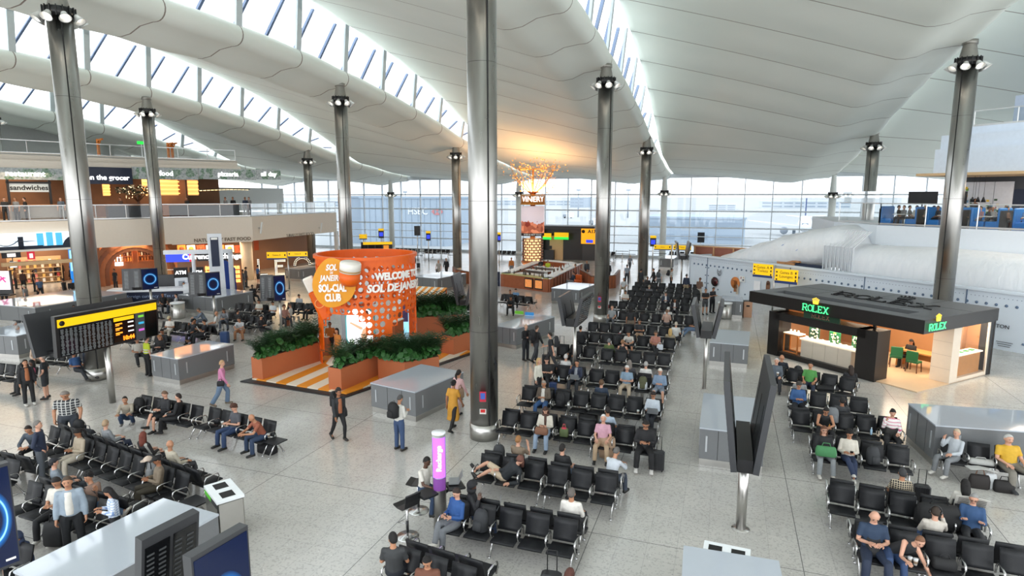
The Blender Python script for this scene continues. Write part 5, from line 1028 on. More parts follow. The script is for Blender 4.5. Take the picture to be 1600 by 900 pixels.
# belt barriers near the gates
for i, (px, py) in enumerate([(953, 408), (962, 404), (972, 409), (983, 403), (1012, 404), (1020, 408), (650, 405), (664, 407), (676, 402), (690, 405), (642, 411), (700, 411)]):
 p = G(px, py); side = 'right of the second steel column' if px > 900 else 'left of the thick column'; t = thing('queue_post', 'steel queue barrier post near the end wall '+side, 'barrier', p, 0, 'queue posts '+side); m = MB(); m.cyl((0, 0, 0), .16, .03, 14); obj('base', m, STEEL, t); m = MB(); m.cyl((0, 0, .03), .035, .97, 8); obj('post', m, STEEL, t); m = MB(); m.box((.75, 0, .9), (1.5, .01, .06)); obj('belt', m, BLACK, t)
# ================================================================ CURRENCY BOOTH
WH2 = M('booth_white', (224, 228, 234), .4); NAVY = M('navy_base', (22, 34, 62), .45)
p = G(262, 470); q = G(368, 466); rz = math.atan2(q.y-p.y, q.x-p.x); L = (q-p).length
def cz(y, px=315): r = ray(px, y); g_ = (p+q)/2; d_ = math.hypot(g_.x-CAMP[0], g_.y-CAMP[1]); return CAMP[2]+r[2]*d_/math.hypot(r[0], r[1])
t = thing('currency_booth', 'white framed currency exchange booth with lit black sign', 'booth', p, rz); hz = cz(393)
m = MB(); m.box((L/2, 0, hz), (L, .35, .3), bev=.05); m.box((L-.15, 0, hz/2), (.3, .35, hz), bev=.05); m.box((L*.42, 0, hz/2), (.22, .3, hz), bev=.05); obj('white_frame', m, WH2, t)
m = MB(); m.box((L*.72, .1, cz(401)), (L*.5, .2, .62)); o = obj('black_sign', m, BLACK, t); letters('lettering', 'Currency exchange', .5, LITWHITE, o, (L*.70, -.03, cz(401)), bold=.015)
m = MB(); m.box((L*.2, .1, cz(402)), (L*.36, .1, .6)); o = obj('blue_sign', m, M('lit_blue'), t); m = MB(); m.box((L*.40, .08, cz(402)), (L*.08, .1, .6)); obj('red_sign', m, M('lit_red', (206, 30, 60), .5, emit=.4), o)
m = MB(); m.box((L*.7, 1.0, .55), (L*.5, .6, 1.1)); obj('servery_counter', m, WH2, t); m = MB(); m.box((L*.5, 3.2, 1.5), (L, .1, 3.0)); obj('back_panel', m, WARMW, t)
m = MB(); [m.box((L*(.45+.05*i), 3.1, .9+.35*j), (.18, .1, .22)) for i in range(11) for j in range(4)]; [m.box((L*.7, 3.14, .79+.35*j), (L*.55, .1, .03)) for j in range(4)]; m.box((L*.44, 3.14, 1.4), (.04, .1, 1.4)); obj('lit_product_display', m, AMBER, t)
g_ = G(343, 472); t = thing('service_totem', 'tall white service pillar with dark blue panel in front of the currency booth', 'pillar', g_, face(g_)); hz2 = CAMP[2]+ray(337, 365)[2]*math.hypot(g_.x-CAMP[0], g_.y-CAMP[1])/math.hypot(*ray(337, 365)[:2])
m = MB(); m.loft([[(-.5, -.2, 0), (.5, -.2, 0), (.5, .2, 0), (-.5, .2, 0)], [(-.48, -.2, hz2), (.42, -.2, hz2), (.42, .2, hz2), (-.48, .2, hz2)]], True, False); obj('body', m, WH2, t); m = MB(); m.box((-.05, -.21, hz2*.74), (.5, .04, hz2*.42)); obj('blue_panel', m, NAVY, t); m = MB(); m.box((-.05, -.24, hz2*.93), (.4, .02, .14)); obj('panel_lettering', m, WL, t)
g_ = G(358, 466); t = thing('blue_partition', 'royal blue curved panel at the right side of the currency booth', 'partition', g_, face(g_)); m = MB(); m.prism([(-.55, 0), (.55, 0), (.55, 2.2), (.2, 2.6), (-.55, 3.3)], -.06, .06); o = obj('panel', m, M('royal_blue', (18, 58, 140), .45), t); o.rotation_euler = (PI/2, 0, 0); m = MB(); m.box((0, 0, .03), (1.2, .4, .06)); obj('foot', m, NAVY, t)
p = G(176, 474); q = G(306, 470); rz = math.atan2(q.y-p.y, q.x-p.x); L = (q-p).length; t = thing('service_desk', 'long white service desk on a navy base beside the cash machines', 'desk', p, rz)
m = MB(); m.box((L/2, 0, .42), (L, .9, .84)); o = obj('navy_base', m, NAVY, t); letters('base_lettering', 'foreign currency    Tax refund', .3, M('pale_blue_letters', (150, 170, 205), .5), o, (L*.55, -.46, .5)); m = MB(); m.box((L/2, -.05, .93), (L+.2, 1.15, .2), bev=.06); obj('worktop', m, WH2, t); m = MB(); m.prism([(L-.6, -.6), (L+.1, -.6), (L+.1, .6), (L-.6, .6)], .0, 1.25); obj('end_block', m, WH2, t); m = MB(); m.box((L*.65, 1.2, .9), (L*.5, .3, 1.8)); obj('screen_back', m, DARK, t)
for i, (px, lab) in enumerate(((209, 'black cash machine box with white ATM letters, leftmost one'), (272, 'black cash machine box with white ATM letters, middle one'), (298, 'black cash machine box with white ATM letters beside the booth frame'))):
 g_ = p+(q-p)*((px-176)/130.)+Vector((-.3, 1.0, 0)); t = thing('cash_machine', lab, 'cash machine', g_, face(g_)); m = MB(); m.box((0, 0, .8), (.85, .6, 1.6), bev=.03); obj('white_body', m, WH2, t); m = MB(); m.box((0, -.02, 1.95), (.9, .5, .72)); o = obj('black_header', m, BLACK, t); letters('lettering', 'ATM', .34, LITWHITE, o, (0, -.29, 1.97), bold=.01); m = MB(); m.box((0, -.31, 1.2), (.4, .02, .35)); obj('screen', m, M('atm_screen', (150, 156, 164), .4), t)
# ================================================================ GREY GLASS SERVICE COUNTERS
def cgl():
 k = NT('grey_glass_counter'); nz = k.n('TexNoise', i_Scale=120.0); k.l(k.coord(), nz.inputs['Vector']); k.l(k.mix(nz.outputs[0], lin((104, 106, 108)), lin((118, 120, 122))), k.b.inputs['Base Color']); k.b.inputs['Roughness'].default_value = .16; return k.m
CGL = cgl(); CTOP = M('polished_grey_top', (176, 183, 192), .05, 0, noise=.02, spec=1.); SLOT = M('pale_handle_strip', (196, 200, 204), .3, .5)
def counter(label, N, L, Rr, h, d1=None, d2=None):
 """a grey glass box from its near corner N along edges to L and Rr (ground points)"""
 a, b = L-N, Rr-N
 if d1: a = a.normalized()*d1
 if d2: b = b.normalized()*d2
 bn = b-a*(b.dot(a)/a.dot(a)); b = bn.normalized()*b.length      # square it up
 ang = math.atan2(-a.y, -a.x); c = N+(a+b)/2; w_, d_ = a.length, b.length
 s_ = 1 if Vector((-math.sin(ang), math.cos(ang), 0)).dot(b) > 0 else -1
 t = thing('service_counter', label, 'counter', (c.x, c.y, 0), ang)
 m = MB(); m.box((0, 0, .19+(h-.23)/2), (w_-.03, d_-.03, h-.23)); obj('glass_body', m, CGL, t)
 m = MB(); m.box((0, 0, .095), (w_-.06, d_-.06, .19)); obj('kick_plate', m, STEEL, t)
 m = MB(); m.box((0, 0, h-.02), (w_, d_, .04)); obj('polished_top', m, CTOP, t)
 for sx, sy in ((-.38, -1), (.38, -1)):
  m = MB(); m.box((sx*w_, sy*s_*(d_/2-.01), h*.58), (.05, .02, h*.42)); obj('handle_strip', m, SLOT, t)
 for sy in (-.36, .36):
  m = MB(); m.box(((w_/2-.01), sy*d_, h*.58), (.02, .05, h*.42)); obj('handle_strip', m, SLOT, t)
 m = MB(); [m.box((x*w_, sg*(d_/2-.013), .19+(h-.23)/2), (.012, .004, h-.25)) for x in (-.12, .2) for sg in (-1, 1)]; obj('panel_joint', m, BLACK, t)
 return t
g = G
counter('grey glass counter in front of the orange pavilion', g(650, 660), g(580, 643), g(703, 620), 1.05)
counter('grey glass counter beside the guard in the yellow vest', g(281, 602), g(238, 594), g(360, 574), 1.08)
counter('grey glass counter with leaflet stands right of the thick centre column', g(807, 546), g(772, 540), g(836, 521), 1.05)
counter('small grey glass counter before the timber bar', g(905, 478), g(861, 474), g(914, 466), 1.1)
counter('grey glass counter behind the orange drum, left of the thick column', g(684, 457), g(646, 453), g(700, 446), 1.1)
counter('grey glass counter among the seats before the service desk', g(340, 492), g(280, 486), g(358, 479), 1.1)
counter('grey glass counter at the far left edge behind the grey-haired couple', g(58, 510), g(-30, 502), g(62, 486), 1.1)
counter('grey glass counter at the left edge with a bright reflecting top', g(30, 561), g(-40, 556), g(66, 540), 1.1)
counter('large grey glass counter behind the man in the yellow shirt', g(1455, 728), g(1413, 688), g(1640, 765), 1.2, None, 4.5)
counter('grey glass counter right of the seating rows below the kiosk', g(1107, 570), g(1168, 576), g(1109, 546), 1.05)
counter('grey glass counter half hidden by the big dark display panels', g(1090, 726), g(1192, 740), g(1097, 664), 1.1)
a = g(1068, 852, 1.05); b = g(1217, 876, 1.05); a.z = b.z = 0; counter('flat grey counter top cut off by the bottom edge', a, b, a+Vector((-.1, -2, 0)), 1.05, None, 3)
a = g(255, 778, 1.05); b = g(342, 803, 1.05); c = g(30, 896, 1.05); a.z = b.z = c.z = 0; counter('long pale-topped counter in the bottom left foreground', a, b, c, 1.05)
counter('small grey counter behind the round steel bin near the hoarding', g(1127, 496), g(1160, 498), g(1129, 488), 1.1)
counter('grey counter far back by the gate seats', g(1030, 420), g(1052, 421), g(1031, 414), 1.1)
counter('narrow grey counter below the marquee letter O', g(470, 440), g(446, 438), g(482, 434), 1.1)
for px, py, c, lab in ((813, 490, (120, 200, 60), 'green leaflet stand'), (829, 492, (60, 150, 220), 'blue leaflet stand')):
 p = G(px, py, 1.05); t = thing('leaflet_stand', lab+' on the counter right of the thick column', 'stand', p+Vector((0, -.2, 0)), 0); m = MB(); m.box((0, 0, .09), (.5, .03, .18)); obj('acrylic', m, M('leaflet%s' % (c,), c, .4), t); m = MB(); m.box((0, 0, .005), (.52, .14, .01)); obj('foot', m, WHITE, t)
# ---------------------------------------------------------------- bins
def twin_bin(p, rz, label, w=1.0, d=.55, h=.95):
 t = thing('recycling_bin', label, 'bin', p, rz); m = MB(); m.box((0, 0, h/2), (w, d, h), bev=.03); obj('steel_body', m, STEEL, t)
 m = MB(); m.box((0, 0, h+.03), (w+.02, d+.02, .06)); o = obj('white_lid', m, WHITE, t); m = MB(); [m.box((sx*w*.25, 0, h+.062), (w*.3, d*.5, .006)) for sx in (-1, 1)]; obj('bin_opening', m, RUBBER, o)
 m = MB(); m.box((-w*.22, -d/2-.005, h-.06), (w*.5, .01, .12)); obj('green_label', m, M('recycling_green', (96, 190, 60), .5), t); m = MB(); m.box((w*.25, -d/2-.005, h-.06), (w*.4, .01, .12)); obj('dark_label', m, DARK, t)
 return t
twin_bin(g(352, 838)+Vector((-.1, .15, 0)), math.radians(-30), 'twin steel recycling bin at the end of the pale foreground counter')
p = g(1135, 871, .95); twin_bin(Vector((p.x, p.y+.12, 0)), -.05, 'steel recycling bin behind the cut-off counter at the bottom', .8, .42)
def round_bin(px, py, label, r_=.4, h=.95):
 p = g(px, py); t = thing('round_bin', label, 'bin', p); m = MB(); m.lathe([(r_*.92, 0), (r_, .06), (r_, h)], n=28); obj('steel_drum', m, STEEL, t); m = MB(); m.lathe([(r_+.015, h-.02), (r_+.015, h+.04), (r_*.5, h+.05)], n=28); obj('rim', m, WHITE, t); m = MB(); m.box((.0, -r_-.003, h-.12), (.16, .02, .1)); obj('label_plate', m, DARK, t)
round_bin(279, 497, 'round steel bin among the seats left of the blue screen pole'); round_bin(1132, 497, 'round steel bin in front of the small counter by the hoarding', .42)
p = g(1167, 495); t = thing('tall_bin', 'tall pinkish wooden bin right of the round steel bin', 'bin', p, .1); m = MB(); m.box((0, 0, .5), (.5, .45, 1.0), bev=.02); obj('timber_body', m, M('pinkish_timber', (190, 146, 118), .5), t); m = MB(); m.box((0, -.23, .72), (.2, .01, .1)); obj('slot', m, RUBBER, t); m = MB(); m.box((0, 0, 1.01), (.52, .47, .03)); obj('lid', m, DARK, t)
# ================================================================ SCREENS AND SIGNS ON POLES
POLE = STEEL
def rows(m, w, z0, z1, y, n, cols=2):
 for i in range(n):
  z = z1-(z1-z0)*(i+.5)/n
  for c in range(cols): m.box((-w/2+w*(c+.5)/cols-.04*w, y, z), (w/cols*R.uniform(.45, .75), .004, (z1-z0)/n*.35))
INFO = M('dim_info_text', (120, 126, 128), .5, emit=.1); AMBT = M('amber_clock_digits', (255, 120, 20), .5, emit=1.2); SCR = M('off_black_screen', (12, 13, 16), .12)
def v_screen(label, p, rz, zb, zt, length, tilt=.2, gap=.35, slots=True, pr=.07, oy=0):
 t = thing('display_stand', label, 'screen', p, rz)
 m = MB(); m.cyl((0, 0, 0), pr, zb+.1, 16); obj('pole', m, POLE, t); m = MB(); m.cyl((0, 0, 0), pr*1.8, .012, 16); obj('floor_plate', m, POLE, t)
 m = MB(); m.box((0, oy, zb+.12), (gap*1.1, length*.92, .3)); obj('bracket_box', m, BLACK, t)
 for sx in (-1, 1):
  T = Matrix.Translation((sx*gap*.75, oy, zb)) @ Matrix.Rotation(sx*tilt, 4, 'Y'); hh = zt-zb
  m = MB(); m.xf(T); m.box((0, 0, hh/2), (.13, length, hh), bev=0); o = obj('panel', m, DARK, t)
  m = MB(); m.xf(T); n = max(2, int(length/.8)); [m.box((sx*.067, -length/2+length*(k+.5)/n, hh/2), (.006, length/n*.9, hh*.86)) for k in range(n)]; obj('screen_face', m, SCR, o)
  m = MB(); m.xf(T)
  for k in range(n):
   for q in range(12):
    for cc in range(3): m.box((sx*.072, -length/2+length*(k+.18+.3*cc)/n, hh*(.12+.066*q)), (.004, length/n*R.uniform(.1, .22), hh*.025))
  obj('flight_lettering', m, INFO, o)
  if slots:
   m = MB(); m.xf(T); [m.box((-sx*.066, -length/2+length*(k+.5)/n, hh*.45), (.008, .05, hh*.5)) for k in range(n)]; obj('vent_slot', m, RUBBER, o)
 return t
v_screen('large dark double display panels on a steel pole in the right foreground', g(1157, 826), 0, 1.5, 3.55, 2.7, .12, .3, True, .11, .95)
v_screen('dark double display on a pole standing in the seats left of the middle column', g(897, 604)+Vector((0, 0, 0)), 0, 2.62, 3.72, 1.8, .2, .3)
v_screen('dark double display on a pole before the grey counter right of the rows', g(1100, 608), 0, 2.25, 3.5, 1.9, .2, .36)
v_screen('dark double display far back left of the hoarding', g(1064, 448), .15, 2.4, 3.75, 2.4, .16, .4)
v_screen('dark double display just left of the thick column by the awning', g(728, 520), .2, 1.7, 3.3, 1.8, .2, .3)
# departures board
zt, zb = 3.42, 2.12; a, b = G(86, 500, zt), G(242, 472, zt); rz = math.atan2(b.y-a.y, b.x-a.x); w_ = Vector((b.x-a.x, b.y-a.y)).length; c = (a+b)/2
t = thing('departures_board', 'wide departures board with yellow header on a pole at the left', 'sign', (c.x, c.y, 0), rz)
pp = G(176, 629); pl_ = Matrix.Rotation(-rz, 3, 'Z') @ (pp-Vector((c.x, c.y, 0)))
m = MB(); m.cyl((pl_.x, pl_.y, 0), .11, 2.3, 18); obj('pole', m, POLE, t)
T = Matrix.Translation((0, 0, zb)) @ Matrix.Rotation(.05, 4, 'X'); hh = zt-zb
m = MB(); m.xf(T); m.box((0, .1, hh/2+.05), (w_+.1, .18, hh+.12)); obj('case', m, BLACK, t)
m = MB(); m.xf(T); m.box((-w_*.0, 0, hh-.14), (w_*.99, .04, .27)); hd = obj('yellow_header', m, YELLOW, t); o = letters('header_lettering', 'Departures', .2, SIGNTXT, hd, (-w_*.36, -.02, zt-.15), bold=.004, shear=.15); m = MB(); m.xf(T @ Matrix.Translation((-w_*.46, -.025, hh-.14)) @ Matrix.Rotation(PI/2, 4, 'X')); m.lathe([(.09, 0), (.09, .01)], n=16); obj('aircraft_roundel', m, SIGNTXT, hd)
for k in range(3):
 x0 = -w_/2+.08+k*w_*.165; m = MB(); m.xf(T); m.box((x0+w_*.075, 0, hh*.38), (w_*.155, .03, hh*.74)); s_ = obj('list_screen', m, SCR, t); m = MB(); m.xf(T)
 for q in range(22):
  z = hh*(.72-.032*q); [m.box((x0+w_*(.015+.04*cc), -.02, z), (w_*R.uniform(.012, .032), .006, .018)) for cc in range(4)]
 obj('flight_lettering', m, INFO, s_)
m = MB(); m.xf(T); m.box((w_*.13, 0, hh*.42), (w_*.22, .03, hh*.72)); s_ = obj('gate_screen', m, SCR, t); m = MB(); m.xf(T); m.box((w_*.13, -.02, hh*.71), (w_*.21, .02, .13)); obj('yellow_strip', m, YELLOW, s_)
m = MB(); m.xf(T)
for q in range(3): m.box((w_*.075, -.02, hh*(.58-.13*q)), (w_*.07, .006, .05)); m.box((w_*.06, -.02, hh*(.535-.13*q)), (w_*.04, .006, .03))
obj('gate_rows', m, M('amber_rows', (250, 150, 40), .5, emit=.6), s_); m = MB(); m.xf(T); [m.box((w_*.2, -.02, hh*(.58-.13*q)), (w_*.06, .006, .05)) for q in range(3)]; obj('minute_rows', m, M('white_rows', (230, 230, 226), .5, emit=.4), s_)
o = letters('clock_digits', '10:44', .21, AMBT, s_, (w_*.17, -.03, zb+hh*.14), bold=.008)
m = MB(); m.xf(T); m.box((w_*.305, 0, hh*.4), (w_*.1, .03, hh*.8)); s_ = obj('key_screen', m, M('grey_key_screen', (74, 78, 84), .3), t)
for q, c_ in enumerate(((110, 190, 60), (50, 160, 200), (190, 90, 190))):
 m = MB(); m.xf(T); m.box((w_*.315, -.02, hh*(.68-.2*q)), (w_*.06, .008, .08)); obj('key_bar', m, M('key%d' % q, c_, .5, emit=.3), s_)
m = MB(); m.xf(T); m.box((w_*.43, 0, hh*.42), (w_*.13, .03, hh*.82)); obj('blank_screen', m, SCR, t)
m = MB(); q0 = Vector((-w_/2, 0, 0)); m.bar((-w_/2-.02, .0, zb+.0), (-w_/2-.45, .75, zt+.1), .9, .12, up=(0, -1, .4));
T2 = Matrix.Translation((0, .95, zb)) @ Matrix.Rotation(-.25, 4, 'X'); m = MB(); m.xf(T2); m.box((-.1, 0, hh/2+.05), (w_+.2, .14, hh+.2)); obj('rear_panel', m, DARK, t)
m = MB(); m.box((0, .5, zb+.05), (w_*.9, .9, .12)); obj('bracket_box', m, BLACK, t)
# blue advert screens
def blue_mat():
 k = NT('blue_ring_screen'); co = k.coord('Generated'); v = k.n('Mapping'); v.inputs['Location'].default_value = (-.5, 0, -.5); k.l(co, v.inputs[0]); sp = k.n('SeparateXYZ'); k.l(v.outputs[0], sp.inputs[0])
 r_ = k.math('SQRT', k.math('ADD', k.math('POWER', k.math('MULTIPLY', sp.outputs[0], 1.), 2.), k.math('POWER', k.math('MULTIPLY', sp.outputs[2], 1.5), 2.)))
 d = k.math('ABSOLUTE', k.math('SUBTRACT', r_, .36)); ring = k.math('SUBTRACT', 1., k.math('MINIMUM', k.math('MULTIPLY', d, 9.), 1.)); ring2 = k.math('SUBTRACT', 1., k.math('MINIMUM', k.math('MULTIPLY', d, 38.), 1.))
 c = k.mix(ring, lin((2, 16, 48)), lin((18, 100, 176))); c = k.mix(ring2, c, lin((150, 220, 250))); k.l(c, k.b.inputs['Base Color']); k.l(c, k.b.inputs['Emission Color']); k.b.inputs['Emission Strength'].default_value = .3; k.b.inputs['Roughness'].default_value = .2; return k.m
BLS = blue_mat()
def pylon(label, p, zb, zt, w, rz, dark=True, pr=.07, dw=None, pole=True):
 t = thing('advert_screen', label, 'screen', p, rz); hh = zt-zb
 if pole: m = MB(); m.cyl((0, .12, 0), pr, zb+.2, 14); obj('pole', m, POLE, t); m = MB(); m.cyl((0, .12, 0), pr*2, .012, 14); obj('floor_plate', m, POLE, t)
 m = MB(); m.box((0, .06, zb+hh/2), (w, .14, hh)); obj('case', m, DARK, t); m = MB(); m.box((0, -.015, zb+hh/2), (w*.93, .012, hh*.94)); obj('lit_face', m, BLS, t)
 m = MB(); m.box((w*.3, -.023, zb+hh*.08), (w*.2, .004, hh*.02)); obj('small_print', m, WL, t)
 if dark:
  dw = dw or w*1.1; T = Matrix.Translation((-w/2-dw*.42, .45, zb)) @ Matrix.Rotation(-.5, 4, 'Z') @ Matrix.Rotation(-.12, 4, 'X'); m = MB(); m.xf(T); m.box((0, 0, hh/2), (dw, .12, hh*1.02)); o = obj('dark_panel', m, DARK, t); m = MB(); m.xf(T); [m.box((x*dw, -.062, hh*.5), (dw*.3, .006, hh*.85)) for x in (-.27, .27)]; obj('screen_face', m, SCR, o); m = MB(); m.xf(T); [m.box((x*dw, -.068, hh*(.1+.035*q)), (dw*.2, .006, hh*.012)) for x in (-.27, .27) for q in range(23)]; obj('flight_lettering', m, INFO, o)
  m = MB(); m.box((-w*.4, .3, zb+.1), (w*1.2, .3, .15)); obj('bracket_box', m, BLACK, t)
 return t
def zat(px, y, g_): r = ray(px, y); return CAMP[2]+r[2]*math.hypot(g_.x-CAMP[0], g_.y-CAMP[1])/math.hypot(r[0], r[1])
for px, py, x0, x1, y0, y1, lab in ((240, 500, 234, 254, 419, 452, 'blue lit ring advert screen on a pole by the cash machines'), (338, 511, 329, 348, 425, 462, 'blue lit ring advert screen on a pole before the service pillar'), (441, 522, 437, 453, 430, 470, 'blue lit ring advert screen on a pole left of the orange drum')):
 p = G(px, py); d_ = (p-Vector(CAMP)).length; pylon(lab, p, zat(px, y1, p), zat(px, y0, p), (x1-x0)/FPX*d_*1.0, face(p)+.25)
p0, p1 = G(297, 872, 3.55), G(386, 820, 3.55); c = (p0+p1)/2; t = pylon('large blue lit advert screen in the bottom left foreground', Vector((c.x, c.y, 0)), 1.6, 3.55, (p1-p0).length, math.atan2(p1.y-p0.y, p1.x-p0.x), False, .1)
q0, q1 = G(216, 848, 3.6), G(306, 802, 3.6); c0 = (q0+q1)/2; IM = Matrix.Rotation(-t.rotation_euler.z, 4, 'Z') @ Matrix.Translation((-c.x, -c.y, 0)); TT = IM @ Matrix.Translation((c0.x, c0.y, 1.7)) @ Matrix.Rotation(math.atan2(q1.y-q0.y, q1.x-q0.x), 4, 'Z') @ Matrix.Rotation(.16, 4, 'X') @ Matrix.Translation((0, .3, 0)); ww = (q1-q0).length
m = MB(); m.xf(TT); m.box((0, 0, .95), (ww, .12, 1.95)); o = obj('dark_panel', m, DARK, t); m = MB(); m.xf(TT); [m.box((x*ww, -.063, .95), (ww*.42, .006, 1.7)) for x in (-.24, .24)]; obj('screen_face', m, SCR, o); m = MB(); m.xf(TT); [m.box((x*ww, -.07, .2+.062*q), (ww*.12, .006, .022)) for x in (-.36, -.16, .12, .33) for q in range(25)]; obj('flight_lettering', m, M('dark_info_text', (70, 72, 74), .5), o)
m = MB(); m.xf(IM); m.bar((c.x, c.y, 1.7), (c0.x, c0.y+.3, 1.7), .3, .2); obj('bracket_box', m, BLACK, t)
p0, p1 = G(-70, 745, 3.5), G(13, 722, 3.5); c = (p0+p1)/2; pylon('blue lit advert screen cut off by the left edge', Vector((c.x, c.y, 0)), 1.85, 3.5, (p1-p0).length, math.atan2(p1.y-p0.y, p1.x-p0.x), False, .1)
# yellow direction signs
def way_sign(label, px, py, boards, thick=.08, rz=None):
 """boards: (x0, x1, y0, y1, text) pixel boxes standing at the distance of the ground point (px, py)"""
 p = G(px, py); rz = face(p)*.6 if rz is None else rz; t = thing('direction_sign', label, 'sign', p, rz); d_ = math.hypot(p.x-CAMP[0], p.y-CAMP[1]); f_ = d_/math.hypot(*ray(px, 400)[:2])
 zt_ = max(zat(px, b_[2], p) for b_ in boards)
 m = MB(); m.cyl((0, .06, 0), .06, zt_, 10); obj('pole', m, POLE, t)
 for x0, x1, y0, y1, tx in boards:
  z1, z0 = zat(px, y0, p), zat(px, y1, p); xx0, xx1 = (x0-px)*f_*1.0, (x1-px)*f_; m = MB(); m.box(((xx0+xx1)/2, -.04, (z0+z1)/2), (xx1-xx0, thick, z1-z0)); o = obj('yellow_board', m, YELLOW, t)
  m = MB(); m.box(((xx0+xx1)/2, -.085, z0+(z1-z0)*.09), (xx1-xx0, .01, (z1-z0)*.18)); obj('blue_strip', m, M('sign_blue', (36, 60, 120), .5), o)
  m = MB(); n = 3 if z1-z0 > .7 else 1
  for q in range(n):
   z = z1-(z1-z0)*(.22+.26*q) if n > 1 else (z0+z1)/2+.05; m.box((xx0+(xx1-xx0)*.08, -.085, z), ((xx1-xx0)*.07, .008, (xx1-xx0)*.07)); m.box((xx1-(xx1-xx0)*.08, -.085, z), ((xx1-xx0)*.06, .008, (xx1-xx0)*.1))
  obj('pictogram', m, SIGNTXT, o)
  if tx:
   for q, s_ in enumerate(tx.split('/')): z = z1-(z1-z0)*(.24+.27*q) if n > 1 else (z0+z1)/2+.05; letters('lettering', s_, min(.26, (z1-z0)*.34), SIGNTXT, o, ((xx0+xx1)/2, -.088, z), ext=.002)
 return t
way_sign('tall pair of yellow direction boards by the hoarding', 1206, 486, [(1172, 1204, 414, 435, 'Gates A/Toilets'), (1208, 1243, 419, 441, 'Gates B/Lounges')], .08, -.5)
way_sign('yellow direction boards far back left of the hoarding', 1048, 432, [(1021, 1047, 383, 391, 'Gates'), (1050, 1077, 383, 391, 'Gates')])
way_sign('yellow direction boards in front of the marquee letters', 452, 452, [(421, 451, 393.5, 405, 'Gates A'), (453, 483, 393, 402, 'Gates B')])
way_sign('small yellow direction board far back above the drum', 569, 410, [(563, 575, 366, 374, '')])
p = G(590, 425); t = thing('flight_board', 'dark flight board with yellow header behind the orange drum', 'sign', p, face(p)); d_ = (p-Vector(CAMP)).length; z1 = zat(585, 378, p); m = MB(); m.box((0, 0, z1-.55), (3.0, .15, 1.1)); obj('case', m, BLACK, t); m = MB(); m.box((.1, -.09, z1-.13), (2.8, .04, .26)); obj('yellow_header', m, YELLOW, t); m = MB(); [m.box((-1.2+.7*i, -.09, z1-.65), (.6, .03, .7)) for i in range(3)]; obj('screen_face', m, SCR, t); m = MB(); [m.box((.9, -.1, z1-.4-.12*q), (.5, .02, .06)) for q in range(5)]; obj('amber_rows', m, M('amber_rows'), t); m = MB(); m.cyl((0, .1, 0), .08, z1-1.0, 12); obj('pole', m, POLE, t)
def small_screen(label, px, py, x0, x1, y0, y1, yellow=True):
 p = G(px, py); d_ = (p-Vector(CAMP)).length; t = thing('gate_screen', label, 'screen', p, face(p)); z1, z0 = zat(px, y0, p), zat(px, y1, p); w_ = (x1-x0)/FPX*d_
 m = MB(); m.cyl((0, .08, 0), .05, z1-.2, 10); obj('pole', m, POLE, t); m = MB(); m.box((0, 0, (z0+z1)/2), (w_, .12, z1-z0)); obj('case', m, BLACK, t)
 if yellow: m = MB(); m.box((0, -.065, z1-(z1-z0)*.11), (w_*.98, .01, (z1-z0)*.22)); obj('yellow_header', m, YELLOW, t); m = MB(); m.box((0, -.066, z0+(z1-z0)*.4), (w_*.7, .01, (z1-z0)*.4)); obj('blue_screen', m, M('lit_blue'), t)
small_screen('black screen panel on a pole far back left of the thick column', 653, 408, 648, 657, 353, 368, False); small_screen('yellow-topped gate screen far back left of the thick column', 670, 409, 666, 673, 361, 376); small_screen('yellow-topped gate screen behind the far steel column', 1019, 420, 1015, 1024, 368, 385)
small_screen('black screen panel on a pole in front of the end wall above the timber partition', 1094, 400, 1089, 1099, 363, 379, False); small_screen('yellow-topped gate screen just right of the thick column', 780, 415, 778, 783, 363, 378); small_screen('yellow-topped V screen above the drum', 597, 412, 592, 600, 357, 372)
# ================================================================ CHARGING PILLAR, STOOLS
p = g(688, 826); t = thing('charging_pillar', 'slim charging pillar with a lit purple panel beside the man in blue', 'pillar', p, face(p)); m = MB(); m.cyl((0, 0, 0), .15, 2.27, 24); obj('steel_post', m, STEEL, t)
PUR = M('lit_purple', (150, 84, 236), .5, emit=.8); m = MB(); m.lathe([(.156, 1.28), (.156, 2.22)], n=18, caps=False, a0=-PI*.85, a1=-PI*.15); o = obj('purple_panel', m, PUR, t); l = letters('panel_lettering', 'Recharge', .16, LITWHITE, o, (0, -.17, 1.75), rot=(PI/2, -PI/2, 0)); m = MB(); m.lathe([(.154, .98), (.154, 1.26)], n=18, caps=False, a0=-PI*.85, a1=-PI*.15); obj('violet_screen', m, M('dim_violet', (110, 60, 130), .4, emit=.2), t); m = MB(); m.cyl((0, 0, 2.27), .155, .04, 24); obj('cap', m, WHITE, t)
for a_, lab in ((PI*1.2, 'l'), (.25, 'r')):
 m = MB(); m.xf(Matrix.Rotation(a_, 4, 'Z')); m.box((.36, 0, .98), (.4, .4, .05), bev=.02); m.bar((.12, 0, .85), (.3, 0, .96), .05); obj('perch_table', m, BLACK, t)
def stool(px, py, label, rz):
 p = g(px, py); t = thing('bar_stool', label, 'stool', p, rz); m = MB(); m.lathe([(.25, 0), (.25, .012), (.05, .02)], n=28); obj('base_disc', m, ALU, t); m = MB(); m.cyl((0, 0, .02), .025, .7, 10); obj('column', m, ALU, t); m = MB(); m.cyl((0, 0, .1), .032, .28, 10); obj('sleeve', m, BLACK, t)
 m = MB(); m.tube([(0, 0, .3), (.12, -.2, .3), (-.12, -.2, .3), (0, 0, .3)], .01, 6); obj('footrest', m, ALU, t); m = MB(); sect = [(-.24, .76), (-.1, .73), (.1, .74), (.18, .80), (.22, .95), (.24, 1.1)]
 m.loft([[(-.2, y, z), (.2, y, z), (.2, y+.012, z-.025), (-.2, y+.012, z-.025)] for y, z in sect], True, False); obj('seat_shell', m, BLACK, t); return p
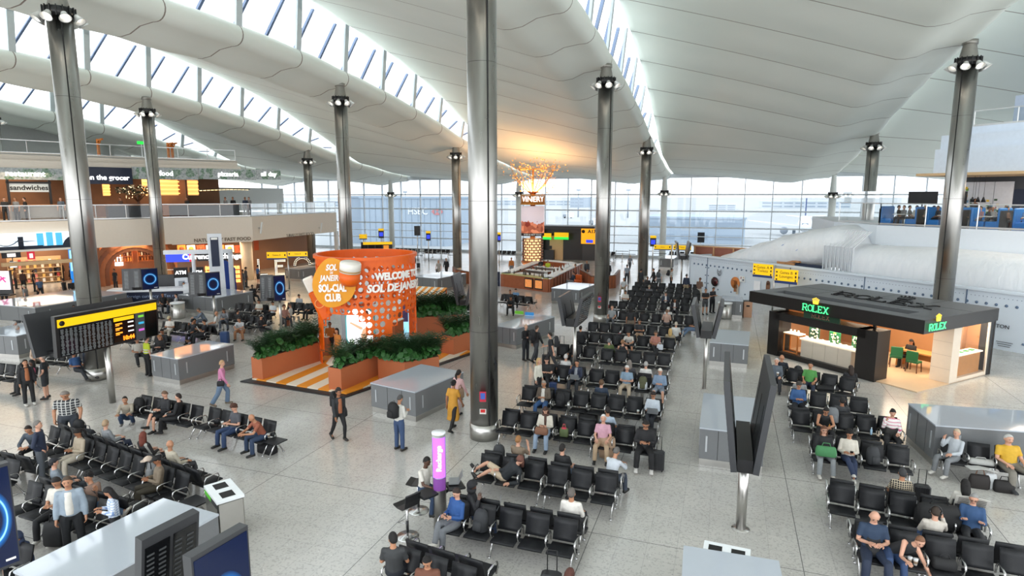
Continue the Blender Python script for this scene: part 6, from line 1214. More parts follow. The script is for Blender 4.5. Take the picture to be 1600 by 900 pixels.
stool(637, 838, 'empty black bar stool on a round steel foot', math.radians(-115)); stool(654, 798, 'black bar stool under the man in the white t-shirt', math.radians(-80))
# small call points on columns
for (cx, cy_), lab in (((0, 0), 'thick centre column'), ((0, 18.6), 'middle seating column')):
 a_ = math.atan2(CAMP[1]-cy_, CAMP[0]-cx)-.05-(.18 if cy_ else .05)
 for z, hh, c_, nm in ((1.45, .32, (176, 40, 60), 'red notice plate'), (.98, .16, (206, 200, 196), 'small alarm plate')):
  t = thing('wall_plate', nm+' on the '+lab, 'plate', (cx+.437*math.cos(a_), cy_+.437*math.sin(a_), z), a_+PI/2); m = MB(); m.box((0, 0, 0), (.2, .02, hh)); obj('plate', m, M(nm.replace(' ', '_'), c_, .4), t); m = MB(); m.box((0, -.013, .02), (.14, .01, hh*.6)); obj('picture', m, M('plate_blue', (60, 90, 170), .4) if 'notice' in nm else M('plate_red', (190, 40, 40), .4), t)
# ================================================================ BEAM SEATING
SEATM = M('black_mesh_leather', (25, 26, 29), .5, noise=.12, scale=40, bump=.08, spec=.35); BEAMM = M('dark_beam', (46, 47, 50), .4, .5)
def sheet(m, prof, x0, x1, th):
 rings = []
 for i, (y, z) in enumerate(prof):
  a, b = prof[max(0, i-1)], prof[min(len(prof)-1, i+1)]; d = Vector((0, b[0]-a[0], b[1]-a[1])).normalized(); n_ = Vector((0, -d.z, d.y))*th
  rings.append([(x0, y, z), (x1, y, z), (x1, y+n_.y, z+n_.z), (x0, y+n_.y, z+n_.z)])
 m.loft(rings, True, True)
SW = .6
def seat_mb(m): sheet(m, [(-.66, .425), (-.63, .44), (-.5, .435), (-.3, .405), (-.15, .40)], -.255, .255, -.04)
def back_mb(m): sheet(m, [(-.14, .44), (-.105, .5), (-.07, .62), (-.03, .76), (.0, .88)], -.25, .25, .035)
def arm_mb(m):
 m.tube([(0, -.1, .4), (0, -.13, .58), (0, -.17, .635), (0, -.42, .65), (0, -.5, .63), (0, -.53, .56), (0, -.46, .4)], [(.022, .012)]*7, 6)
def leg_mb(m): m.tube([(0, -.28, .36), (0, -.33, .34), (0, -.56, .03)], [.022, .022, .018], 6); m.tube([(0, -.28, .36), (0, -.2, .34), (0, -.02, .03)], [.022, .022, .018], 6); m.cyl((0, -.57, 0), .035, .03, 8); m.cyl((0, -.01, 0), .035, .03, 8)
def mk(fn, mat, nm): m = MB(); fn(m); me = m.mesh(nm); me.materials.append(mat); return me
SEAT_ME, BACK_ME, ARM_ME, LEG_ME = mk(seat_mb, SEATM, 'seat'), mk(back_mb, SEATM, 'backrest'), mk(arm_mb, ALU, 'armrest'), mk(leg_mb, ALU, 'leg')
BEAMS = {}; FAR = {}; SLOTS = []
def beam_me(n):
 if n not in BEAMS: BEAMS[n] = mk(lambda m: m.box((0, -.28, .36), (n*SW, .08, .05)), BEAMM, 'beam')
 return BEAMS[n]
def far_me(n):
 if n not in FAR:
  m = MB()
  for i in range(n):
   m.xf(Matrix.Translation(((i-(n-1)/2)*SW, 0, 0))); seat_mb(m); back_mb(m)
  m.xf(None); m.mi = 1; m.box((0, -.28, .36), (n*SW, .08, .05))
  for i in range(n+1):
   m.xf(Matrix.Translation(((i-n/2)*SW, 0, 0))); arm_mb(m)
   if i in (0, n): leg_mb(m)
  me = m.mesh('seat_bank'); me.materials.append(SEATM); me.materials.append(ALU); FAR[n] = me
 return FAR[n]
NUMW = {2: 'two', 3: 'three', 4: 'four', 5: 'five', 6: 'six', 11: 'eleven'}
def bank(x, y, n, rz, where, far=False):
 """n seats centred at x, y (the line of the back tops), facing -Y turned by rz"""
 for i in range(n):
  q = Matrix.Rotation(rz, 3, 'Z') @ Vector(((i-(n-1)/2)*SW, -.36, 0)); SLOTS.append((x+q.x, y+q.y, rz))
 label = '%s black seats %s' % (NUMW[n], where)
 if far:
  o = link('seat_bank', far_me(n)); o.location = (x, y, 0); o.rotation_euler = (0, 0, rz); return tag(o, label, 'seating', 'black seat banks')
 t = thing('seat_bank', label, 'seating', (x, y, 0), rz, 'black seat banks')
 link('beam', beam_me(n), t)
 for i in range(n):
  for nm, me in (('seat', SEAT_ME), ('backrest', BACK_ME)): o = link(nm, me, t); o.location = ((i-(n-1)/2)*SW, 0, 0)
 for i in range(n+1):
  o = link('armrest', ARM_ME, t); o.location = ((i-n/2)*SW, 0, 0)
 for i in ([0, n] if n < 5 else [0, n//2, n]):
  o = link('leg', LEG_ME, t); o.location = ((i-n/2)*SW+(.0 if 0 < i < n else (.08 if i == 0 else -.08)), 0, 0)
 return t
def pair(x, y, n, rz, where, far=False, back=True):
 bank(x, y, n, rz, where+', facing us', far)
 if back:
  o = Matrix.Rotation(rz, 3, 'Z') @ Vector((0, .17, 0)); bank(x+o.x, y+o.y, n, rz+PI, where+', facing away', far)
def px_bank(x0, y0, x1, y1, n, where, back=True, far=False):
 a, b = G(x0, y0, .88), G(x1, y1, .88); c = (a+b)/2; pair(c.x, c.y, n, math.atan2(b.y-a.y, b.x-a.x), where, far, back)
# middle block: short left banks and five-seat right banks, row by row from the front
MID = [(2.83, -5.45, 5, None, 'front row'), (3.83, -3.1, 3, None, ''), (4.3, -.02, 3, None, '')]
bank(2.83, -5.45, 5, 0, 'in the front middle row beside the purple pillar, facing us'); bank(2.83, -5.28, 5, PI, 'in the front middle row behind the purple pillar ones, facing away')
bank(2.0, -3.02, 3, 0, 'where the girl in the beanie lies, facing us'); bank(2.0, -2.85, 3, PI, 'behind the girl in the beanie, facing away'); bank(3.83, -3.12, 3, 0, 'right of the girl in the beanie, facing us'); bank(3.83, -2.95, 3, PI, 'right of the girl in the beanie, facing away')
NTH = ['third', 'fourth', 'fifth', 'sixth', 'seventh', 'eighth', 'ninth', 'tenth', 'eleventh', 'twelfth', 'thirteenth', 'fourteenth', 'fifteenth']
ROWS = [(2.02, .15, 5, 4.40, -.03, 3), (1.24, 2.63, 3, 3.68, 2.63, 5), (1.1, 5.52, 3, 3.62, 5.46, 5), (.8, 8.88, 3, 3.42, 8.72, 5), (1.05, 11.72, 3, 3.37, 11.72, 5), (1.07, 14.1, 3, 3.5, 14.2, 5), (1.78, 17.6, 4, 4.25, 17.5, 4), (1.5, 21.0, 5, 4.05, 21.4, 3), (1.6, 23.6, 4, 4.2, 23.7, 4), (1.6, 25.8, 4, 4.2, 25.9, 4), (1.6, 28.0, 4, 4.1, 28.1, 4), (1.5, 30.1, 4, 4.0, 30.2, 4)]
for i, (xa, ya, na, xb, yb, nb) in enumerate(ROWS):
 fr_ = i > 5; pair(xa, ya, na, 0, 'left in the %s row of the middle block' % NTH[i], fr_); pair(xb, yb, nb, 0, 'right in the %s row of the middle block' % NTH[i], fr_)
bank(2.1, -7.55, 3, -.12, 'cut off by the bottom edge in the centre, facing us'); bank(2.12, -7.38, 3, PI-.12, 'cut off by the bottom edge in the centre, facing away'); bank(3.9, -7.95, 3, -.1, 'lowest in the centre and almost out of the picture')
# right block
px_bank(1303, 753, 1530, 793, 5, 'at the right with the man reading a newspaper'); px_bank(1344, 818, 1606, 862, 5, 'in the lower right corner with the backpack'); px_bank(1274, 681, 1417, 700, 4, 'at the right with the green bag on a lap')
px_bank(1248, 640, 1394, 655, 5, 'at the right with the woman in pink stripes'); px_bank(1228, 608, 1365, 626, 4, 'at the right with the bearded man in a blue jacket'); px_bank(1213, 573, 1328, 592, 5, 'at the right nearest to the watch kiosk')
a = G(1470, 684, .88); b = G(1590, 700, .88); c = (a+b)/2; bank(c.x, c.y, 3, math.atan2(b.y-a.y, b.x-a.x), 'before the large counter with the man in yellow, facing us')
# left block
a, b = G(80, 664, .88), G(300, 741, .88); rz = math.atan2(b.y-a.y, b.x-a.x); d_ = (b-a)/11
for k, (i0, n) in enumerate(((0, 4), (4, 4), (8, 3))): c = a+d_*(i0+n/2); pair(c.x, c.y, n, rz, ('at the upper left', 'in the middle', 'at the lower right')[k]+' of the long left line')
c = b+d_*.8; t = thing('side_table', 'small dark table fixed at the end of the long left seat line', 'table', (c.x, c.y, 0), rz); m = MB(); m.box((0, -.3, .44), (.55, .45, .03)); obj('tabletop', m, BEAMM, t); o = link('leg', LEG_ME, t)
px_bank(222, 616, 320, 635, 5, 'at the left with the two women in black', False); px_bank(330, 635, 432, 658, 5, 'at the left with the man in the rust shirt', False)
c = G(441, 661, .88); t = thing('side_table', 'small dark table beside the man in the rust shirt', 'table', (c.x, c.y, 0), -.1); m = MB(); m.box((0, -.3, .44), (.5, .45, .03)); obj('tabletop', m, BEAMM, t); o = link('leg', LEG_ME, t)
px_bank(28, 745, 205, 790, 5, 'at the lower left with the man in a white t-shirt'); px_bank(-70, 822, 50, 850, 4, 'in the bottom left corner', False); px_bank(-60, 700, 35, 720, 4, 'at the left edge behind the blue screen', True)
px_bank(0, 567, 55, 573, 4, 'at the left edge behind the man with the backpack', False); px_bank(84, 546, 146, 551, 5, 'under the departures board', False)
px_bank(240, 522, 272, 526, 2, 'with the long-haired woman behind the guard', False); px_bank(200, 515, 240, 520, 3, 'between the board and the guard', False)
px_bank(240, 500, 348, 512, 6, 'with the reader of the white book', True)
px_bank(345, 487, 420, 498, 5, 'with the orange suitcase in front', True); px_bank(372, 474, 412, 477, 4, 'behind the orange suitcase', True, True)
px_bank(400, 444, 440, 447, 4, 'below the marquee letters', True, True); px_bank(250, 465, 290, 468, 4, 'before the white service desk', False, True); px_bank(455, 473, 492, 476, 4, 'just left of the orange drum', True, True); px_bank(100, 484, 145, 481, 4, 'behind the departures board', True, True); px_bank(20, 500, 62, 503, 3, 'with the grey-haired couple', False, True)
px_bank(690, 490, 735, 494, 4, 'behind the awning stall', True, True); px_bank(788, 460, 825, 464, 4, 'right of the thick column before the bar', True, True); px_bank(700, 472, 730, 474, 4, 'left of the thick column behind the awning', True, True)
for i, (x0, y0, x1, y1) in enumerate([(625, 388, 650, 389), (668, 389, 698, 390), (770, 391, 800, 392), (610, 393, 640, 394), (1055, 393, 1085, 394), (930, 392, 950, 393)]):
 px_bank(x0, y0, x1, y1, 6, 'far back at the gate windows, %s of six' % ordn[i], False, True)
# ================================================================ PEOPLE
def V(*a): return Vector(a)
def mir(v): return V(-v[0], v[1], v[2])
FW = V(0, -1, 0); DN = V(0, 0, -1)
# pose: pelvis height, spine direction, left/right thigh, left/right shin, left/right upper arm, left/right forearm, head pitch (down +), head yaw
def PZ(hz, sp, thl, shl, ual, fal, thr=None, shr=None, uar=None, far=None, pitch=0., yaw=0.):
 n = lambda v: Vector(v).normalized()
 return dict(hz=hz, sp=n(sp), th=(n(thl), n(thr or mir(thl))), sh=(n(shl), n(shr or mir(shl))), ua=(n(ual), n(uar or mir(ual))), fa=(n(fal), n(far or mir(fal))), pitch=pitch, yaw=yaw)
ST = ((.06, -.02, -1), (.02, .03, -1))
POSES = {
'stand': PZ(.93, (0, -.02, 1), *ST, (.18, .03, -1), (.05, -.22, -1)),
'standphone': PZ(.93, (0, -.03, 1), *ST, (.14, -.05, -1), (-.35, -.8, .35), pitch=.45),
'standdown': PZ(.93, (0, .0, 1), *ST, (.22, .0, -1), (-.05, -.2, -1), pitch=.45),
'hips': PZ(.93, (0, .03, 1), *ST, (.55, .18, -1), (-.55, -.35, -.45), pitch=-.1),
'cross': PZ(.93, (0, .0, 1), *ST, (.2, -.1, -1), (-.9, -.55, .15)),
'walk': PZ(.90, (0, -.06, 1), (.04, -.42, -1), (.02, .12, -1), (.16, .3, -1), (.05, -.1, -1), (-.04, .32, -1), (-.02, .62, -1), (-.16, -.3, -1), (-.05, -.55, -1)),
'walkbag': PZ(.90, (0, -.06, 1), (.04, .32, -1), (.02, .6, -1), (.16, .35, -1), (.08, .2, -1), (-.04, -.4, -1), (-.02, .12, -1), (-.14, -.15, -1), (-.05, -.9, -.2)),
'sit': PZ(.52, (0, .17, 1), (.16, -1, .02), (.04, -.1, -1), (.2, -.3, -1), (-.25, -.95, -.15)),
'sitphone': PZ(.52, (0, .14, 1), (.16, -1, .02), (.03, -.06, -1), (.2, -.22, -1), (-.55, -.8, .28), pitch=.5),
'sitcross': PZ(.52, (0, .2, 1), (.1, -1, .05), (.02, -.1, -1), (.2, -.25, -1), (-.5, -.85, .22), (.12, -1, .26), (.35, -.55, -.75), pitch=.42),
'sitlean': PZ(.50, (0, .36, 1), (.14, -1, .0), (.05, -.75, -.8), (.2, -.15, -1), (-.4, -.9, .1), pitch=.3),
'sitfwd': PZ(.53, (0, -.45, 1), (.22, -1, .0), (.05, -.02, -1), (.22, -.75, -.75), (-.5, -.75, .0), pitch=.4),
'sitchin': PZ(.52, (0, .12, 1), (.14, -1, .02), (.03, -.12, -1), (.2, -.5, -1), (-.3, -.85, -.1), None, None, (-.25, -.75, -.75), (.25, -.15, 1), pitch=.15),
'sitread': PZ(.52, (0, .2, 1), (.14, -1, .02), (.03, -.1, -1), (.2, -.4, -1), (-.25, -.85, .5), (-.02, -1, .16), (.3, -.6, -.75), pitch=.3),
'sitback': PZ(.52, (0, .17, 1), (.16, -1, .02), (.04, -.1, -1), (.25, -.3, -1), (-.4, -.9, .0), yaw=.5, pitch=.1),
'recline': PZ(.53, (.75, .2, .7), (-.85, -.3, .5), (-.75, -.2, -.5), (.0, -.5, -1), (-.6, -.7, .1), (-.85, -.1, .5), (-.75, 0, -.55), (-.3, -.3, -1), (-.8, -.5, .1), pitch=.3),
'legsout': PZ(.52, (-.45, .2, 1), (1, -.35, .05), (1, -.2, -.1), (.25, -.2, -1), (.2, -.5, 1), (1, -.1, .05), (1, .05, -.12), (-.2, -.3, -1), (.25, -.5, 1), pitch=.1),
'crouch': PZ(.30, (0, -.35, 1), (.18, -1, .45), (.02, .62, -.9), (.1, -.8, -.6), (-.15, -1, .15)),
'bend': PZ(.55, (.75, -.55, .75), (.2, -1, 0), (.05, -.1, -1), (.5, -.3, -1), (.35, -.45, -.7), (-.1, -1, .02), (-.02, -.1, -1), (-.25, -.4, -1), (.2, -.9, .15), pitch=.35),
'stool': PZ(.84, (0, -.12, 1), (.14, -1, -.18), (.02, .12, -1), (.12, -.45, -1), (-.12, -1, -.05), pitch=.25),
'call': PZ(.52, (0, .1, 1), (.16, -1, .02), (.04, -.1, -1), (.25, -.3, -1), (-.4, -.8, -.1), None, None, (-.5, -.4, -.8), (.3, -.25, 1), pitch=.2),
}
def joints(p):
 pel = V(0, 0, p['hz']); sp = p['sp']; xa = V(1, 0, 0); fy = sp.cross(xa).normalized(); xa = fy.cross(sp).normalized()
 J = dict(pel=pel, sp=sp, xa=xa, fy=fy); J['neck'] = pel+sp*.50; up = (sp*.75+V(0, 0, .5)).normalized(); J['up'] = up
 hd = (up+fy*0).normalized(); J['skull'] = J['neck']+hd*.155+V(0, -.025-.06*p['pitch'], -.02*abs(p['pitch']))
 for i, s_ in enumerate((1, -1)):
  J['sho', i] = pel+sp*.432+xa*(.166*s_); J['elb', i] = J['sho', i]+p['ua'][i]*.285; J['wri', i] = J['elb', i]+p['fa'][i]*.25
  J['hip', i] = pel+xa*(.088*s_)-sp*.02; J['kne', i] = J['hip', i]+p['th'][i]*.43; J['ank', i] = J['kne', i]+p['sh'][i]*.405
 return J
def ell(m, cs, rx, ry, xa, fy, n=12):
 m.loft([[c+xa*(math.cos(2*PI*k/n)*a)+fy*(math.sin(2*PI*k/n)*b) for k in range(n)] for c, a, b in zip(cs, rx, ry)], True, True)
def torso(m, J, g):
 s_, p = J['sp'], J['pel']; cs = [p+s_*q for q in (-.11, -.06, .02, .12, .24, .36, .44, .475, .5)]
 ell(m, cs, [.06+g, .135+g, .163+g, .148+g, .152+g, .168+g, .150+g*.8, .095+g*.5, .055+g*.3], [.05+g, .10+g, .115+g, .105+g, .108+g, .11+g, .088+g*.8, .065+g*.5, .05+g*.3], J['xa'], J['fy'])
def limb(m, pts, rs, n=8): m.tube(pts, rs, n)
def head(m, J, p):
 R_ = Matrix.Translation(J['skull']) @ Matrix.Rotation(p['yaw'], 4, 'Z') @ Matrix.Rotation(p['pitch'], 4, 'X')
 n, q = 14, 10; rings = []
 for k in range(q+1):
  t = max(.05, min(PI-.05, PI*k/q)); z = -math.cos(t); r_ = math.sin(t); w_ = 1-.24*max(0, -z)**1.3; ring = []
  for i in range(n):
   a = 2*PI*i/n; x, y = .076*r_*math.cos(a)*w_, .094*r_*math.sin(a)
   if y > 0 and z < -.2: y *= .72
   if y < 0: y *= .95+.06*max(0, -z)
   ring.append(R_ @ V(x, y, z*.118))
  rings.append(ring)
 m.loft(rings)
 m.loft([[R_ @ V(x, y, z) for x, y, z in r_] for r_ in ([(-.008, -.084, .02), (.008, -.084, .02), (.006, -.07, .02), (-.006, -.07, .02)], [(-.018, -.09, -.026), (.018, -.09, -.026), (.016, -.07, -.026), (-.016, -.07, -.026)], [(-.012, -.112, -.03), (.012, -.112, -.03), (.01, -.08, -.034), (-.01, -.08, -.034)])], True, False)
 for s_ in (-1, 1): o = len(m.v); m.sphere(R_ @ V(s_*.076, .012, -.004), (.014, .022, .032), 6, 5)
 m.tube([J['neck']-J['sp']*.03, J['neck']+(J['skull']-J['neck'])*.62], [.056, .05], 10)
 return R_
def hand(m, w, d, s_, curl=.55):
 d = d.normalized(); pn = V(0, .25, -1) if abs(d.z) < .8 else V(-s_, 0, 0); pn = (pn-d*pn.dot(d)).normalized(); sd = d.cross(pn).normalized()*s_
 m.loft([[w+d*q+sd*(a*x)+pn*(b*y) for x, y in ((-1, -1), (1, -1), (1, 1), (-1, 1))] for q, a, b in ((-.02, .024, .02), (.02, .036, .016), (.085, .042, .013))], True, False)
 for k in range(4):
  b0 = w+d*.08+sd*(.031-.0205*k); L = (.036, .042, .039, .03)[k]; c1 = (d+pn*curl*.6).normalized(); c2 = (d*.6+pn*curl*1.5).normalized(); m.tube([b0, b0+c1*L, b0+c1*L+c2*L*.85], [.0095, .0088, .007], 5)
 t0 = w+d*.025+sd*.034; m.tube([t0, t0+(sd*.7+d*.7+pn*.3).normalized()*.035, t0+(sd*.5+d+pn*.6).normalized()*.065], [.012, .011, .008], 5)
def remesh(m, vox, name, smooth=4):
 o = link(name, m.mesh(name)); r_ = o.modifiers.new('r', 'REMESH'); r_.mode = 'VOXEL'; r_.voxel_size = vox; r_.use_smooth_shade = True
 s_ = o.modifiers.new('s', 'SMOOTH'); s_.factor = .5; s_.iterations = smooth
 dg = bpy.context.evaluated_depsgraph_get(); me = bpy.data.meshes.new_from_object(o.evaluated_get(dg)); old = o.data; bpy.data.objects.remove(o); bpy.data.meshes.remove(old); me.name = name; me.materials.clear(); return me
CACHE = {}
def body_me(pn):
 if ('b', pn) in CACHE: return CACHE['b', pn]
 p = POSES[pn]; J = joints(p); m = MB(); torso(m, J, -.012)
 hm = head(m, J, p)
 for i, s_ in enumerate((1, -1)):
  a, b, c = J['sho', i], J['elb', i], J['wri', i]; m.sphere(a, .052, 8, 6); limb(m, [a-J['sp']*.01-J['xa']*s_*.04, a, a.lerp(b, .4), b, b.lerp(c, .3), c+p['fa'][i]*.01], [.045, .05, .045, .037, .038, .024])
  a, b, c = J['hip', i], J['kne', i], J['ank', i]; limb(m, [a-p['th'][i]*.03, a.lerp(b, .15), a.lerp(b, .6), b, b.lerp(c, .3), b.lerp(c, .75), c], [.075, .082, .066, .052, .053, .038, .034])
  f = V(0, -1, 0) if abs(p['sh'][i].z) > .5 else V(0, 0, 1); m.tube([c+V(0, .03, -.02), c+f*.12+V(0, 0, -.05)], [.036, .03], 6)
 me = remesh(m, .0125, 'person', 3)
 vs = MB(); nf = len(me.polygons)
 for i, s_ in enumerate((1, -1)): hand(vs, J['wri', i], p['fa'][i], s_)
 vs.mi = 1
 for s_ in (-1, 1): vs.sphere(hm @ V(s_*.03, -.086, .012), (.011, .006, .007), 6, 4); vs.v; vs.loft([[hm @ V(s_*.03+x, -.088+y, .03+z) for x, y, z in r_] for r_ in ([(-.018, 0, 0), (-.018, -.004, .003), (-.018, 0, .006)], [(.018, 0, 0), (.018, -.004, .003), (.018, 0, .006)])], True, False)
 vs.mi = 2; vs.loft([[hm @ V(x, -.083-y, -.052+z) for x, y, z in r_] for r_ in ([(-.022, -.004, 0), (-.022, 0, .004), (-.022, -.004, .008)], [(0, .008, -.003), (0, .012, .004), (0, .008, .011)], [(.022, -.004, 0), (.022, 0, .004), (.022, -.004, .008)])], True, False)
 bm = bmesh.new(); bm.from_mesh(me); t = vs.mesh('t'); bm.from_mesh(t); bm.to_mesh(me); bm.free(); bpy.data.meshes.remove(t)
 for q in range(3): me.materials.append(None)
 me.materials[1] = M('eye_dark', (30, 24, 20), .3); me.materials[2] = M('lip_tone', (150, 84, 78), .5)
 CACHE['b', pn] = (me, J, hm); return CACHE['b', pn]
def cloth_me(pn, kind):
 if (kind, pn) in CACHE: return CACHE[kind, pn]
 p = POSES[pn]; J = joints(p); m = MB(); g = {'jacket': .013, 'long': .008, 'short': .007, 'vest': .007, 'tank': .006, 'dress': .01}.get(kind, .012)
 if kind in ('jacket', 'long', 'short', 'vest', 'tank', 'dress'):
  torso(m, J, g)
  for i, s_ in enumerate((1, -1)):
   a, b, c = J['sho', i], J['elb', i], J['wri', i]
   if kind == 'tank': continue
   m.sphere(a, .05+g, 8, 6); q = 1.0 if kind in ('jacket', 'long') else .72
   pts = [a-J['xa']*s_*.05, a, a.lerp(b, .45 if q == 1 else .4)]; rs = [.05+g, .049+g, .045+g]
   if q == 1: pts += [b, b.lerp(c, .35), c.lerp(b, .04)]; rs += [.043+g, .044+g, .031+g]
   else: pts += [a.lerp(b, q)]; rs += [.05+g]
   limb(m, pts, rs)
  if kind == 'dress':
   s_, q = J['sp'], J['pel']; kn = (J['kne', 0]+J['kne', 1])/2; am = (J['ank', 0]+J['ank', 1])/2; kx = abs(J['kne', 0].x-J['kne', 1].x)/2
   ell(m, [q+s_*.05, q-s_*.05, q.lerp(kn, .55), kn, kn.lerp(am, .3)], [.17, .185, .18+kx*.3, .17+kx*.5, .17+kx*.5], [.13, .14, .14, .14, .14], J['xa'], (kn-q).normalized().cross(J['xa']))
 else:
  q = J['pel']; s_ = J['sp']; ell(m, [q-s_*.12, q-s_*.05, q+s_*.03, q+s_*.075], [.12, .165, .172, .166], [.09, .118, .122, .116], J['xa'], J['fy'])
  for i in (0, 1):
   a, b, c = J['hip', i], J['kne', i], J['ank', i]; L = {'trousers': 1, 'wide': 1, 'slim': 1, 'shorts': 0, 'skirt': 0}[kind]
   e = .02 if kind == 'wide' else (0 if kind == 'slim' else .01)
   pts = [a-p['th'][i]*.04, a.lerp(b, .18), a.lerp(b, .6)]; rs = [.088, .094+e*.5, .078+e]
   if L: pts += [b, b.lerp(c, .3), b.lerp(c, .75), c.lerp(b, .03)]; rs += [.062+e, .062+e, .05+e*1.6, .046+e*2]
   else: pts += [a.lerp(b, .92)]; rs += [.078]
   limb(m, pts, rs)
 me = remesh(m, .016, {'dress': 'dress'}.get(kind, 'garment'), 3); me.materials.append(None); CACHE[kind, pn] = me; return me
def hair_me(kind):
 if ('h', kind) in CACHE: return CACHE['h', kind]
 m = MB(); n = 16
 def cap(z0f, z0b, e=.005, top=.965):
  rings = []
  for k in range(8):
   t = k/7; ring = []
   for i in range(n):
    a = 2*PI*i/n; c, s_ = math.cos(a), math.sin(a); f = (1-s_)/2  # 1 = front
    zb = z0b+(z0f-z0b)*min(1, max(0, f*1.25-.12)); z = zb+(.128*top-zb)*math.sin(t*PI/2); zz = min(.995, max(-.9, z/.13)); r_ = math.sqrt(1-zz*zz); ring.append(((.078+e)*r_*c, (.096+e)*r_*s_+.004, z))
   rings.append(ring)
  rings.insert(0, [(x*.9, y*.9+.0, z+.004) for x, y, z in rings[0]])
  m.loft(rings)
 if kind in ('short', 'curly', 'grey'): cap(.078, -.05)
 if kind == 'curly': [m.sphere((.07*math.cos(a)*math.cos(b), .085*math.sin(a)*math.cos(b)+.012, .03+.1*math.sin(b)), .034, 6, 5) for a in [i*.7 for i in range(9)] for b in (.1, .6, 1.1) if not (math.sin(a) < -.5 and b < .5)]
 if kind == 'fringe': cap(.09, -.05, .004)
 if kind in ('long', 'pony', 'bun'): cap(.06, -.06, .008)
 if kind == 'long': m.loft([[(x*w_, y, z) for x, y in ((-.085, .0), (-.07, .075), (0, .105), (.07, .075), (.085, 0), (.05, .03), (0, .06), (-.05, .03))] for z, w_ in ((.04, 1), (-.06, 1.1), (-.16, 1.1), (-.26, .85))])
 if kind == 'pony': m.sphere((0, .105, .02), .032, 8, 6); m.tube([(0, .11, .02), (0, .15, -.04), (0, .14, -.14), (0, .12, -.22)], [.026, .036, .03, .01], 8)
 if kind == 'bun': m.sphere((0, .10, .05), .048, 10, 8)
 if kind in ('cap', 'bucket'): cap(.055, .02, .016, 1.04); cap(.06, -.05, .004, .8)
 if kind == 'cap': m.loft([[(x, y, .055+.0*x) for x, y in ((-.07, -.06), (-.06, -.12), (0, -.165), (.06, -.12), (.07, -.06))], [(x, y, .065) for x, y in ((-.07, -.06), (-.06, -.12), (0, -.165), (.06, -.12), (.07, -.06))]], True, False)
 if kind == 'hood': cap(.05, -.12, .03); m.lathe([(.09, -.16), (.105, -.11), (.1, -.06)], n=12)
 if kind == 'beanie': cap(.05, .0, .02, 1.08); m.lathe([(.092, .0), (.1, .02), (.098, .05)], n=14); m.loft([[(x*w_, y, z) for x, y in ((-.085, .0), (-.06, .08), (.06, .08), (.085, 0))] for z, w_ in ((.0, 1), (-.12, 1), (-.24, .7))])
 me = m.mesh('hair'); me.materials.append(None); CACHE['h', kind] = me; return me
def shoe_me():
 m = MB(); prof = [(.075, .03, .05), (.05, .038, .075), (.0, .038, .07), (-.08, .042, .045), (-.15, .044, .035), (-.185, .03, .025)]
 m.loft([[(x*w_, y, z) for x, z in ((-1, -.05), (1, -.05), (1, -.05+h*.55), (.6, -.05+h), (-.6, -.05+h), (-1, -.05+h*.55))] for y, w_, h in [(a, b, c+.02) for a, b, c in prof]]); me = m.mesh('shoe'); me.materials.append(None); return me
SHOE = shoe_me()
SKIN = {'a': M('skin_light', (200, 152, 128), .55), 'b': M('skin_tan', (176, 126, 96), .55), 'c': M('skin_brown', (146, 98, 70), .55), 'd': M('skin_dark', (84, 56, 42), .5)}
def cm(hexc, rough=.75):
 if 'cloth_'+hexc in MATS: return MATS['cloth_'+hexc]
 c = [int(hexc[i:i+2], 16) for i in (0, 2, 4)]; g_ = sum(c)/3; return M('cloth_'+hexc, tuple((v*.86+g_*.14)*.88 for v in c), rough, noise=.14, scale=14)
def check_mat(name, c1, c2, s_, axes=(0, 2)):
 k = NT(name); sp = k.n('SeparateXYZ'); k.l(k.coord(), sp.inputs[0]); c = lin(c1)
 ln = None
 for ax in axes:
  f = k.math('FRACT', k.math('ADD', k.math('DIVIDE', sp.outputs[ax], s_), 50.)); v = k.math('LESS_THAN', f, .22); ln = v if ln is None else k.math('MAXIMUM', ln, v)
 k.l(k.mix(ln, c, lin(c2)), k.b.inputs['Base Color']); k.b.inputs['Roughness'].default_value = .8; MATS['cloth_'+name] = k.m
check_mat('plaid1', (52, 54, 58), (190, 190, 186), .075); check_mat('check2', (36, 34, 34), (200, 186, 160), .045); check_mat('stripe3', (236, 232, 230), (206, 100, 136), .09, (2,)); check_mat('floral', (120, 60, 80), (210, 160, 120), .05); check_mat('bluewhite', (214, 222, 234), (120, 146, 190), .06)
def setmat(o, *ms):
 for i, mm in enumerate(ms):
  if i < len(o.material_slots): o.material_slots[i].link = 'OBJECT'; o.material_slots[i].material = mm
 return o
HANDS = {}
